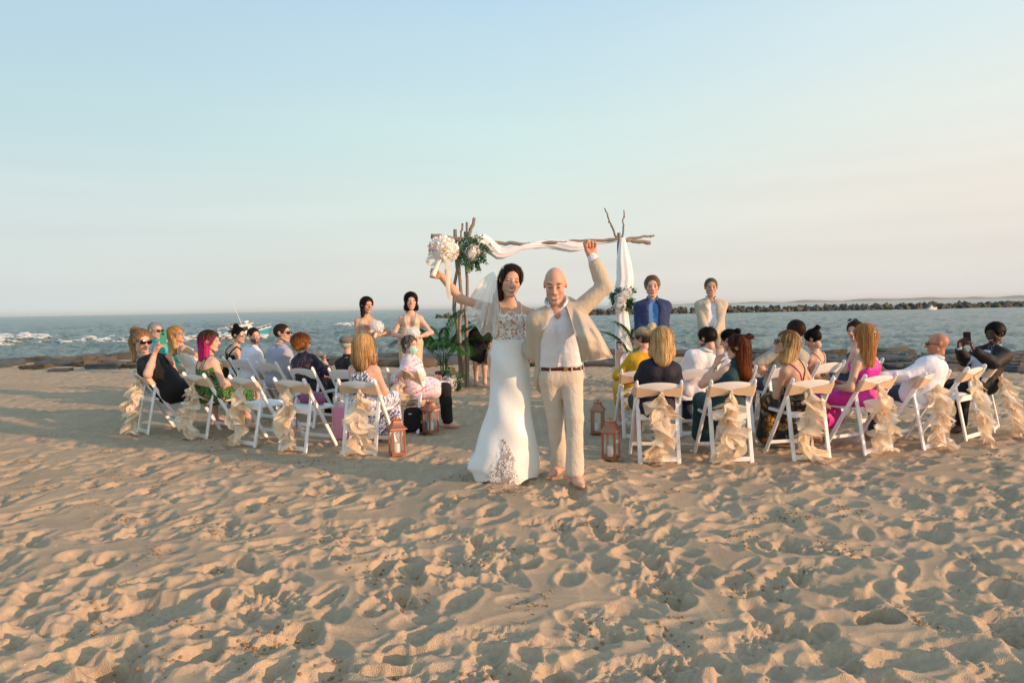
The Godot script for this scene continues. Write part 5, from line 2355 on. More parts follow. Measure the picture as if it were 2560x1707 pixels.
	for q in 420:
		var u := rng.randf()
		var side := 1.0 if rng.randf() < 0.7 else -1.0
		var p := at + Basis(Vector3.UP, 0.32) * Vector3(lerpf(2.4, -7.5, u), -0.25 + rng.randf() * (0.65 + 0.7 * (1.0 - absf(u - 0.45) * 1.6)), side * (1.0 + u * 1.7 + rng.randf() * 1.1))
		var s := rng.randf_range(0.1, 0.32)
		g.ball(Transform3D(Basis().scaled(Vector3(s * 1.5, s * 0.6, s)), p), 6, 4)
	var o := put("boat_spray", g, M.foam)
	tag(o, "white spray thrown up along the hull of the motor boat", "spray")
	o.set_meta("kind", "stuff")
# ---------------------------------------------------------------- things on the sand
func make_props() -> void:
	var seats := {
		"LC1": "chair of the ponytailed woman in black, leftmost of the back row", "LC2": "chair of the pink haired woman in leaf print dress", "LC3": "empty white chair right of the pink haired woman",
		"LC4": "white chair with a purple handbag on its seat", "LC5": "chair of the woman in blue halter dress beside the aisle", "LC6": "front row aisle chair of the woman in face mask",
		"LA": "chair of the bearded man in white shirt", "LB": "chair of the man in checked shirt", "LC": "chair of the curly haired woman in navy blouse", "LD": "chair of the man in flat cap", "LA0": "chair of the woman with top bun",
		"L3": "chair of the windblown blonde woman behind the black dress", "L2": "chair of the grey haired man in turquoise shirt",
		"RC1": "chair of the blonde bob woman in navy dress, back row aisle end", "RC2": "chair of the long haired woman in dark teal", "RC3": "chair of the woman in dark floral dress", "RC4": "chair of the woman in magenta dress", "RC5": "chair of the bald man in white shirt",
		"RC6": "empty white chair right of the bald man", "RC7": "chair of the tuxedo man, rightmost in the photo", "RD1": "chair of the woman in mustard dress beside the aisle", "RD2": "chair of the bearded man looking down in white shirt",
		"RD3": "chair of the black haired woman in white top", "RD4": "chair of the man in grey green shirt", "RD5": "chair of the woman in leopard print dress", "RD6": "chair of the woman with sunglasses on her head"}
	var first: Node3D = null
	for k in CHAIRS:
		var c: Node3D
		if first == null:
			first = make_chair("white folding " + seats[k])
			c = first
		else:
			c = copy(first, "white folding " + seats[k], Vector3.ZERO, 0.0)
		c.position = CHAIRS[k][0] + Vector3(0, ground(CHAIRS[k][0].x, CHAIRS[k][0].z), 0)
		c.rotation.y = CHAIRS[k][1]
	var sashes := {"LC1": "tied on the ponytailed woman's chair", "LC2": "tied on the pink haired woman's chair", "LC3": "tied on the empty chair left of the handbag chair", "LC4": "on the purple handbag chair", "LC5": "on the blue halter dress woman's chair", "LC6": "tied on the masked woman's aisle chair", "LA0": "on the chair of the woman with top bun",
		"RC1": "on the chair of the woman in navy dress", "RC2": "on the chair of the woman in dark teal dress", "RC3": "on the chair of the woman in dark floral dress", "RC4": "on the chair of the woman in magenta", "RC5": "on the chair of the bald man", "RC6": "blown sideways from the empty chair beside the bald man", "RC7": "blown sideways at the right edge of the photo", "RD1": "on the chair of the woman in mustard dress"}
	var n := 0
	for k in sashes:
		n += 1
		var wind := Vector3(0.02, 0, -0.02)
		if k in ["RC6", "RC7"]:
			wind = Vector3(0.3, 0.0, -0.22)
		elif k in ["LC1", "LC2"]:
			wind = Vector3(-0.06, 0, -0.12)
		var s := make_sash(400 + n, "ivory chiffon sash with ruffled tails " + sashes[k], wind)
		s.position = CHAIRS[k][0] + Vector3(0, ground(CHAIRS[k][0].x, CHAIRS[k][0].z), 0)
		s.rotation.y = CHAIRS[k][1]
	# lanterns
	var lan := [[Vector3(-1.22, 0, -6.82), 0.45, "copper lantern on the sand beside the blue halter dress"], [Vector3(-1.02, 0, -8.05), 0.75, "copper lantern in front of black trousers of the masked woman"], [Vector3(0.96, 0, -6.46), -0.5, "nearer copper lantern right of the groom"], [Vector3(1.01, 0, -7.85), -0.3, "farther copper lantern right of the groom, beside the hanging greenery"], [Vector3(-1.09, 0, -11.93), 0.1, "small copper lantern beside the potted palm at the arch"]]
	var l0 := make_lantern(lan[0][2])
	for k in lan.size():
		var l := l0 if k == 0 else copy(l0, lan[k][2], Vector3.ZERO, 0.0)
		l.position = lan[k][0] + Vector3(0, ground(lan[k][0].x, lan[k][0].z) + 0.005, 0)
		l.rotation.y = lan[k][1]
		if k < 4:
			candle("white pillar candle inside the " + lan[k][2], l.position + Vector3(0, 0.019, 0))
	arch()
	palm_pot("potted palm in terracotta pot left of the arch", Vector3(-1.32, ground(-1.3, -12.6), -12.6), 5, 1.15, 24)
	palm_pot("potted palm half hidden behind the woman in mustard", Vector3(2.2, ground(2.2, -11.7), -11.7), 8, 0.8, 7)
	# glass jar and flowers at the foot of the arch
	var jar := thing("glass_jar", "clear glass jar on the sand beside the white hydrangea", "jar", Vector3(-1.3, ground(-1.3, -11.75), -11.75))
	var g := Geo.new()
	g.lathe(Transform3D(), PackedVector2Array([Vector2(0.0, 0.0), Vector2(0.09, 0.0), Vector2(0.105, 0.03), Vector2(0.105, 0.16), Vector2(0.08, 0.2), Vector2(0.075, 0.24)]), 20)
	put("jar_glass", g, M.jar, jar)
	g = Geo.new()
	g.lathe(Transform3D(), PackedVector2Array([Vector2(0.078, 0.225), Vector2(0.085, 0.23), Vector2(0.085, 0.245), Vector2(0.078, 0.25)]), 20)
	put("rim", g, M.gold, jar)
	flowers("white hydrangea with eucalyptus lying at the foot of the arch", Vector3(-1.12, ground(-1.1, -11.55) + 0.14, -11.55), 0.13, 0.3, 1, 61, 20)
	flowers("white flowers among eucalyptus on the left corner of the arch", SPOT.hyd1, 0.14, 0.36, 1, 62, 46)
	flowers("white roses with eucalyptus tied halfway down the draped post", SPOT.hyd2, 0.1, 0.26, 3, 63, 30)
	bouquet("bride's round cream bouquet with brooch and trailing ribbon held high", SPOT.bouquet, SPOT.bq_handle, 0.112, 71, true)
	bouquet("white bouquet held by the bridesmaid with long hair", SPOT.bq1, SPOT.bq1 + Vector3(-0.02, -0.07, 0.0), 0.09, 72, false)
	bouquet("white bouquet held by the bridesmaid with dark bob", SPOT.bq2, SPOT.bq2 + Vector3(0.0, -0.07, 0.0), 0.09, 73, false)
	phone("teal cased phone held up by the ponytailed woman", SPOT.teal_phone, Basis(Vector3.UP, 0.25) * Basis(Vector3.RIGHT, -0.1), M.phone_teal, -1.0)
	phone("phone showing a photo held by the woman in mustard", SPOT.phone1, Basis(Vector3.UP, 0.1) * Basis(Vector3.RIGHT, -0.15), M.phone_tan, 1.0)
	phone("dark phone held by the tuxedo man", SPOT.phone2, Basis(Vector3.UP, -0.7) * Basis(Vector3.BACK, 0.05), M.phone_dark, -1.0)
	# handbag, gift bag, tote
	var c4: Vector3 = CHAIRS.LC4[0]
	var th: float = CHAIRS.LC4[1]
	var bag := thing("handbag", "purple leather handbag with long strap on the empty chair seat", "handbag", c4 + Basis(Vector3.UP, th) * Vector3(-0.02, 0.465, 0.1) + Vector3(0, ground(c4.x, c4.z), 0), th)
	g = Geo.new()
	var f := Field.new(0.012, 0.03)
	f.cone(Vector3(-0.11, 0.055, 0), Vector3(0.11, 0.055, 0), 0.06, 0.06)
	f.cone(Vector3(-0.08, 0.1, 0), Vector3(0.08, 0.1, 0), 0.045, 0.045)
	f.cut(Vector3(0, 0.0, 0), Vector3.DOWN)
	f.build()
	f.extract(g, Color.WHITE)
	fold(g, 0.006, 9.0, 3)
	put("bag_body", g, M.purse, bag)
	g = Geo.new()
	g.tube(PackedVector3Array([Vector3(0.1, 0.12, -0.02), Vector3(0.2, 0.08, -0.06), Vector3(0.23, -0.1, -0.12), Vector3(0.24, -0.3, -0.16), Vector3(0.2, -0.4, -0.15), Vector3(0.14, -0.36, -0.12), Vector3(0.16, -0.1, -0.08), Vector3(0.14, 0.06, -0.02)]), [0.006], 6)
	put("strap", g, M.purse, bag)
	g = Geo.new()
	g.ball(Transform3D(Basis().scaled(Vector3(0.012, 0.012, 0.006)), Vector3(0.0, 0.09, -0.055)), 8, 6)
	put("clasp", g, M.gold, bag)
	var gift := thing("gift_bag", "pink paper gift bag under the chairs of the left rows", "bag", Vector3(-2.02, ground(-2.0, -7.8), -7.8), 0.5)
	g = Geo.new()
	g.box(Transform3D(Basis(), Vector3(0, 0.19, 0)), Vector3(0.26, 0.38, 0.11), 0.006)
	put("bag_body", g, M.bag_pink, gift)
	g = Geo.new()
	for z in [-0.04, 0.04]:
		g.tube(PackedVector3Array([Vector3(-0.06, 0.37, z), Vector3(-0.05, 0.47, z), Vector3(0.05, 0.47, z), Vector3(0.06, 0.37, z)]), [0.004], 6)
	put("handle", g, M.paper, gift)
	g = Geo.new()
	for k in 7:
		g.leaf(Vector3(-0.09 + k * 0.03, 0.36, 0.0), Vector3(sin(k * 2.0) * 0.4, 1, cos(k * 3.0) * 0.3).normalized(), Vector3.BACK, 0.11, 0.08, 0.0)
	put("tissue_paper", g, M.paper, gift)
	var tote := thing("tote_bag", "black tote bag standing behind the copper lantern by the masked woman", "bag", Vector3(-1.2, ground(-1.2, -8.0), -8.15), 0.3)
	g = Geo.new()
	f = Field.new(0.016, 0.04)
	for k in 5:
		f.cone(Vector3(-0.1, 0.05 + k * 0.05, 0), Vector3(0.1, 0.05 + k * 0.05, 0), 0.075 - k * 0.005, 0.075 - k * 0.005)
	f.cut(Vector3(0, 0.0, 0), Vector3.DOWN)
	f.build()
	f.extract(g, Color.WHITE)
	fold(g, 0.008, 7.0, 13)
	put("bag_body", g, M.black_cloth, tote)
	g = Geo.new()
	g.ball(Transform3D(Basis().scaled(Vector3(0.02, 0.02, 0.008)), Vector3(0.05, 0.12, 0.075)), 10, 6)
	put("stud", g, M.gold, tote)
	# greenery with whitewashed driftwood hung on the aisle chairs
	aisle_piece("hanging greenery with whitewashed driftwood sticks on the masked woman's chair", "LC6", 0.24, 81)
	aisle_piece("hanging greenery on the aisle side of the mustard woman's chair", "RD1", -0.25, 82)
	# order of service book in the officiant's hand
	var bk := thing("book", "dark bound book held by the officiant behind the bride", "book", SPOT.book, 0.6)
	bk.rotation = Vector3(0.1, 0.9, -0.22)
	g = Geo.new()
	g.box(Transform3D(Basis(), Vector3.ZERO), Vector3(0.2, 0.27, 0.03), 0.004)
	put("cover", g, M.book, bk)
	g = Geo.new()
	g.box(Transform3D(Basis(), Vector3(0.004, 0.0, 0)), Vector3(0.196, 0.274, 0.022), 0.002)
	put("pages", g, M.paper, bk)
	make_boat(SPOT.boat)
	var sb := thing("small_boat", "tiny white boat far off in front of the breakwater", "boat", SPOT.small_boat, 0.2)
	sb.scale = Vector3.ONE * 0.6
	g = Geo.new()
	var rows := []
	for r in 2:
		var pts := PackedVector3Array()
		for q in 16:
			var a := TAU * q / 16.0
			pts.append(Vector3(cos(a) * (2.9 + 0.4 * r), r * 0.9 + maxf(0.0, cos(a)) * 0.5 * r, sin(a) * (0.9 + 0.3 * r)))
		rows.append(pts)
	g.sheet(rows, true)
	put("hull", g, M.boat_white, sb)
	g = Geo.new()
	g.box(Transform3D(Basis(), Vector3(-0.3, 1.5, 0)), Vector3(1.6, 1.4, 1.3), 0.1)
	put("cabin", g, M.boat_white, sb)
	g = Geo.new()
	g.box(Transform3D(Basis(), Vector3(-0.3, 1.75, 0)), Vector3(1.66, 0.5, 1.34), 0.05)
	put("window", g, M.boat_glass, sb)


func arch() -> void:
	var t := thing("driftwood_arch", "wedding arch of rough driftwood poles and branches", "arch", Vector3.ZERO)
	var gl := ground(-0.95, -12.26) - 0.15
	for p in [[-1.0, -12.2, -1.02, -12.34, 2.98, 0.04, 0.03, 211], [-0.94, -12.12, -0.93, -12.22, 2.75, 0.038, 0.028, 212], [-0.86, -12.3, -0.79, -12.26, 3.1, 0.042, 0.022, 213]]:
		branch("post", Vector3(p[0], gl, p[1]), Vector3(p[2], p[4], p[3]), p[5], p[6], 0.1, p[7], t)
	for p in [[2.06, -12.4, 2.02, -12.32, 2.86, 0.042, 0.03, 221], [2.14, -12.5, 2.16, -12.42, 2.62, 0.036, 0.03, 222], [2.2, -12.42, 2.2, -12.4, 2.3, 0.024, 0.016, 223]]:
		branch("post", Vector3(p[0], gl, p[1]), Vector3(p[2], p[4], p[3]), p[5], p[6], 0.09, p[7], t)
	branch("beam", SPOT.beam_l, SPOT.beam_m1, 0.046, 0.038, 0.03, 231, t)
	branch("beam", SPOT.beam_m1, SPOT.beam_m2, 0.036, 0.032, 0.05, 232, t)
	branch("beam", SPOT.beam_m2, SPOT.beam_r1, 0.032, 0.03, 0.05, 233, t)
	branch("beam", SPOT.beam_r1, SPOT.beam_r, 0.03, 0.036, 0.04, 234, t)
	branch("bough", SPOT.cross, SPOT.bough, 0.026, 0.02, 0.03, 235, t)
	branch("bough", SPOT.cross, SPOT.spr1, 0.022, 0.011, 0.03, 236, t)
	branch("bough", SPOT.cross + Vector3(0.08, 0, 0), SPOT.spr2, 0.02, 0.01, 0.035, 237, t)
	branch("bough", SPOT.beam_m1 + Vector3(-0.1, -0.05, 0.05), SPOT.beam_m1 + Vector3(0.06, 0.42, 0.0), 0.036, 0.03, 0.03, 238, t)
	branch("bough", SPOT.beam_m1 + Vector3(-0.24, -0.1, 0.05), SPOT.beam_m1 + Vector3(-0.17, 0.32, 0.0), 0.02, 0.016, 0.03, 239, t)
	# cloth twisted along the beam
	var drape := thing("white_drape", "white sheer cloth twisted along the arch beam and down the right post", "drape")
	var path := [SPOT.hyd1 + Vector3(-0.35, 0.0, 0.0), SPOT.beam_m1 + Vector3(0.2, 0.0, 0.05), SPOT.beam_m2 + Vector3(-0.55, -0.16, 0.05), SPOT.beam_m2 + Vector3(-0.1, -0.06, 0.06), SPOT.beam_m2 + Vector3(0.35, 0.0, 0.0), SPOT.beam_m3 + Vector3(-0.2, -0.1, 0.04), SPOT.beam_m3 + Vector3(0.15, -0.02, 0.02), SPOT.cross]
	var wide := [0.05, 0.11, 0.11, 0.04, 0.07, 0.1, 0.06, 0.03]
	cloth_run(drape, path, wide, 5.0)
	var c: Vector3 = SPOT.cross + Vector3(0.07, 0.03, 0.1)
	var path2 := [c, c + Vector3(0.0, -0.35, 0.05), c + Vector3(0.03, -0.75, 0.06), Vector3(SPOT.hyd2.x + 0.02, SPOT.hyd2.y + 0.1, c.z + 0.03), Vector3(SPOT.hyd2.x, SPOT.hyd2.y - 0.2, c.z + 0.05), Vector3(SPOT.hyd2.x + 0.02, 0.9, c.z + 0.05), Vector3(SPOT.hyd2.x + 0.04, 0.1, c.z + 0.1)]
	cloth_run(drape, path2, [0.04, 0.12, 0.15, 0.1, 0.13, 0.15, 0.16], 0.4)


func cloth_run(parent: Node3D, path: Array, wide: Array, turns: float) -> void:
	var curve := Curve3D.new()
	for k in path.size():
		var d: Vector3 = (path[mini(k + 1, path.size() - 1)] - path[maxi(k - 1, 0)]) * 0.17
		curve.add_point(path[k], -d, d)
	var g := Geo.new()
	var rows := []
	var total := curve.get_baked_length()
	for r in 70:
		var t := r / 69.0
		var p := curve.sample_baked(t * total)
		var q := curve.sample_baked(minf(t + 0.01, 1.0) * total) - curve.sample_baked(maxf(t - 0.01, 0.0) * total)
		var d := q.normalized()
		var side := d.cross(Vector3.BACK).normalized()
		var up := side.cross(d)
		var w := lerpf(wide[int(t * (wide.size() - 1.001))], wide[mini(int(t * (wide.size() - 1.001)) + 1, wide.size() - 1)], fposmod(t * (wide.size() - 1.001), 1.0))
		var pts := PackedVector3Array()
		for k in 29:
			var a := TAU * k / 28.0
			var pleat := 1.0 + 0.16 * sin(a * 7.0 + t * turns * 6.0)
			pts.append(p + (side * cos(a) * w + up * sin(a) * minf(w * 0.5, 0.07)) * pleat)
		rows.append(pts)
	g.sheet(rows)
	put("cloth", g, M.drape, parent)


func flowers(label: String, at: Vector3, r: float, spread: float, count: int, s: int, greens: int) -> void:
	var t := thing("flower_arrangement", label, "flowers", at, 0.0, "white flower arrangements of the arch")
	var rng := rngs(s)
	for k in count:
		var g := Geo.new()
		var c := Vector3.ZERO
		if count > 1:
			c = [Vector3(0.05, 0.11, 0.08), Vector3(-0.05, 0.0, 0.09), Vector3(-0.06, -0.12, 0.08)][k]
		core(g, c, r * 0.55)
		bloom(g, c, r, 90 if count == 1 else 55, s + k, 1.0, Vector3(0, 0.4, 1))
		put("bloom", g, M.petal, t)
	for k in greens:
		var a := TAU * k / greens + rng.randf_range(-0.2, 0.2)
		var d := Vector3(cos(a), sin(a) * 0.9, rng.randf_range(-0.35, 0.45))
		var g := Geo.new()
		sprig(g, d * r * rng.randf_range(0.5, 0.95) + Vector3(0, 0, rng.randf_range(-0.03, 0.03)), d + Vector3(rng.randf_range(-0.4, 0.4), rng.randf_range(-0.4, 0.4), 0), spread * rng.randf_range(0.45, 0.8), 0.055 + 0.03 * rng.randf(), s * 50 + k)
		put("leafy_sprig", g, M.eucalyptus if k % 5 else M.dusty, t)


func bouquet(label: String, at: Vector3, hold: Vector3, r: float, s: int, fancy: bool) -> void:
	var t := thing("bouquet", label, "bouquet", at, 0.0, "round bouquets")
	var aim := (at - hold).normalized()
	var h := hold - at
	var g := Geo.new()
	var rng := rngs(s)
	core(g, Vector3.ZERO, r * 0.82)
	put("flower_ball", g, M.petal_cream, t)
	var n := 26 if fancy else 22
	for k in n:
		var y := 1.0 - 1.45 * (k + 0.5) / n
		var a := k * 2.39996
		var rad := sqrt(maxf(0.0, 1.0 - y * y))
		var d := Basis(Quaternion(Vector3.UP, aim)) * Vector3(cos(a) * rad, y, sin(a) * rad)
		g = Geo.new()
		bloom(g, d * r * 0.8, r * 0.4, 18, s * 40 + k, 1.0, d, 0.12)
		put("rose", g, (M.petal_pink if fancy and k % 9 == 4 else M.petal_cream) if fancy else M.petal, t)
	g = Geo.new()
	g.tube(PackedVector3Array([aim * -r * 0.5, h * 0.75, h + (h.normalized()) * 0.05, h + h.normalized() * 0.085]), [0.035, 0.021, 0.022, 0.024], 10)
	put("wrapped_stem", g, M.ribbon, t)
	if not fancy:
		return
	g = Geo.new()
	g.ball(Transform3D(Basis().scaled(Vector3(0.016, 0.016, 0.008)), Vector3(0.016, 0.0, r * 0.98)), 12, 6)
	put("brooch", g, M.gold, t)
	for q in 2:
		g = Geo.new()
		var rows := []
		for k in 14:
			var u := k / 13.0
			var c := h * 0.5 + Vector3(0.05 + 0.035 * u + 0.012 * sin(u * 6.0 + q), -u * (0.2 if q else 0.34), 0.03 + 0.02 * sin(u * 5.0))
			rows.append(PackedVector3Array([c + Vector3(-0.018, 0, 0), c + Vector3(0.0, 0.0, 0.004), c + Vector3(0.018, 0.006 * u, 0.006 * sin(u * 9.0))]))
		g.sheet(rows)
		put("ribbon_tail", g, M.ribbon, t)
	g = Geo.new()
	var pts := PackedVector3Array()
	for k in 15:
		var a := TAU * k / 14.0
		pts.append(h * 0.6 + Vector3(-0.06 + cos(a) * 0.04, sin(a) * 0.03, 0.0))
	g.tube(pts, [0.016], 6, 0.2, Vector3.BACK)
	put("bow_loop", g, M.ribbon, t)


func phone(label: String, at: Vector3, b: Basis, m: Material, face: float) -> void:
	var t := thing("phone", label, "phone", at)
	t.basis = b
	var g := Geo.new()
	g.box(Transform3D(), Vector3(0.074, 0.152, 0.01), 0.004)
	put("phone_case", g, m, t)
	g = Geo.new()
	g.box(Transform3D(Basis(), Vector3(0, 0, face * 0.0046)), Vector3(0.066, 0.142, 0.003), 0.001)
	put("screen", g, M.phone_dark, t)
	g = Geo.new()
	g.box(Transform3D(Basis(), Vector3(0.0, 0.05, -face * 0.006)), Vector3(0.024, 0.026, 0.004), 0.002)
	put("camera_bump", g, M.phone_dark, t)
	if m == M.phone_tan:
		g = Geo.new()
		g.box(Transform3D(Basis(), Vector3(0, 0.0, face * 0.0064)), Vector3(0.05, 0.085, 0.0006), 0.0002)
		var im := Image.create(32, 64, false, Image.FORMAT_RGB8)
		im.fill(Color("9fb6c0"))
		im.fill_rect(Rect2i(0, 40, 32, 24), Color("b79a78"))
		dab(im, Vector2(11, 30), Vector2(5, 16), 0, Color("e9e4e6"))
		dab(im, Vector2(21, 32), Vector2(5, 17), 0, Color("7c4a52"))
		dab(im, Vector2(11, 12), Vector2(3, 4), 0, Color("6a4436"))
		put("screen_picture", g, mat(Color.WHITE, 0.2, {"albedo_texture": ImageTexture.create_from_image(im), "uv1_scale": Vector3(20, -11.7, 1), "uv1_offset": Vector3(0.5, 0.5, 0)}), t)


func aisle_piece(label: String, key: String, x: float, s: int) -> void:
	var c: Vector3 = CHAIRS[key][0]
	var th: float = CHAIRS[key][1]
	var t := thing("aisle_decoration", label, "decoration", c + Basis(Vector3.UP, th) * Vector3(x, 0.6, -0.17) + Vector3(0, ground(c.x, c.z), 0), th, "greenery hung on the aisle chairs")
	var rng := rngs(s)
	for k in 26:
		var g := Geo.new()
		var u := rng.randf()
		var at := Vector3(rng.randf_range(-0.05, 0.05), -u * 0.3, rng.randf_range(-0.12, 0.12))
		sprig(g, at, Vector3(rng.randf_range(-1, 1), rng.randf_range(-1.4, 0.3), rng.randf_range(-1, 1)), 0.1, 0.026, s * 60 + k)
		put("leafy_sprig", g, M.dusty if k % 3 else M.eucalyptus, t)
	for k in 6:
		var side := -1.0 if x > 0 else 1.0
		branch("driftwood_stick", Vector3(0.03 * side * -1.0 - 0.02, -0.02 - k * 0.028, -0.02 + 0.02 * k), Vector3(-0.02 - 0.03 * side * -1.0, -0.2 - k * 0.032, -0.1 + 0.02 * k), 0.012, 0.009, 0.02, s * 7 + k, t).material_override = M.wood_white
	var g2 := Geo.new()
	core(g2, Vector3(0, 0.06, 0.02), 0.03)
	bloom(g2, Vector3(0, 0.06, 0.02), 0.05, 26, s)
	put("bloom", g2, M.petal, t)


# ---------------------------------------------------------------- the guests and the couple
static func build_share(list: Array, tpl: Dictionary, which: int, step: int, out: Array) -> void:
	var k := which
	while k < list.size():
		out[k] = make_person(list[k][4], tpl)
		k += step


func make_people() -> void:
	var tpl := {}
	for q in [["", 0.005, 0.0052], ["_fine", 0.003, 0.0038]]:
		tpl["head_m" + q[0]] = head_shape(true, q[1])
		tpl["head_f" + q[0]] = head_shape(false, q[1])
		for p in ["relaxed", "fist", "flat", "grip", "claw"]:
			tpl["hand_" + p + q[0]] = hand_shape(p, q[2])
	var list := cast()
	var out := []
	out.resize(list.size())
	var threads := []
	for k in 4:
		var th := Thread.new()
		th.start(build_share.bind(list, tpl, k, 4, out))
		threads.append(th)
	for th in threads:
		th.wait_to_finish()
	for k in list.size():
		var base: Vector3 = list[k][0]
		var sp: Dictionary = list[k][4]
		if sp.get("sit", false):
			base.y += ground(base.x, base.z)
		var t := thing("person", list[k][2], "person", base, list[k][1], list[k][3])
		var made := {}
		for part in out[k]:
			var parent: Node = made.get(part[3], t) if part[3] else t
			var o := put(part[0], part[1], M[part[2]], parent)
			if not made.has(part[0]):
				made[part[0]] = o
		if sp.get("res", "") == "_fine":
			if sp.sex == "f":
				dress_bride(t)
			else:
				dress_groom(t, sp)


func dress_bride(t: Node3D) -> void:
	var g := Geo.new()
	var rows := []
	var n := 72
	for r in range((GOWN.size() - 1) * 3 + 1):
		var i := mini(r / 3, GOWN.size() - 2)
		var u := r / 3.0 - i
		var row := []
		for k in 5:
			row.append(lerpf(GOWN[i][k], GOWN[i + 1][k], u))
		var low := smooth01(0.5, 0.0, row[0])
		var pts := PackedVector3Array()
		for q in n:
			var a := TAU * q / n
			var cx: float = (row[1] + row[2]) * 0.5
			var half: float = (row[2] - row[1]) * 0.5
			var z: float = row[3] if sin(a) > 0.0 else -row[4]
			var pleat := 1.0 + low * (0.05 * sin(a * 5.0 + 1.0 + row[0] * 2.0) + 0.03 * sin(a * 9.0 + 2.0)) * (1.0 if absf(cos(a)) < 0.93 else 0.4)
			var drop := 0.0
			if r == (GOWN.size() - 1) * 3:
				drop = -0.03 * (0.5 + 0.5 * sin(a * 5.0 + 1.0)) - 0.035 * maxf(0.0, sin(a))
			pts.append(Vector3(cx + cos(a) * half * (1.0 if low < 0.01 else pleat), maxf(row[0] + drop, -0.02), sin(a) * z * pleat + 0.012 * sin(row[0] * 16.0 + cos(a) * 3.0) * (1.0 - low) * maxf(0.0, sin(a))))
		pts.append(pts[0])
		rows.append(pts)
	g.sheet(rows)
	var skirt := put("gown_skirt", g, M.satin, t)
	# lace let into the hem: sheer ground, then threads
	var lace := Geo.new()
	var sheer := Geo.new()
	var first := rows.size() - 17
	var lr := []
	var sr := []
	for r in range(first, rows.size()):
		var v := float(r - first) / (rows.size() - 1 - first)
		var p1 := PackedVector3Array()
		var p2 := PackedVector3Array()
		var mid := 19.5 - 2.0 * sin(v * 3.0)
		var half := 0.3 + 3.6 * sin(v * PI * 0.62) + (5.0 * smooth01(0.75, 1.0, v))
		for k in 13:
			var q := mid + lerpf(-half, half, k / 12.0)
			q = 72.0 - fposmod(72.0 - q, 72.0)
			var a: Vector3 = rows[r][int(q)]
			var b: Vector3 = rows[r][int(q) + 1]
			var p := a.lerp(b, q - int(q))
			var nn := Vector3(p.x, 0, p.z).normalized()
			p1.append(p + nn * 0.008 + Vector3(0, 0, 0.004))
			var inner := clampf(absf(k - 6.0) / 6.0 * 1.5, 0.0, 1.0)
			p2.append(p + nn * 0.0045 + Vector3(0, 0, 0.002))
		lr.append(p1)
		sr.append(p2.slice(2, 11))
	lace.sheet(lr)
	sheer.sheet(sr.slice(1))
	put("sheer_insert", sheer, M.sheer_brown, skirt)
	put("lace_insert", lace, M.lace_hem, skirt)
	# beaded edge at the waist
	var bead := Geo.new()
	var rng := rngs(9)
	for k in 130:
		var a := rng.randf() * TAU
		var r: PackedVector3Array = rows[rng.randi_range(0, 7)]
		var p := r[int(a / TAU * n)]
		bead.ball(Transform3D(Basis().scaled(Vector3(0.004, 0.005, 0.003)), p + Vector3(cos(a), 0, sin(a)) * 0.003), 6, 4)
	put("lace_applique", bead, M.satin, skirt)
	# toes of a white sandal under the hem
	var shoe := Geo.new()
	shoe.box(Transform3D(Basis(Vector3.UP, 0.1), Vector3(-0.03, -0.045, 0.24)), Vector3(0.085, 0.02, 0.12), 0.008)
	put("sandal", shoe, M.satin, t)
	# veil: a gathered fan of tulle in two layers
	for layer in 2:
		var veil := Geo.new()
		var vr := []
		var cols := 60
		for r in 22:
			var v := r / 21.0
			var reach := v * (1.0 if layer == 0 else 0.8)
			var pts := PackedVector3Array()
			for c in cols + 1:
				var u := float(c) / cols
				var h := u * (VEIL_HEM.size() - 1)
				var i := mini(int(h), VEIL_HEM.size() - 2)
				var hem: Vector3 = VEIL_HEM[i].lerp(VEIL_HEM[i + 1], h - i)
				var top: Vector3 = VEIL_TOP[0].lerp(VEIL_TOP[1], u)
				var p := top.lerp(hem, reach)
				p += Vector3(0.012 * sin(u * 15.0 + v * 3.0 + layer), 0.014 * sin(u * 23.0 + 2.0 * layer) * v, 0.03 * sin(u * 13.0 + 1.0 + layer * 1.7 + v * 1.5)) * v
				p += Vector3(0.0, 0.045 * sin(PI * v) * (1.0 - u), 0.0)
				p.z += 0.03 * sin(u * 34.0 + layer * 2.0 + v) * v + 0.015 * sin(u * 61.0) * v - 0.03 * layer + 0.06 * sin(PI * v)
				p.y += 0.008 * sin(u * 34.0) * v
				pts.append(p)
			vr.append(pts)
		veil.sheet(vr)
		var vo := put("veil", veil, M.tulle, t)
		var edge := Geo.new()
		edge.tube(vr[21], [0.0022], 5)
		put("veil_hem", edge, M.tulle_edge, vo)


func dress_groom(t: Node3D, sp: Dictionary) -> void:
	# the open front of the jacket, blown out to the side: outer cloth and lining
	var rows := []
	var inner := []
	for r in 21:
		var rr := r / 20.0 * (PANEL.size() - 1)
		var i := mini(int(rr), PANEL.size() - 2)
		var pts := PackedVector3Array()
		var pin := PackedVector3Array()
		for c in 16:
			var cc := c / 15.0 * 3.0
			var k := mini(int(cc), 2)
			var a: Vector3 = PANEL[i][k].lerp(PANEL[i][k + 1], cc - k)
			var b: Vector3 = PANEL[i + 1][k].lerp(PANEL[i + 1][k + 1], cc - k)
			var p := a.lerp(b, rr - i) + Vector3(0, 0, 0.014 * sin(c * 0.9 + r * 0.35))
			pts.append(p)
			pin.append(p - Vector3(0.002, 0, 0.008))
		rows.append(pts)
		inner.append(pin)
	var g := Geo.new()
	g.sheet(rows)
	var flap := put("jacket_front", g, M.linen, t)
	g = Geo.new()
	g.sheet(inner)
	put("lining", g, M.linen_light, flap)
	g = Geo.new()
	var edge := PackedVector3Array()
	for r in 21:
		edge.append(rows[r][0])
	for c in 16:
		edge.append(rows[20][c])
	for r in range(19, -1, -1):
		edge.append(rows[r][15])
	g.tube(edge, [0.005], 6)
	put("seam", g, M.linen_light, flap)



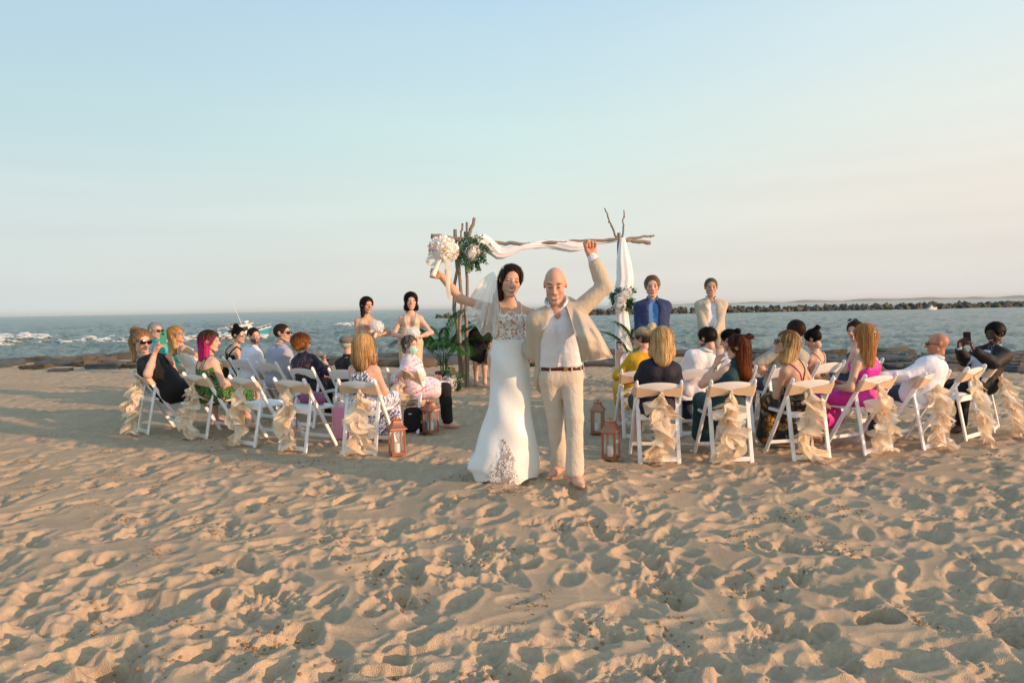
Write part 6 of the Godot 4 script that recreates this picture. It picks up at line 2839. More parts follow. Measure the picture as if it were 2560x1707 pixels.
func cast() -> Array:
	var p := []
	p.append([Vector3(-4.61, 0, -8.541), 2.0944, "woman in black dress with blonde ponytail and sunglasses holding up teal phone", "", {"sex": "f", "seed": 11, "pel": Vector3(-0.03, 0.52, 0.15), "head": Vector3(0.092, 1.168, -0.161), "s": 1.12, "hs": 1.07, "hy": -68, "sit": true, "skin": Color(0.670, 0.400, 0.305), "wt": 1.32, "ty": -28, "hp": 8, "lip": Color(0.500, 0.200, 0.180), "ra": {"e": Vector3(-0.11, -1, -0.41), "h": "claw", "d": Vector3(-0.312, 0.9, 0.34), "p": Vector3(0.629, -0.1, 0.71), "w": Vector3(-0.271, 1.02, -0.032)}, "la": {"e": Vector3(0.196, -1, 0.46), "h": "fist", "d": Vector3(-0.023, 0.8, -0.36), "p": Vector3(0.77, 0, -0.133), "w": Vector3(0.019, 0.894, 0.165)}, "hair": {"col": [hx("86664a"), hx("c4a67c")], "cap": 0.008, "line": 0.066, "prims": [[0, 0.075, -0.1, 0, 0.085, -0.16, 0.03, 0.04], [0, 0.085, -0.16, 0, -0.04, -0.2, 0.045, 0.05], [0, -0.04, -0.2, 0, -0.24, -0.19, 0.05, 0.018]], "aim": Vector3(0, 0.075, -0.115), "n": 420, "len": 0.17, "wave": 0.004, "curl": 0.35, "ears": false, "y0": 0.1, "y1": -0.2}, "glasses": {"w": 0.03, "h": 0.021}, "wear": [{"k": "top", "m": "black_cloth", "e": 0.024, "name": "dress", "loose": 0.03, "sh": true, "sl": [0.55, 0.55], "flare": 0.03, "fold": 0.007, "cuts": [[0, -0.035, 0, 0, 1, 0]], "skirted": 1.25}, {"k": "strap", "m": "strap_tan", "name": "shoulder_strap", "r": 0.006, "lines": [[[0.1, -0.12, -0.12], [0.085, 0, -0.02], [0.08, -0.1, 0.08]], [[-0.1, -0.12, -0.12], [-0.085, 0, -0.02], [-0.08, -0.1, 0.08]]]}, {"k": "band", "side": "r", "m": "gold", "up": 0.03, "t": 0.003}], "extra": [{"k": "bead", "name": "earring", "m": "black_gloss", "at": [-0.082, -0.035, 0.0], "r": 0.005}]}])
	p.append([Vector3(-5.673, 0, -10.937), 2.4435, "grey haired man in turquoise shirt and sunglasses with one arm raised", "", {"sex": "m", "seed": 12, "pel": Vector3(0, 0.52, -0.015), "head": Vector3(0.139, 1.166, -0.171), "s": 1.045, "hs": 1.07, "hy": -72, "sit": true, "skin": Color(0.670, 0.400, 0.305), "wt": 1.05, "ty": -20, "la": {"e": Vector3(-0.83, -0.7, 0.566), "h": "flat", "d": Vector3(0.077, 1, -0.064), "p": Vector3(0.625, 0, -0.655), "w": Vector3(-0.297, 0.99, 0.077)}, "hair": {"col": [hx("8d8d8d"), hx("b9b6b0")], "cap": 0.006, "line": 0.07, "bottom": -0.06, "n": 560, "len": 0.03, "lift": 0.001, "flowv": Vector3(0, 0, -1), "width": 0.006, "curl": 0.22, "wave": 0.003, "freq": 45}, "glasses": {"w": 0.03, "h": 0.018}, "stubble": 0.2, "wear": [{"k": "top", "m": "teal_shirt", "e": 0.016, "sl": [1.25, 1.25], "name": "shirt", "loose": 0.012, "fold": 0.011, "freq": 8, "blend": 0.018, "collar": "teal_shirt"}, {"k": "trousers", "m": "khaki", "e": 0.014, "name": "trousers", "fold": 0.005, "cell": 0.02}]}])
	p.append([Vector3(-4.993, 0, -10.48), 2.4784, "sun tanned blonde woman in mirrored sunglasses with windblown hair and pale strappy dress", "", {"sex": "f", "seed": 13, "pel": Vector3(0, 0.52, -0.015), "head": Vector3(0.224, 1.105, -0.228), "s": 1.019, "hs": 1.07, "hy": -58, "sit": true, "skin": Color(0.540, 0.330, 0.230), "wt": 1.05, "ty": -20, "hp": -14, "hair": {"col": [hx("a5814e"), hx("d9b878")], "cap": 0.022, "line": 0.068, "prims": [[0, 0.02, -0.06, 0, -0.2, -0.075, 0.078, 0.055], [0.06, 0.0, -0.02, 0.075, -0.17, -0.02, 0.036, 0.028], [-0.06, 0.0, -0.02, -0.075, -0.17, -0.02, 0.036, 0.028], [0, -0.1, -0.09, -0.03, -0.24, -0.11, 0.06, 0.03]], "n": 380, "len": 0.2, "wind": Vector3(0.2, 0, -0.3), "curl": 0.45, "wave": 0.008, "y1": -0.22}, "glasses": {"w": 0.027, "h": 0.02, "lens": "mirror_lens", "frame": "silver"}, "wear": [{"k": "top", "m": "cream_cloth", "e": 0.009, "name": "dress", "sh": false, "fold": 0.004, "freq": 5, "cuts": [[0, -0.17, -0.1, 0, 0.8, -0.6], [0, -0.13, 0.1, 0, 0.8, 0.6]], "skirted": 1.2}, {"k": "strap", "m": "cream_cloth", "name": "shoulder_strap", "r": 0.006, "lines": [[[0.07, -0.2, -0.1], [0.075, 0.0, -0.02], [0.07, -0.14, 0.08]], [[-0.07, -0.2, -0.1], [-0.075, 0.0, -0.02], [-0.07, -0.14, 0.08]]]}]}])
	p.append([Vector3(-3.772, 0, -8.21), 2.5656, "woman with pink dyed hair in green leaf print dress seen from behind", "", {"sex": "f", "seed": 14, "pel": Vector3(0, 0.52, -0.015), "head": Vector3(-0.018, 1.167, -0.003), "s": 0.996, "hs": 1.07, "hy": -53, "sit": true, "skin": Color(0.660, 0.420, 0.320), "wt": 1.3, "ty": -8, "lip": Color(0.300, 0.080, 0.080), "hair": {"col": [hx("33231b"), hx("d42a86")], "cap": 0.017, "line": 0.06, "prims": [[0, 0.02, -0.06, 0, -0.2, -0.075, 0.078, 0.055], [0.06, 0.0, -0.02, 0.075, -0.17, -0.02, 0.036, 0.028], [-0.06, 0.0, -0.02, -0.075, -0.17, -0.02, 0.036, 0.028]], "n": 420, "len": 0.2, "y0": 0.07, "y1": -0.1, "streak": hx("8a6a4a"), "curl": 0.3, "wave": 0.006}, "wear": [{"k": "top", "m": "leaves", "e": 0.014, "name": "dress", "sh": false, "fold": 0.004, "freq": 5, "cuts": [[0, -0.19, -0.1, 0, 0.85, -0.5], [0, -0.13, 0.1, 0, 0.8, 0.6]], "skirted": 1.35, "loose": 0.01}, {"k": "strap", "m": "leaves", "name": "shoulder_strap", "r": 0.007, "lines": [[[0.08, -0.24, -0.1], [0.085, 0.0, -0.02], [0.075, -0.14, 0.08]], [[-0.08, -0.24, -0.1], [-0.085, 0.0, -0.02], [-0.075, -0.14, 0.08]]]}, {"k": "strap", "m": "gold", "name": "bag_chain", "r": 0.005, "lines": [[[-0.08, 0, -0.02], [-0.03, -0.12, -0.12], [0.08, -0.3, -0.14], [0.14, -0.42, -0.08]]]}]}])
	p.append([Vector3(-4.395, 0, -10.216), 2.5133, "woman with dark hair in top bun, mirrored sunglasses and black top", "", {"sex": "f", "seed": 15, "pel": Vector3(0, 0.52, -0.015), "head": Vector3(-0.172, 1.098, 0.073), "s": 0.938, "hs": 1.07, "hy": -76, "sit": true, "skin": Color(0.600, 0.380, 0.280), "ty": -15, "lip": Color(0.500, 0.180, 0.150), "hair": {"col": [hx("100b0a"), hx("1d1412")], "cap": 0.008, "line": 0.064, "prims": [[0, 0.125, -0.05, 0, 0.15, -0.05, 0.038, 0.036]], "aim": Vector3(0, 0.11, -0.06), "n": 380, "len": 0.13, "curl": 0.3, "y1": -0.1}, "glasses": {"w": 0.028, "h": 0.022, "lens": "mirror_lens", "frame": "silver"}, "wear": [{"k": "top", "m": "black_cloth", "e": 0.009, "name": "dress", "sh": false, "fold": 0.004, "freq": 5, "cuts": [[0, -0.17, -0.1, 0, 0.8, -0.6], [0, -0.13, 0.1, 0, 0.8, 0.6]], "skirted": 1.2}, {"k": "strap", "m": "black_cloth", "name": "shoulder_strap", "r": 0.013, "lines": [[[0.08, -0.2, -0.1], [0.085, 0.0, -0.02], [0.08, -0.14, 0.08]], [[-0.08, -0.2, -0.1], [-0.085, 0.0, -0.02], [-0.08, -0.14, 0.08]]]}]}])
	p.append([Vector3(-3.86, 0, -9.752), 2.5482, "bearded man in loose white shirt looking over his shoulder", "", {"sex": "m", "seed": 16, "pel": Vector3(0, 0.52, -0.015), "head": Vector3(-0.071, 1.107, -0.003), "s": 0.91, "hs": 1.07, "hy": -94, "sit": true, "skin": Color(0.670, 0.400, 0.305), "wt": 1.1, "ty": -12, "beard": Color(0.090, 0.055, 0.040), "brow": Color(0.030, 0.020, 0.015), "scalp": Color(0.120, 0.100, 0.090), "hairline": 0.07, "hair": {"col": [hx("231a15"), hx("3a2d24")], "cap": 0.007, "line": 0.068, "bottom": 0.0, "n": 560, "len": 0.03, "lift": 0.001, "flowv": Vector3(0, 0, -1), "width": 0.006, "curl": 0.22, "wave": 0.003, "freq": 45, "subs": [[0.1, -0.02, -0.02, 0.1, 0.03, -0.02, 0.035, 0.03], [-0.1, -0.02, -0.02, -0.1, 0.03, -0.02, 0.035, 0.03]]}, "wear": [{"k": "top", "m": "white_shirt", "e": 0.016, "sl": [2, 2], "name": "shirt", "loose": 0.03, "fold": 0.011, "freq": 8, "blend": 0.018, "collar": "white_shirt"}, {"k": "trousers", "m": "khaki", "e": 0.014, "name": "trousers", "fold": 0.005, "cell": 0.02}]}])
	p.append([Vector3(-3.297, 0, -9.33), 2.5482, "dark haired man in sunglasses and small checked shirt", "", {"sex": "m", "seed": 17, "pel": Vector3(0, 0.52, -0.015), "head": Vector3(-0.079, 1.174, 0.002), "s": 1.014, "hs": 1.07, "hy": -64, "sit": true, "skin": Color(0.600, 0.380, 0.280), "wt": 1.18, "ty": -8, "hp": -4, "stubble": 0.15, "hair": {"col": [hx("2b211b"), hx("51453c")], "cap": 0.006, "line": 0.068, "bottom": -0.055, "n": 560, "len": 0.03, "lift": 0.001, "flowv": Vector3(0, 0, -1), "width": 0.006, "curl": 0.22, "wave": 0.003, "freq": 45}, "glasses": {"w": 0.026, "h": 0.021}, "wear": [{"k": "top", "m": "check", "e": 0.018, "sl": [2, 2], "name": "shirt", "loose": 0.03, "fold": 0.011, "freq": 8, "blend": 0.018, "collar": "check"}, {"k": "trousers", "m": "khaki", "e": 0.014, "name": "trousers", "fold": 0.005, "cell": 0.02}]}])
	p.append([Vector3(-2.699, 0, -8.892), 2.6529, "woman with short curly auburn hair in navy embroidered blouse gesturing with open hand", "", {"sex": "f", "seed": 18, "pel": Vector3(0, 0.52, -0.015), "head": Vector3(0.09, 1.094, -0.097), "s": 0.903, "hs": 1.07, "hy": -27, "sit": true, "skin": Color(0.600, 0.380, 0.280), "wt": 1.2, "ty": 6, "ra": {"e": Vector3(-0.8, -1, 0.199), "h": "flat", "d": Vector3(0.883, 0.22, -0.469), "p": Vector3(-0.094, 1, -0.177), "w": Vector3(-0.144, 0.927, 0.039)}, "hair": {"col": [hx("5a3218"), hx("a8733a")], "cap": 0.03, "line": 0.066, "prims": [[0, 0.03, -0.06, 0, -0.03, -0.06, 0.085, 0.07]], "bottom": -0.085, "n": 500, "len": 0.07, "lift": 0.02, "curl": 0.9, "wave": 0.014, "freq": 40, "y1": -0.06}, "glasses": {"w": 0.027, "h": 0.02}, "wear": [{"k": "top", "m": "navy_sprig", "e": 0.022, "sl": [1.2, 1.2], "flare": 0.02, "name": "blouse", "loose": 0.03, "fold": 0.008}, {"k": "trousers", "m": "black_trousers", "e": 0.014, "name": "trousers", "fold": 0.005, "cell": 0.02}, {"k": "band", "side": "r", "m": "purse", "up": 0.02, "t": 0.006}, {"k": "band", "side": "r", "m": "black_gloss", "up": 0.045, "t": 0.005, "name": "bracelet"}]}])
	p.append([Vector3(-2.08, 0, -8.578), 2.7576, "white haired man in flat cap and dark shirt seen from behind", "", {"sex": "m", "seed": 19, "pel": Vector3(0, 0.52, -0.015), "head": Vector3(0.015, 1.072, -0.053), "s": 0.89, "hs": 1.07, "hy": -18, "sit": true, "skin": Color(0.670, 0.400, 0.305), "wt": 1.08, "ty": 0.0, "hair": {"col": [hx("b8b2aa"), hx("cfcac2")], "cap": 0.006, "line": 0.0, "bottom": -0.06, "n": 240, "len": 0.03, "lift": 0.001, "flowv": Vector3(0, 0, -1), "width": 0.006, "curl": 0.22, "wave": 0.003, "freq": 45}, "extra": [{"k": "cap", "name": "flat_cap", "m": "tweed"}], "wear": [{"k": "top", "m": "charcoal_shirt", "e": 0.016, "sl": [1.2, 1.2], "name": "shirt", "loose": 0.012, "fold": 0.011, "freq": 8, "blend": 0.018, "collar": "charcoal_shirt"}, {"k": "trousers", "m": "black_trousers", "e": 0.014, "name": "trousers", "fold": 0.005, "cell": 0.02}]}])
	p.append([Vector3(-1.576, 0, -7.094), 2.8623, "blonde woman in blue and white halter dress seen from behind beside the aisle", "", {"sex": "f", "seed": 20, "pel": Vector3(0, 0.52, -0.015), "head": Vector3(-0.015, 1.123, -0.073), "s": 0.933, "hs": 1.07, "hy": 4, "sit": true, "skin": Color(0.670, 0.400, 0.305), "wt": 1.2, "ty": 0.0, "hair": {"col": [hx("c49c66"), hx("8a5a30")], "cap": 0.028, "line": 0.066, "prims": [[0, 0.03, -0.05, 0, -0.13, -0.06, 0.1, 0.1], [0.06, 0.0, -0.01, 0.095, -0.14, -0.01, 0.05, 0.055], [-0.06, 0.0, -0.01, -0.095, -0.14, -0.01, 0.05, 0.055], [0, -0.1, -0.06, 0, -0.17, -0.07, 0.1, 0.085]], "n": 620, "len": 0.26, "curl": 0.2, "wave": 0.007, "streak": hx("e0c79a"), "y1": -0.22, "ears": true}, "wear": [{"k": "top", "m": "blue_print", "e": 0.012, "name": "dress", "sh": false, "fold": 0.004, "freq": 5, "cuts": [[0.115, -0.16, -0.05, 0.8, 0.6, 0], [-0.115, -0.16, -0.05, -0.8, 0.6, 0]], "skirted": 1.85, "hemflare": 0.05}, {"k": "strap", "m": "blue_print", "name": "tie", "r": 0.016, "lines": [[[0.03, -0.1, -0.1], [0.02, -0.3, -0.16]], [[-0.02, -0.1, -0.1], [-0.025, -0.26, -0.16]]]}], "extra": [{"k": "hoop", "name": "hair_glasses", "m": "black_gloss", "at": [0.04, 0.125, 0.02], "r": 0.026}]}])
	p.append([Vector3(-1.289, 0, -8.347), 1.7802, "woman in mint face mask and pink patterned tunic leaning on chair back", "", {"sex": "f", "seed": 21, "pel": Vector3(0, 0.52, 0.05), "head": Vector3(-0.009, 1.068, -0.004), "s": 0.89, "hs": 1.07, "hy": -40, "sit": true, "skin": Color(0.660, 0.420, 0.320), "wt": 1.25, "ty": -6, "ra": {"e": Vector3(-0.127, -0.8, -0.845), "h": "relaxed", "d": Vector3(-0.285, -0.35, 0.86), "p": Vector3(0.196, -1, 0.042), "w": Vector3(-0.257, 0.764, -0.089)}, "hair": {"col": [hx("3f3a38"), hx("77726e")], "cap": 0.012, "line": 0.07, "prims": [[0, 0.02, -0.06, 0, -0.07, -0.065, 0.07, 0.05]], "bottom": -0.1, "n": 380, "len": 0.12, "streak": hx("b9b4ae"), "curl": 0.3, "y1": -0.1}, "extra": [{"k": "mask", "name": "face_mask", "m": "mask_mint"}, {"k": "hoop", "name": "hair_glasses", "m": "strap_pink", "at": [0.03, 0.118, 0.03], "r": 0.024}, {"k": "hoop", "name": "hair_glasses", "m": "strap_pink", "at": [-0.03, 0.118, 0.03], "r": 0.024}], "wear": [{"k": "top", "m": "kaftan", "e": 0.028, "sl": [1.02, 1.02], "flare": 0.045, "name": "tunic", "loose": 0.04, "fold": 0.008, "skirted": 0.55}, {"k": "trousers", "m": "black_trousers", "e": 0.012, "name": "trousers", "fold": 0.005, "cell": 0.02, "flare": 0.02}, {"k": "band", "side": "r", "m": "black_gloss", "up": 0.0, "t": 0.005}]}])
	p.append([Vector3(1.448, 0, -7.71), 3.1765, "woman in mustard yellow dress with messy updo filming on a phone", "", {"sex": "f", "seed": 22, "pel": Vector3(0, 0.52, -0.015), "head": Vector3(-0.074, 1.128, -0.018), "s": 0.942, "hs": 1.07, "hy": 60, "sit": true, "skin": Color(0.670, 0.400, 0.305), "wt": 1.12, "ty": 14, "la": {"e": Vector3(0.793, -1, 0.228), "h": "claw", "d": Vector3(-0.096, 1, -0.103), "p": Vector3(-0.335, 0, 0.989), "w": Vector3(0.185, 0.889, 0.112)}, "hair": {"col": [hx("4a4038"), hx("d8c8a0")], "cap": 0.012, "line": 0.066, "prims": [[0, 0.09, -0.1, -0.02, 0.14, -0.11, 0.05, 0.045]], "aim": Vector3(0, 0.1, -0.1), "n": 420, "len": 0.12, "curl": 0.5, "y0": 0.02, "y1": 0.13, "wave": 0.008}, "glasses": {"w": 0.027, "h": 0.02}, "wear": [{"k": "top", "m": "mustard", "e": 0.014, "sl": [1.3, 1.3], "flare": 0.035, "name": "dress", "cuts": [[0.0, -0.05, -0.1, 0, 0.8, -0.6]], "skirted": 1.4, "fold": 0.006}]}])
	p.append([Vector3(1.412, 0, -6.515), 3.1067, "woman with blonde bob in navy dress with gold zip seen from behind", "", {"sex": "f", "seed": 23, "pel": Vector3(0, 0.52, -0.015), "head": Vector3(-0.06, 1.16, -0.053), "s": 0.99, "hs": 1.07, "hy": -2, "sit": true, "skin": Color(0.670, 0.400, 0.305), "wt": 1.16, "hair": {"col": [hx("b08a58"), hx("dcb77c")], "cap": 0.023, "line": 0.066, "prims": [[0, 0.02, -0.05, 0, -0.12, -0.055, 0.088, 0.08], [0.055, 0.0, -0.01, 0.078, -0.11, -0.005, 0.045, 0.042], [-0.055, 0.0, -0.01, -0.078, -0.11, -0.005, 0.045, 0.042], [0, -0.08, -0.06, 0, -0.15, -0.065, 0.088, 0.075]], "n": 620, "len": 0.24, "curl": 0.14, "wave": 0.006, "streak": hx("f0dcae"), "part": 0.01, "y1": -0.2, "ears": true}, "wear": [{"k": "top", "m": "navy_dress", "e": 0.014, "sl": [0.45, 0.45], "flare": 0.018, "name": "dress", "cuts": [[0, -0.045, -0.05, 0, 0.8, -0.6]], "skirted": 1.05, "fold": 0.003}, {"k": "strap", "m": "gold", "name": "zip", "r": 0.004, "lines": [[[0, -0.09, -0.14], [0, -0.25, -0.16], [0, -0.45, -0.14]]]}]}])
	p.append([Vector3(2.107, 0, -7.811), 3.2289, "dark haired bearded man in white shirt looking down", "", {"sex": "m", "seed": 24, "pel": Vector3(0, 0.52, -0.015), "head": Vector3(-0.189, 1.11, -0.062), "s": 0.955, "hs": 1.07, "hy": 35, "sit": true, "skin": Color(0.660, 0.420, 0.320), "wt": 1, "ty": 4, "hp": 14, "beard": Color(0.050, 0.030, 0.020), "hair": {"col": [hx("1f1510"), hx("33241b")], "cap": 0.014, "line": 0.068, "bottom": -0.05, "n": 560, "len": 0.03, "lift": 0.006, "flowv": Vector3(0, 0, -1), "width": 0.006, "curl": 0.22, "wave": 0.003, "freq": 45}, "wear": [{"k": "top", "m": "white_cotton", "e": 0.02, "sl": [2, 2], "name": "shirt", "loose": 0.03, "fold": 0.011, "freq": 8, "blend": 0.018, "collar": "white_cotton"}, {"k": "trousers", "m": "denim", "e": 0.014, "name": "trousers", "fold": 0.005, "cell": 0.02}]}])
	p.append([Vector3(2.618, 0, -7.905), 3.2987, "woman with black hair tied back leaning forward in white top", "", {"sex": "f", "seed": 25, "pel": Vector3(0, 0.52, -0.015), "head": Vector3(0.039, 1.091, -0.039), "s": 0.89, "hs": 1.07, "hy": 49, "sit": true, "skin": Color(0.600, 0.380, 0.280), "ty": 6, "hp": 18, "hair": {"col": [hx("0b0808"), hx("150f0e")], "cap": 0.009, "line": 0.064, "prims": [[0, 0.06, -0.12, 0, 0.07, -0.14, 0.035, 0.034]], "aim": Vector3(0, 0.06, -0.11), "n": 340, "len": 0.13, "curl": 0.3}, "wear": [{"k": "top", "m": "white_cotton", "e": 0.016, "sl": [1.2, 1.2], "name": "blouse", "loose": 0.012, "fold": 0.011, "freq": 8, "blend": 0.018}, {"k": "trousers", "m": "black_trousers", "e": 0.014, "name": "trousers", "fold": 0.005, "cell": 0.02}]}])
	p.append([Vector3(2.085, 0, -6.463), 3.1940, "woman with long brown hair and gold sunglasses in dark teal dress, hand at face", "", {"sex": "f", "seed": 26, "pel": Vector3(0, 0.52, -0.015), "head": Vector3(-0.085, 1.085, -0.1), "s": 0.89, "hs": 1.07, "hy": 65, "sit": true, "skin": Color(0.660, 0.420, 0.320), "wt": 1.22, "ty": 22, "la": {"e": Vector3(0.604, -1, -0.068), "h": "relaxed", "d": Vector3(-0.422, 0.9, 0.028), "p": Vector3(-0.73, -0.1, 0.563), "w": Vector3(0.102, 0.913, -0.03)}, "hair": {"col": [hx("2a1710"), hx("6a3318")], "cap": 0.018, "line": 0.066, "prims": [[0, 0.0, -0.06, 0.03, -0.27, -0.085, 0.078, 0.06], [0.05, -0.02, -0.03, 0.07, -0.24, -0.06, 0.04, 0.034], [0, 0.1, -0.1, 0, 0.115, -0.115, 0.034, 0.032]], "n": 620, "len": 0.26, "curl": 0.35, "wave": 0.009, "streak": hx("8a4a22"), "y1": -0.25}, "glasses": {"w": 0.026, "h": 0.022, "frame": "gold"}, "wear": [{"k": "top", "m": "teal_dress", "e": 0.014, "name": "dress", "sh": false, "fold": 0.004, "freq": 5, "loose": 0.01, "add": [[0, -0.08, 0, 0, 0.0, 0.0, 0.07, 0.058]], "subs": [[0.06, -0.36, -0.2, 0.03, -0.25, -0.2, 0.1, 0.06]], "skirted": 1.8, "hemflare": 0.03}, {"k": "band", "side": "l", "m": "silver", "up": 0.02, "t": 0.004, "name": "watch", "dial": [-0.5, 0.2, 0.7]}]}])
	p.append([Vector3(2.849, 0, -6.523), 3.2987, "smiling blonde woman in sunglasses and dark floral dress with crossed back straps", "", {"sex": "f", "seed": 27, "pel": Vector3(0, 0.52, -0.015), "head": Vector3(0.14, 1.114, 0.007), "s": 0.94, "hs": 1.07, "hy": 73, "sit": true, "skin": Color(0.540, 0.330, 0.230), "wt": 1, "ty": 26, "hp": -14, "smile": 0.8, "lip": Color(0.600, 0.160, 0.160), "hair": {"col": [hx("6a4a2e"), hx("d0ad76")], "cap": 0.016, "line": 0.068, "prims": [[0, 0.02, -0.06, 0, -0.2, -0.075, 0.078, 0.055], [0.06, 0.0, -0.02, 0.075, -0.17, -0.02, 0.036, 0.028], [-0.06, 0.0, -0.02, -0.075, -0.17, -0.02, 0.036, 0.028]], "n": 480, "len": 0.22, "curl": 0.28, "wind": Vector3(0, -0.1, -0.5), "streak": hx("e8d2a4"), "y1": -0.16}, "glasses": {"w": 0.028, "h": 0.022}, "wear": [{"k": "top", "m": "dark_floral", "e": 0.012, "name": "dress", "sh": false, "fold": 0.004, "freq": 5, "cuts": [[0, -0.36, -0.1, 0, 0.85, -0.5], [0, -0.13, 0.1, 0, 0.8, 0.6]], "skirted": 1.85, "hemflare": 0.05}, {"k": "strap", "m": "strap_pink", "name": "shoulder_strap", "r": 0.006, "lines": [[[0.09, 0.0, -0.01], [0.06, -0.12, -0.11], [-0.02, -0.3, -0.12], [-0.06, -0.4, -0.1]]]}, {"k": "strap", "m": "strap_dark", "name": "shoulder_strap", "r": 0.005, "lines": [[[-0.09, 0.0, -0.01], [-0.05, -0.12, -0.11], [0.02, -0.3, -0.12], [0.06, -0.4, -0.1]]]}]}])
	p.append([Vector3(3.228, 0, -7.967), 3.3685, "brown haired man in grey green shirt behind woman with crossed straps", "", {"sex": "m", "seed": 28, "pel": Vector3(0, 0.52, -0.015), "head": Vector3(-0.167, 1.169, -0.084), "s": 1.036, "hs": 1.07, "hy": -1, "sit": true, "skin": Color(0.660, 0.420, 0.320), "wt": 1.08, "la": {"e": Vector3(0.997, -0.4, 0.128), "w": Vector3(0.138, 0.607, 0.017)}, "hair": {"col": [hx("2a1d15"), hx("4a3526")], "cap": 0.012, "line": 0.068, "bottom": -0.06, "n": 560, "len": 0.03, "lift": 0.001, "flowv": Vector3(0, 0, -1), "width": 0.006, "curl": 0.22, "wave": 0.003, "freq": 45}, "wear": [{"k": "top", "m": "sage_shirt", "e": 0.016, "sl": [1, 1], "name": "shirt", "loose": 0.012, "fold": 0.011, "freq": 8, "blend": 0.018, "collar": "sage_shirt"}, {"k": "trousers", "m": "denim", "e": 0.014, "name": "trousers", "fold": 0.005, "cell": 0.02}]}])
	p.append([Vector3(3.826, 0, -8.26), 3.5605, "woman with dark bun and hoop earring in low backed leopard print dress", "", {"sex": "f", "seed": 29, "pel": Vector3(0, 0.52, -0.015), "head": Vector3(0.086, 1.052, -0.009), "s": 0.89, "hs": 1.07, "hy": 28, "sit": true, "skin": Color(0.600, 0.380, 0.280), "ty": 10, "hp": 26, "hair": {"col": [hx("0e0a09"), hx("1d1512")], "cap": 0.009, "line": 0.064, "prims": [[0, 0.1, -0.1, 0, 0.115, -0.12, 0.033, 0.032]], "aim": Vector3(0, 0.09, -0.1), "n": 380, "len": 0.14, "curl": 0.2}, "extra": [{"k": "hoop", "name": "hoop_earring", "m": "gold", "at": [0.088, -0.055, 0.0], "r": 0.024}], "wear": [{"k": "top", "m": "leopard", "e": 0.009, "name": "dress", "sh": false, "fold": 0.004, "freq": 5, "cuts": [[0, -0.34, -0.1, 0, 0.85, -0.5], [0, -0.13, 0.1, 0, 0.8, 0.6]], "skirted": 1.2}, {"k": "strap", "m": "strap_tan", "name": "shoulder_strap", "r": 0.004, "lines": [[[0.09, 0.0, -0.01], [0.05, -0.12, -0.11], [-0.03, -0.34, -0.12]], [[-0.09, 0.0, -0.01], [-0.05, -0.12, -0.11], [0.03, -0.34, -0.12]]]}]}])
	p.append([Vector3(4.425, 0, -8.475), 3.6303, "woman with sunglasses pushed up on brown hair turning to look back", "", {"sex": "f", "seed": 30, "pel": Vector3(0, 0.52, -0.015), "head": Vector3(0.051, 1.142, -0.022), "s": 0.96, "hs": 1.07, "hy": 100, "sit": true, "skin": Color(0.660, 0.420, 0.320), "ty": 35, "lip": Color(0.500, 0.200, 0.180), "hair": {"col": [hx("3a2416"), hx("7a5230")], "cap": 0.013, "line": 0.07, "prims": [[0, 0.02, -0.06, 0, -0.2, -0.075, 0.078, 0.055]], "n": 360, "len": 0.18, "curl": 0.3}, "glasses": {"w": 0.027, "h": 0.02, "at": [0, 0.075, -0.02], "tilt": -38}, "wear": [{"k": "top", "m": "slate", "e": 0.009, "name": "dress", "sh": false, "fold": 0.004, "freq": 5, "cuts": [[0, -0.17, -0.1, 0, 0.8, -0.6], [0, -0.13, 0.1, 0, 0.8, 0.6]], "skirted": 1.1}]}])
	p.append([Vector3(3.578, 0, -6.741), 3.6652, "woman with long strawberry blonde hair in bright magenta dress", "", {"sex": "f", "seed": 31, "pel": Vector3(0, 0.52, -0.015), "head": Vector3(0.034, 1.154, -0.053), "s": 0.979, "hs": 1.07, "hy": -22, "sit": true, "skin": Color(0.540, 0.330, 0.230), "wt": 1.02, "la": {"e": Vector3(0.583, -1, -0.01), "h": "grip", "d": Vector3(0.543, -0.2, 0.66), "p": Vector3(-0.2, 0.8, 0.346), "w": Vector3(0.197, 0.636, 0.122)}, "hair": {"col": [hx("a3703f"), hx("b97b48")], "cap": 0.013, "line": 0.068, "prims": [[0, 0.0, -0.06, 0.02, -0.25, -0.085, 0.08, 0.05]], "n": 560, "len": 0.26, "curl": 0.16, "wave": 0.006, "streak": hx("e2b070"), "y1": -0.25}, "extra": [{"k": "bead", "name": "hair_clip", "m": "silver", "at": [0, 0.05, -0.135], "r": 0.012}], "wear": [{"k": "top", "m": "magenta", "e": 0.016, "name": "dress", "sh": false, "fold": 0.008, "freq": 5, "cuts": [[0.12, -0.16, -0.05, 0.8, 0.6, 0], [-0.12, -0.16, -0.05, -0.8, 0.6, 0]], "skirted": 1.55, "hemflare": 0.06, "loose": 0.012}]}])
	p.append([Vector3(4.229, 0, -6.899), 3.6303, "bald man in white shirt and sunglasses with arm stretched along the next chair", "", {"sex": "m", "seed": 32, "pel": Vector3(0, 0.52, -0.015), "head": Vector3(-0.126, 1.057, -0.15), "s": 0.89, "hs": 1.07, "hy": 38, "sit": true, "skin": Color(0.520, 0.240, 0.150), "wt": 1.22, "ty": 12, "stubble": 0.25, "scalp": Color(0.420, 0.200, 0.130), "hairline": 0.2, "la": {"e": Vector3(0.364, -1, -0.259), "h": "fist", "d": Vector3(0.906, -0.12, 0.425), "p": Vector3(0.053, -0.9, -0.312), "w": Vector3(0.422, 0.735, 0.096)}, "glasses": {"w": 0.027, "h": 0.017}, "wear": [{"k": "top", "m": "white_shirt", "e": 0.02, "sl": [2, 2], "name": "shirt", "loose": 0.03, "fold": 0.009, "freq": 8, "blend": 0.018, "collar": "white_shirt"}, {"k": "trousers", "m": "denim", "e": 0.014, "name": "trousers", "fold": 0.005, "cell": 0.02}]}])
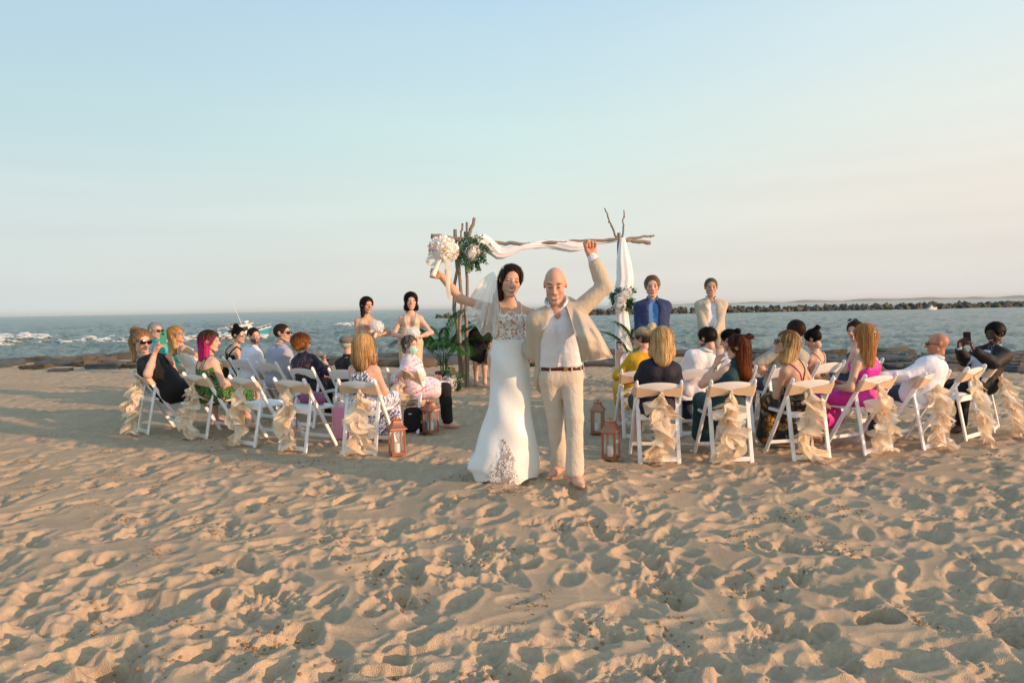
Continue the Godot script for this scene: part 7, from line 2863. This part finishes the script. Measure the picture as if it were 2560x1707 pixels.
	p.append([Vector3(5.462, 0, -7.747), 5.0265, "man in black tuxedo filming with a phone held in both hands", "", {"sex": "m", "seed": 33, "pel": Vector3(0.05, 0.52, 0), "head": Vector3(0.066, 1.105, -0.211), "s": 0.956, "hs": 1.07, "hy": 4, "sit": true, "skin": Color(0.085, 0.042, 0.028), "wt": 1.02, "ty": 0.0, "hp": 6, "smile": 0.7, "lip": Color(0.160, 0.070, 0.060), "la": {"e": Vector3(0.63, -1, -0.321), "h": "claw", "d": Vector3(-0.203, 0.9, 0.302), "p": Vector3(-0.851, -0.1, 0.354), "w": Vector3(0.192, 0.928, 0.274)}, "ra": {"e": Vector3(-0.224, -1, -0.283), "h": "claw", "d": Vector3(0.031, 1, -0.095), "p": Vector3(0.918, 0, 0.088), "w": Vector3(0.013, 0.936, 0.276)}, "hair": {"col": [hx("0a0706"), hx("14100d")], "cap": 0.018, "line": 0.068, "bottom": -0.03, "n": 420, "len": 0.012, "lift": 0.001, "flowv": Vector3(0, 0, -1), "width": 0.006, "curl": 0.8, "wave": 0.008, "freq": 90}, "wear": [{"k": "top", "m": "white_shirt", "e": 0.01, "sl": [2, 2], "name": "shirt", "loose": 0.012, "fold": 0.011, "freq": 8, "blend": 0.018, "collar": "white_shirt"}, {"k": "top", "m": "tux", "e": 0.026, "sl": [1.9, 1.9], "name": "jacket", "subs": [[0, 0.03, 0.12, 0, -0.2, 0.15, 0.07, 0.1], [0, -0.2, 0.15, 0, -0.5, 0.17, 0.1, 0.1]], "lapel": "tux", "fold": 0.006}, {"k": "trousers", "m": "black_trousers", "e": 0.014, "name": "trousers", "fold": 0.005, "cell": 0.02}, {"k": "band", "side": "l", "m": "silver", "up": 0.0, "t": 0.004}], "extra": [{"k": "bead", "name": "earring", "m": "silver", "at": [0.086, -0.03, 0.0], "r": 0.004}]}])
	p.append([Vector3(-2.229, 0.07, -10), 0.5236, "bridesmaid with long dark hair in champagne gown holding bouquet to the side", "bridesmaids in champagne gowns", {"sex": "f", "seed": 34, "pel": Vector3(0, 0.907, 0), "head": Vector3(0.037, 1.52, 0.022), "s": 0.95, "hs": 1.07, "hy": 8, "skin": Color(0.540, 0.330, 0.230), "lip": Color(0.450, 0.180, 0.150), "ra": {"e": Vector3(-0.966, -0.7, -0.327), "h": "grip", "d": Vector3(0.629, 0.2, 0.71), "p": Vector3(0.623, 0.1, -0.679), "w": Vector3(0.056, 1.081, 0.171)}, "la": {"e": Vector3(0.966, -0.7, 0.327), "h": "grip", "d": Vector3(-0.856, 0.1, 0.083), "p": Vector3(0.19, 0, -0.929), "w": Vector3(0.149, 1.067, 0.225)}, "hair": {"col": [hx("1d1310"), hx("3a261c")], "cap": 0.016, "line": 0.068, "prims": [[0, 0.0, -0.06, 0.0, -0.19, -0.08, 0.075, 0.05], [-0.06, 0.0, 0.0, -0.075, -0.15, 0.0, 0.03, 0.022]], "n": 400, "len": 0.2, "wind": Vector3(-0.4, 0, -0.1), "curl": 0.4, "wave": 0.008}, "wear": [{"k": "top", "m": "champagne", "e": 0.008, "name": "gown", "sh": false, "cuts": [[0, -0.17, -0.1, 0, 0.8, -0.6], [0, -0.07, 0.1, 0, 0.8, 0.6]], "subs": [[0, 0.02, 0.11, 0, -0.33, 0.105, 0.1, 0.015]], "skirted": 1.9, "hemflare": 0.1, "fold": 0.006, "freq": 9}, {"k": "strap", "m": "champagne", "name": "shoulder_strap", "r": 0.006, "lines": [[[0.075, -0.15, 0.1], [0.08, 0.0, -0.01], [0.06, -0.2, -0.1]], [[-0.075, -0.15, 0.1], [-0.08, 0.0, -0.01], [-0.06, -0.2, -0.1]]]}]}])
	p.append([Vector3(-1.542, 0.07, -10), 0.0349, "smiling bridesmaid with dark bob and red lips in champagne gown", "bridesmaids in champagne gowns", {"sex": "f", "seed": 35, "pel": Vector3(0, 0.936, 0), "head": Vector3(0.024, 1.568, 0.001), "s": 0.98, "hs": 1.07, "hy": 13, "skin": Color(0.660, 0.420, 0.320), "smile": 0.9, "lip": Color(0.450, 0.040, 0.080), "ra": {"e": Vector3(-0.992, -0.6, -0.235), "h": "grip", "d": Vector3(0.782, 0.1, 0.528), "p": Vector3(0.231, 0, -0.892), "w": Vector3(-0.044, 1.033, 0.199)}, "la": {"e": Vector3(1.006, -0.6, -0.165), "h": "grip", "d": Vector3(-0.817, 0.1, 0.472), "p": Vector3(-0.168, 0, -0.906), "w": Vector3(0.14, 1.03, 0.205)}, "hair": {"col": [hx("140d0c"), hx("241714")], "cap": 0.022, "line": 0.07, "prims": [[0, 0.02, -0.05, 0, -0.1, -0.05, 0.08, 0.07], [0.06, 0.0, 0.0, 0.075, -0.1, 0.005, 0.034, 0.03], [-0.06, 0.0, 0.0, -0.075, -0.1, 0.005, 0.034, 0.03]], "n": 380, "len": 0.18, "curl": 0.25, "wave": 0.006, "part": 0.03}, "wear": [{"k": "top", "m": "champagne", "e": 0.008, "name": "gown", "sh": false, "cuts": [[0, -0.17, -0.1, 0, 0.8, -0.6], [0, -0.07, 0.1, 0, 0.8, 0.6]], "subs": [[0, 0.02, 0.11, 0, -0.33, 0.105, 0.1, 0.015]], "skirted": 1.9, "hemflare": 0.1, "fold": 0.006, "freq": 9}, {"k": "strap", "m": "champagne", "name": "shoulder_strap", "r": 0.006, "lines": [[[0.075, -0.15, 0.1], [0.08, 0.0, -0.01], [0.06, -0.2, -0.1]], [[-0.075, -0.15, 0.1], [-0.08, 0.0, -0.01], [-0.06, -0.2, -0.1]]]}, {"k": "band", "side": "l", "m": "silver", "up": 0.02, "t": 0.004, "name": "watch", "dial": [0.3, 0.2, 0.8]}]}])
	p.append([Vector3(-0.609, 0.07, -12.4), 0.0000, "barefoot officiant in knee length black dress standing behind the bride", "", {"sex": "f", "seed": 36, "pel": Vector3(0, 0.917, 0), "head": Vector3(0.361, 1.604, 0), "s": 0.96, "hs": 1.07, "hy": 0.0, "skin": Color(0.600, 0.380, 0.280), "wt": 1.1, "la": {"e": Vector3(1, 0, -0.4), "w": Vector3(0.202, 0.708, 0.05)}, "hair": {"col": [hx("241712"), hx("3a261c")], "cap": 0.014, "prims": [[0, 0.02, -0.06, 0, -0.2, -0.075, 0.078, 0.055], [0.06, 0.0, -0.02, 0.075, -0.17, -0.02, 0.036, 0.028], [-0.06, 0.0, -0.02, -0.075, -0.17, -0.02, 0.036, 0.028]], "n": 200}, "wear": [{"k": "top", "m": "black_cloth", "e": 0.016, "name": "dress", "sl": [0.5, 0.5], "skirted": 0.86, "hemflare": 0.015, "blend": 0.08, "fold": 0.005}]}])
	p.append([Vector3(1.996, 0.07, -9.3), -0.1047, "tall man in navy suit jacket over open blue shirt with windblown hair", "", {"sex": "m", "seed": 37, "pel": Vector3(0, 0.993, 0), "head": Vector3(-0.009, 1.699, 0.001), "s": 1.04, "hs": 1.17, "hy": -4, "skin": Color(0.670, 0.400, 0.305), "wt": 1.24, "shw": 1.1, "ra": {"e": Vector3(-0.39, -1, -0.361), "h": "fist", "w": Vector3(-0.09, 1.009, 0.261)}, "la": {"e": Vector3(0.306, -1, -0.434), "h": "fist", "w": Vector3(0.008, 1.007, 0.251)}, "stubble": 0.1, "smile": 0.2, "hair": {"col": [hx("6a5540"), hx("a08b6e")], "cap": 0.01, "line": 0.08, "bottom": -0.03, "n": 560, "len": 0.045, "lift": 0.008, "flowv": Vector3(0, 0, -1), "width": 0.006, "curl": 0.6, "wave": 0.003, "freq": 45}, "wear": [{"k": "top", "m": "blue_shirt", "e": 0.012, "sl": [2, 2], "name": "shirt", "loose": 0.012, "fold": 0.011, "freq": 8, "blend": 0.018, "collar": "blue_shirt", "buttons": [-0.16, -0.26, -0.36], "button_m": "black_gloss"}, {"k": "top", "m": "navy_suit", "e": 0.022, "sl": [1.9, 1.9], "name": "jacket", "loose": 0.01, "blend": 0.014, "subs": [[0, 0.06, 0.08, 0, -0.15, 0.15, 0.06, 0.075], [0, -0.15, 0.16, 0, -0.45, 0.18, 0.075, 0.05]], "skirted": 0.3, "hemflare": 0.01, "lapel": "navy_suit", "fold": 0.006}, {"k": "trousers", "m": "navy_suit", "e": 0.02, "name": "trousers", "fold": 0.005, "cell": 0.02}]}])
	p.append([Vector3(3.119, 0.07, -10.3), -0.1396, "grey haired man in beige linen suit and open white shirt", "", {"sex": "m", "seed": 38, "pel": Vector3(0, 0.984, 0), "head": Vector3(-0.003, 1.697, 0), "s": 1.03, "hs": 1.15, "hy": -4, "skin": Color(0.560, 0.330, 0.230), "wt": 1.12, "shw": 1.06, "ra": {"e": Vector3(-0.402, -1, -0.347), "h": "fist", "w": Vector3(-0.094, 0.956, 0.266)}, "la": {"e": Vector3(0.291, -1, -0.445), "h": "fist", "w": Vector3(0.003, 0.954, 0.252)}, "smile": 0.6, "hair": {"col": [hx("5c534a"), hx("8d857b")], "cap": 0.008, "line": 0.082, "bottom": -0.04, "n": 560, "len": 0.03, "lift": 0.001, "flowv": Vector3(0, 0, -1), "width": 0.006, "curl": 0.22, "wave": 0.003, "freq": 45}, "wear": [{"k": "top", "m": "white_shirt", "e": 0.012, "sl": [2, 2], "name": "shirt", "loose": 0.012, "fold": 0.011, "freq": 8, "blend": 0.018, "collar": "white_shirt"}, {"k": "top", "m": "linen", "e": 0.022, "sl": [1.9, 1.9], "name": "jacket", "loose": 0.01, "blend": 0.014, "subs": [[0, 0.06, 0.08, 0, -0.15, 0.15, 0.06, 0.07], [0, -0.15, 0.16, 0, -0.55, 0.18, 0.07, 0.06]], "skirted": 0.3, "hemflare": 0.01, "lapel": "linen_light", "fold": 0.006}, {"k": "trousers", "m": "linen", "e": 0.02, "name": "trousers", "fold": 0.005, "cell": 0.02}]}])
	p.append([Vector3(-0.02, 0.07, -5.6), 0.0000, "bride in white lace bodice gown and veil raising her bouquet", "", {"sex": "f", "seed": 39, "pel": Vector3(-0.01, 1, -0.02), "head": Vector3(0.019, 1.669, 0), "s": 1.02, "hs": 1.1, "hy": 8, "skin": Color(0.600, 0.370, 0.265), "smile": 1, "lip": Color(0.450, 0.130, 0.120), "hr": -8, "hp": 4, "cell": 0.012, "res": "_fine", "shw": 1.02, "ty": 6, "bust": 1.05, "sr_up": 0.03, "ra": {"size": 1.15, "e": Vector3(-0.2, -1, 0.1), "h": "grip", "d": Vector3(-0.75, 0.25, 0.6), "p": Vector3(0.56, -0.21, 0.785), "w": Vector3(-0.579, 1.729, -0.04)}, "la": {"e": Vector3(0.5, -0.3, -0.5), "w": Vector3(0.224, 1.049, -0.24)}, "hair": {"col": [hx("2c1a13"), hx("4f3324")], "cap": 0.012, "line": 0.084, "face": 0.062, "prims": [[0, 0.06, -0.08, 0, 0.04, -0.1, 0.07, 0.06], [0, 0.0, -0.08, -0.02, -0.16, -0.09, 0.06, 0.04], [-0.062, 0.0, -0.02, -0.08, -0.2, -0.02, 0.034, 0.02]], "n": 620, "len": 0.2, "curl": 0.35, "wave": 0.005, "part": -0.02, "cell": 0.006, "y1": -0.2, "width": 0.005}, "wear": [{"k": "top", "m": "lace", "e": 0.007, "name": "lace_bodice", "sh": false, "cuts": [[0, -0.17, -0.1, 0, 0.8, -0.6], [0, -0.115, 0.1, 0, 0.85, 0.5]], "subs": [[0, 0.05, 0.17, 0, -0.175, 0.17, 0.12, 0.018]], "floor": 1.05, "fold": 0.0, "cell": 0.011, "blend": 0.03}, {"k": "strap", "m": "satin", "name": "shoulder_strap", "r": 0.004, "lines": [[[0.085, -0.13, 0.1], [0.088, 0.0, -0.01], [0.07, -0.2, -0.1]], [[-0.085, -0.13, 0.1], [-0.088, 0.0, -0.01], [-0.07, -0.2, -0.1]]]}], "extra": [{"k": "bead", "name": "hair_pin", "m": "silver", "at": [-0.075, 0.09, 0.03], "r": 0.006}]}])
	p.append([Vector3(0.432, 0.07, -5.42), 0.0000, "groom in beige linen suit and white shirt raising his fist", "", {"sex": "m", "seed": 40, "pel": Vector3(-0.039, 0.879, -0.03), "head": Vector3(-0.081, 1.614, 0.17), "s": 1.04, "hs": 1.1, "hy": -8, "skin": Color(0.590, 0.350, 0.255), "smile": 1, "brow_w": 1.5, "wt": 1.02, "hp": 12, "hsc": Vector3(0.95, 1.05, 1.0), "cell": 0.012, "res": "_fine", "ty": 0.0, "stubble": 0.2, "scalp": Color(0.600, 0.370, 0.275), "hairline": 0.3, "brow": Color(0.020, 0.013, 0.010), "sl_up": 0.05, "la": {"size": 1.3, "e": Vector3(1, -0.35, 0.15), "h": "fist", "d": Vector3(-0.15, 1, -0.1), "p": Vector3(0, 0.1, 1), "w": Vector3(0.226, 1.847, 0.07)}, "ra": {"e": Vector3(-0.1, -0.8, -0.4), "w": Vector3(-0.363, 1.167, -0.25)}, "hl": Vector3(0.1, 0.879, 0), "kl": Vector3(0.07, 0.535, 0.06), "kr": Vector3(-0.081, 0.538, -0.08), "fl": Vector3(0.063, 0.065, 0.06), "fdl": Vector3(0.28, 0, 0.96), "fdr": Vector3(-0.55, 0, 0.83), "wear": [{"k": "top", "m": "white_shirt", "e": 0.012, "sl": [2, 2], "name": "shirt", "loose": 0.008, "fold": 0.005, "freq": 8, "blend": 0.018, "collar": "white_shirt", "buttons": [-0.14, -0.24, -0.34, -0.44], "button_m": "button_white", "button_x": -0.01, "collar_r": 1.12, "collar_up": 0.03, "hem": 0.075, "subs": [[0, 0.06, 0.09, 0, -0.14, 0.125, 0.07, 0.012]], "cell": 0.013}, {"k": "trousers", "m": "linen_light", "e": 0.012, "name": "trousers", "fold": 0.006, "freq": 6, "cell": 0.012, "waist": 0.085, "flare": 0.026, "len": 1.92, "blend": 0.02}, {"k": "belt", "m": "belt", "y": 0.068, "loop": "linen_light"}, {"k": "top", "m": "linen", "e": 0.022, "sl": [1.74, 1.86], "name": "jacket", "loose": 0.012, "sh": true, "subs": [[0, 0.04, 0.1, 0.02, -0.14, 0.17, 0.075, 0.12], [0.03, 0.0, 0.14, 0.05, -0.25, 0.18, 0.085, 0.15], [0.05, -0.25, 0.18, 0.1, -0.68, 0.2, 0.15, 0.25], [-0.02, -0.03, 0.15, -0.06, -0.3, 0.18, 0.05, 0.13], [-0.06, -0.3, 0.18, -0.07, -0.7, 0.2, 0.13, 0.2], [-0.05, -0.7, 0.2, -0.05, -1.1, 0.2, 0.22, 0.22]], "fold": 0.008, "blend": 0.018, "cell": 0.013, "skirted": 0.12, "hemflare": 0.01}], "fr": Vector3(-0.039, 0.086, -0.2)}])
	p.append([Vector3(-32.065, -1.587, -75), -0.6109, "shirtless person standing in the stern of the motor boat", "", {"sex": "m", "seed": 41, "pel": Vector3(0, 0.955, 0), "head": Vector3(0.132, 1.65, -0.092), "s": 1, "hs": 1.07, "hy": 0.0, "skin": Color(0.540, 0.330, 0.230), "cell": 0.03, "hair": {"col": [hx("1d1510"), hx("2a1f18")], "cap": 0.006, "line": 0.068, "bottom": -0.06, "n": 60, "len": 0.03, "lift": 0.001, "flowv": Vector3(0, 0, -1), "width": 0.006, "curl": 0.22, "wave": 0.003, "freq": 45}, "wear": [{"k": "trousers", "m": "slate", "e": 0.014, "name": "trousers", "fold": 0.005, "cell": 0.02, "len": 0.7}]}])
	return p


const CHAIRS := {
	"LC1": [Vector3(-4.61, 0, -8.541), 2.374],
	"LC2": [Vector3(-3.772, 0, -8.21), 2.566],
	"LC3": [Vector3(-2.975, 0, -7.676), 2.566],
	"LC4": [Vector3(-2.327, 0, -7.322), 2.688],
	"LC5": [Vector3(-1.576, 0, -7.094), 2.862],
	"LC6": [Vector3(-1.289, 0, -8.347), 2.793],
	"LA": [Vector3(-3.86, 0, -9.752), 2.548],
	"LB": [Vector3(-3.297, 0, -9.33), 2.548],
	"LC": [Vector3(-2.699, 0, -8.892), 2.653],
	"LD": [Vector3(-2.08, 0, -8.578), 2.758],
	"LA0": [Vector3(-4.395, 0, -10.216), 2.513],
	"L3": [Vector3(-4.993, 0, -10.48), 2.478],
	"L2": [Vector3(-5.673, 0, -10.937), 2.443],
	"RC1": [Vector3(1.412, 0, -6.515), 3.107],
	"RC2": [Vector3(2.085, 0, -6.463), 3.194],
	"RC3": [Vector3(2.849, 0, -6.523), 3.299],
	"RC4": [Vector3(3.578, 0, -6.741), 3.526],
	"RC5": [Vector3(4.229, 0, -6.899), 3.630],
	"RC6": [Vector3(4.933, 0, -7.349), 3.735],
	"RC7": [Vector3(5.462, 0, -7.747), 3.962],
	"RD1": [Vector3(1.448, 0, -7.71), 3.176],
	"RD2": [Vector3(2.107, 0, -7.811), 3.229],
	"RD3": [Vector3(2.618, 0, -7.905), 3.299],
	"RD4": [Vector3(3.228, 0, -7.967), 3.368],
	"RD5": [Vector3(3.826, 0, -8.26), 3.560],
	"RD6": [Vector3(4.425, 0, -8.475), 3.630],
}


const SLABS := [
	[-16.989, -22.545, 1.02, 0.24, 0.6, 0.1, 2, 0.0, "long tan flat slab at the far left end of the shoreline rocks"],
	[-15.139, -19.757, 0.48, 0.2, 0.375, 0.5, 0, 0.0, "grey slab below the long tan slab at the left end of the shore"],
	[-15.273, -21.202, 0.42, 0.224, 0.375, 0.2, 1, 0.0, "dark rock at the right end of the long tan slab"],
	[-15.23, -21.98, 0.42, 0.2, 0.3, 0.7, 0, 0.0, "low grey rock between the tan slab and the wave line"],
	[-13.325, -19.387, 0.72, 0.176, 0.375, -0.1, 0, 0.0, "broad grey slab set in sand left of the ponytailed woman"],
	[-14.212, -21.75, 0.3, 0.2, 0.3, 0.3, 1, 0.0, "small dark rock against the surf left of the ponytailed woman"],
	[-13.792, -21.817, 0.27, 0.224, 0.3, 1, 0, 0.0, "rounded grey rock rising beside the surf near the ponytailed woman"],
	[-12.581, -20.323, 0.3, 0.176, 0.375, 0.2, 2, 0.0, "tan rock just below the rounded grey rock by the surf"],
	[-12.763, -21.422, 0.36, 0.24, 0.375, 0.6, 1, 0.0, "dark hump of rock directly behind the ponytailed woman"],
	[-11.193, -18.58, 0.6, 0.112, 0.3, 0.2, 0, 0.0, "thin slab half buried in sand near the ponytailed woman's shoulder"],
	[-11.86, -17.243, 0.3, 0.064, 0.225, 0.1, 1, 0.0, "dark sliver of rock poking from the sand at the far left"],
	[-13.588, -18.691, 0.36, 0.096, 0.225, 0.4, 1, 0.0, "half buried dark rock at the left, nearer than the tan slab"],
	[-9.56, -19.399, 0.48, 0.176, 0.375, 0.1, 0, 0.0, "grey slab seen between blonde woman and pink haired woman"],
	[-8.016, -18.681, 0.3, 0.224, 0.3, 0.6, 1, 0.0, "dark rock beside the woman with the top bun"],
	[-6.066, -21.678, 0.3, 0.24, 0.375, 0.5, 1, 0.0, "dark rock beyond the flat cap man"],
	[-3.81, -19.541, 0.84, 0.2, 0.45, 0.1, 0, 0.0, "grey slab between the two bridesmaids"],
	[-2.473, -18.409, 0.78, 0.224, 0.525, -0.1, 0, 0.0, "wide blue grey slab right of the smiling bridesmaid"],
	[-1.701, -17.369, 0.54, 0.2, 0.45, 0.3, 0, 0.0, "grey slab behind the left palm"],
	[-1.136, -18.516, 0.72, 0.2, 0.45, 0.0, 0, 0.0, "grey slab behind the officiant's legs"],
	[0.759, -18.093, 0.78, 0.224, 0.525, 0.2, 0, 0.0, "grey slab between bride and groom at the waterline"],
	[1.645, -17.022, 0.78, 0.2, 0.525, -0.2, 0, 0.0, "grey slab behind the groom's flying jacket"],
	[2.312, -17.365, 0.6, 0.176, 0.45, 0.1, 2, 0.0, "tan grey slab behind the right palm"],
	[5.017, -18.796, 0.6, 0.2, 0.45, 0.1, 1, 0.0, "dark slab between blonde bob woman and dark haired man"],
	[6.801, -18.07, 0.42, 0.202, 0.319, -0.1, 1, 0.0, "dark low slab left of woman with crossed straps"],
	[11.551, -19.917, 0.225, 0.294, 0.287, 0.1, 1, 0.0, "large dark block standing at the waterline left of the bald man"],
	[11.543, -18.541, 0.09, 0.202, 0.159, 0.4, 0, 0.0, "small grey block beside the bald man's face"],
	[9.872, -16.93, 0.48, 0.276, 0.382, -0.15, 2, 0.0, "broad tan slab below the large dark block"],
	[9.2, -15.42, 0.195, 0.239, 0.255, 0.2, 0, 0.0, "blue grey block in front of the broad tan slab"],
	[8.187, -13.89, 0.42, 0.147, 0.319, -0.2, 0, 0.0, "flat grey slab just above the bald man's outstretched arm"],
	[10.707, -15.875, 0.3, 0.258, 0.382, 0.1, 0, 0.0, "grey slab between bald man and tuxedo man"],
	[13.65, -17.832, 0.24, 0.276, 0.319, 0.3, 1, 0.0, "dark slab at the right edge of the photo beyond the tuxedo man"],
	[11.619, -15.672, 0.27, 0.239, 0.319, 0.5, 0, 0.0, "grey slab behind the tuxedo man's shoulder"],
	[11.507, -14.93, 0.27, 0.184, 0.319, -0.2, 2, 0.0, "tan flat slab at the right edge below the dark slab"],
	[10.094, -13.123, 0.24, 0.138, 0.255, 0.1, 0, 0.0, "low grey rock in sand at the right edge above the last sash"],
]


const STONES := [["small dark stones among the slabs at the left end of the shore", [Vector3(-12.30, 0, -18.93), Vector3(-11.02, 0, -17.93), Vector3(-11.30, 0, -18.06), Vector3(-16.12, 0, -20.87), Vector3(-11.12, 0, -19.05), Vector3(-12.94, 0, -21.87), Vector3(-14.71, 0, -21.60), Vector3(-13.18, 0, -19.78), Vector3(-17.31, 0, -22.33), Vector3(-13.32, 0, -18.47), Vector3(-13.48, 0, -21.76), Vector3(-13.39, 0, -21.84), Vector3(-14.39, 0, -22.13), Vector3(-14.72, 0, -18.91), Vector3(-16.23, 0, -22.10), Vector3(-10.40, 0, -18.06)]], ["small dark stones along the waterline behind the arch", [Vector3(-2.38, 0, -16.83), Vector3(-0.56, 0, -17.41), Vector3(-3.04, 0, -17.03), Vector3(0.55, 0, -16.23), Vector3(2.24, 0, -18.21), Vector3(-2.17, 0, -19.79), Vector3(-4.23, 0, -20.74), Vector3(-2.46, 0, -18.08), Vector3(-4.88, 0, -18.32), Vector3(-2.31, 0, -19.20), Vector3(1.59, 0, -17.66), Vector3(-2.41, 0, -18.53), Vector3(0.79, 0, -19.57), Vector3(3.04, 0, -19.18), Vector3(0.99, 0, -16.53), Vector3(-4.65, 0, -17.88), Vector3(-1.95, 0, -18.06), Vector3(-5.58, 0, -21.16), Vector3(-3.22, 0, -17.02), Vector3(-3.22, 0, -17.70), Vector3(2.22, 0, -15.97), Vector3(-2.23, 0, -19.00), Vector3(-0.66, 0, -17.09), Vector3(-3.95, 0, -17.87)]], ["small dark stones and ledges behind the right-hand seats", [Vector3(9.71, 0, -13.99), Vector3(5.44, 0, -14.34), Vector3(7.25, 0, -18.04), Vector3(8.57, 0, -13.90), Vector3(7.14, 0, -14.14), Vector3(10.34, 0, -17.53), Vector3(9.41, 0, -19.00), Vector3(7.81, 0, -19.71), Vector3(8.75, 0, -13.47), Vector3(8.84, 0, -20.51), Vector3(11.96, 0, -15.48), Vector3(9.76, 0, -18.34), Vector3(8.76, 0, -14.35), Vector3(9.33, 0, -16.89), Vector3(5.60, 0, -14.47), Vector3(6.42, 0, -17.00), Vector3(13.13, 0, -18.47), Vector3(9.10, 0, -13.63), Vector3(9.07, 0, -14.51), Vector3(7.07, 0, -17.31), Vector3(6.28, 0, -14.74), Vector3(8.22, 0, -16.90), Vector3(10.75, 0, -13.82), Vector3(12.27, 0, -15.97), Vector3(8.48, 0, -14.97), Vector3(10.01, 0, -17.80), Vector3(10.15, 0, -19.11), Vector3(7.18, 0, -13.80), Vector3(11.41, 0, -14.99), Vector3(9.94, 0, -17.41), Vector3(7.46, 0, -18.60), Vector3(9.61, 0, -13.96), Vector3(7.61, 0, -14.81), Vector3(10.16, 0, -14.84), Vector3(9.34, 0, -14.62), Vector3(7.85, 0, -15.25), Vector3(8.02, 0, -16.70), Vector3(10.15, 0, -14.86), Vector3(6.84, 0, -14.08), Vector3(9.89, 0, -15.62), Vector3(6.15, 0, -16.67), Vector3(7.29, 0, -15.58), Vector3(8.08, 0, -14.54), Vector3(9.13, 0, -14.44), Vector3(7.94, 0, -15.62), Vector3(9.51, 0, -14.20), Vector3(7.40, 0, -14.53), Vector3(10.69, 0, -14.76), Vector3(10.28, 0, -13.38), Vector3(9.31, 0, -16.10), Vector3(6.39, 0, -14.76), Vector3(11.94, 0, -15.88), Vector3(9.62, 0, -14.80), Vector3(12.20, 0, -18.32), Vector3(10.62, 0, -15.46), Vector3(10.61, 0, -16.60), Vector3(9.08, 0, -14.58), Vector3(9.32, 0, -14.85), Vector3(7.40, 0, -19.70), Vector3(8.46, 0, -15.47)]]]

const GOWN := [[1.181, -0.139, 0.139, 0.12, -0.13], [1.147, -0.147, 0.145, 0.125, -0.135], [1.107, -0.16, 0.15, 0.13, -0.14], [1.056, -0.171, 0.154, 0.135, -0.145], [0.988, -0.174, 0.163, 0.14, -0.15], [0.902, -0.172, 0.17, 0.14, -0.15], [0.799, -0.173, 0.173, 0.14, -0.15], [0.697, -0.178, 0.172, 0.145, -0.155], [0.601, -0.192, 0.168, 0.15, -0.165], [0.519, -0.221, 0.176, 0.155, -0.19], [0.443, -0.253, 0.188, 0.165, -0.23], [0.361, -0.282, 0.204, 0.18, -0.29], [0.285, -0.305, 0.216, 0.19, -0.35], [0.21, -0.327, 0.229, 0.2, -0.42], [0.148, -0.369, 0.236, 0.2, -0.48], [0.093, -0.391, 0.235, 0.2, -0.52], [0.036, -0.324, 0.222, 0.2, -0.5]]

const VEIL_HEM := [Vector3(-0.383, 1.457, -0.02), Vector3(-0.362, 1.409, 0), Vector3(-0.328, 1.348, 0.03), Vector3(-0.29, 1.294, 0.06), Vector3(-0.253, 1.244, 0.08), Vector3(-0.212, 1.237, 0.1), Vector3(-0.172, 1.228, 0.12), Vector3(-0.138, 1.227, 0.13), Vector3(-0.108, 1.233, 0.13), Vector3(-0.084, 1.306, 0.12), Vector3(-0.066, 1.395, 0.1)]
const VEIL_TOP := [Vector3(-0.127, 1.762, -0.1), Vector3(-0.105, 1.715, 0)]
const PANEL := [[Vector3(-0.002, 1.539, 0.04), Vector3(0.051, 1.525, 0.06), Vector3(0.103, 1.492, 0.06), Vector3(0.146, 1.439, 0.04)], [Vector3(0.011, 1.435, 0.18), Vector3(0.076, 1.415, 0.22), Vector3(0.141, 1.382, 0.2), Vector3(0.202, 1.336, 0.16)], [Vector3(0.038, 1.323, 0.28), Vector3(0.103, 1.305, 0.34), Vector3(0.187, 1.273, 0.38), Vector3(0.249, 1.239, 0.3)], [Vector3(0.056, 1.228, 0.4), Vector3(0.143, 1.21, 0.44), Vector3(0.24, 1.169, 0.39), Vector3(0.301, 1.133, 0.32)], [Vector3(0.083, 1.133, 0.36), Vector3(0.168, 1.117, 0.42), Vector3(0.272, 1.087, 0.37), Vector3(0.344, 1.05, 0.3)], [Vector3(0.109, 1.015, 0.28), Vector3(0.183, 1.028, 0.34), Vector3(0.272, 1.037, 0.32), Vector3(0.345, 1.045, 0.29)]]
const SEAT_OF := {}

const SPOT := {"bouquet": Vector3(-0.562, 2.002, -5.56), "bq_handle": Vector3(-0.618, 1.864, -5.52), "bq1": Vector3(-1.996, 1.26, -9.78), "bq2": Vector3(-1.451, 1.159, -9.7), "teal_phone": Vector3(-4.351, 1.217, -8.221), "phone1": Vector3(1.287, 1.017, -7.89), "phone2": Vector3(5.274, 1.061, -7.627), "beam_l": Vector3(-1.459, 2.855, -12.3), "beam_m1": Vector3(-0.706, 2.76, -12.3), "beam_m2": Vector3(0.331, 2.68, -12.35), "beam_m3": Vector3(1.447, 2.726, -12.35), "beam_r1": Vector3(1.997, 2.74, -12.3), "beam_r": Vector3(2.618, 2.672, -12.4), "bough": Vector3(2.715, 2.815, -12.5), "hyd1": Vector3(-0.7, 2.525, -12.12), "hyd2": Vector3(2.038, 1.628, -12.12), "book": Vector3(-0.439, 0.602, -12.3), "boat": Vector3(-30.645, -1.75, -75), "small_boat": Vector3(127.35, -1.6, -200), "spr1": Vector3(1.759, 3.317, -12.3), "spr2": Vector3(2.114, 3.274, -12.3), "cross": Vector3(1.997, 2.725, -12.3)}
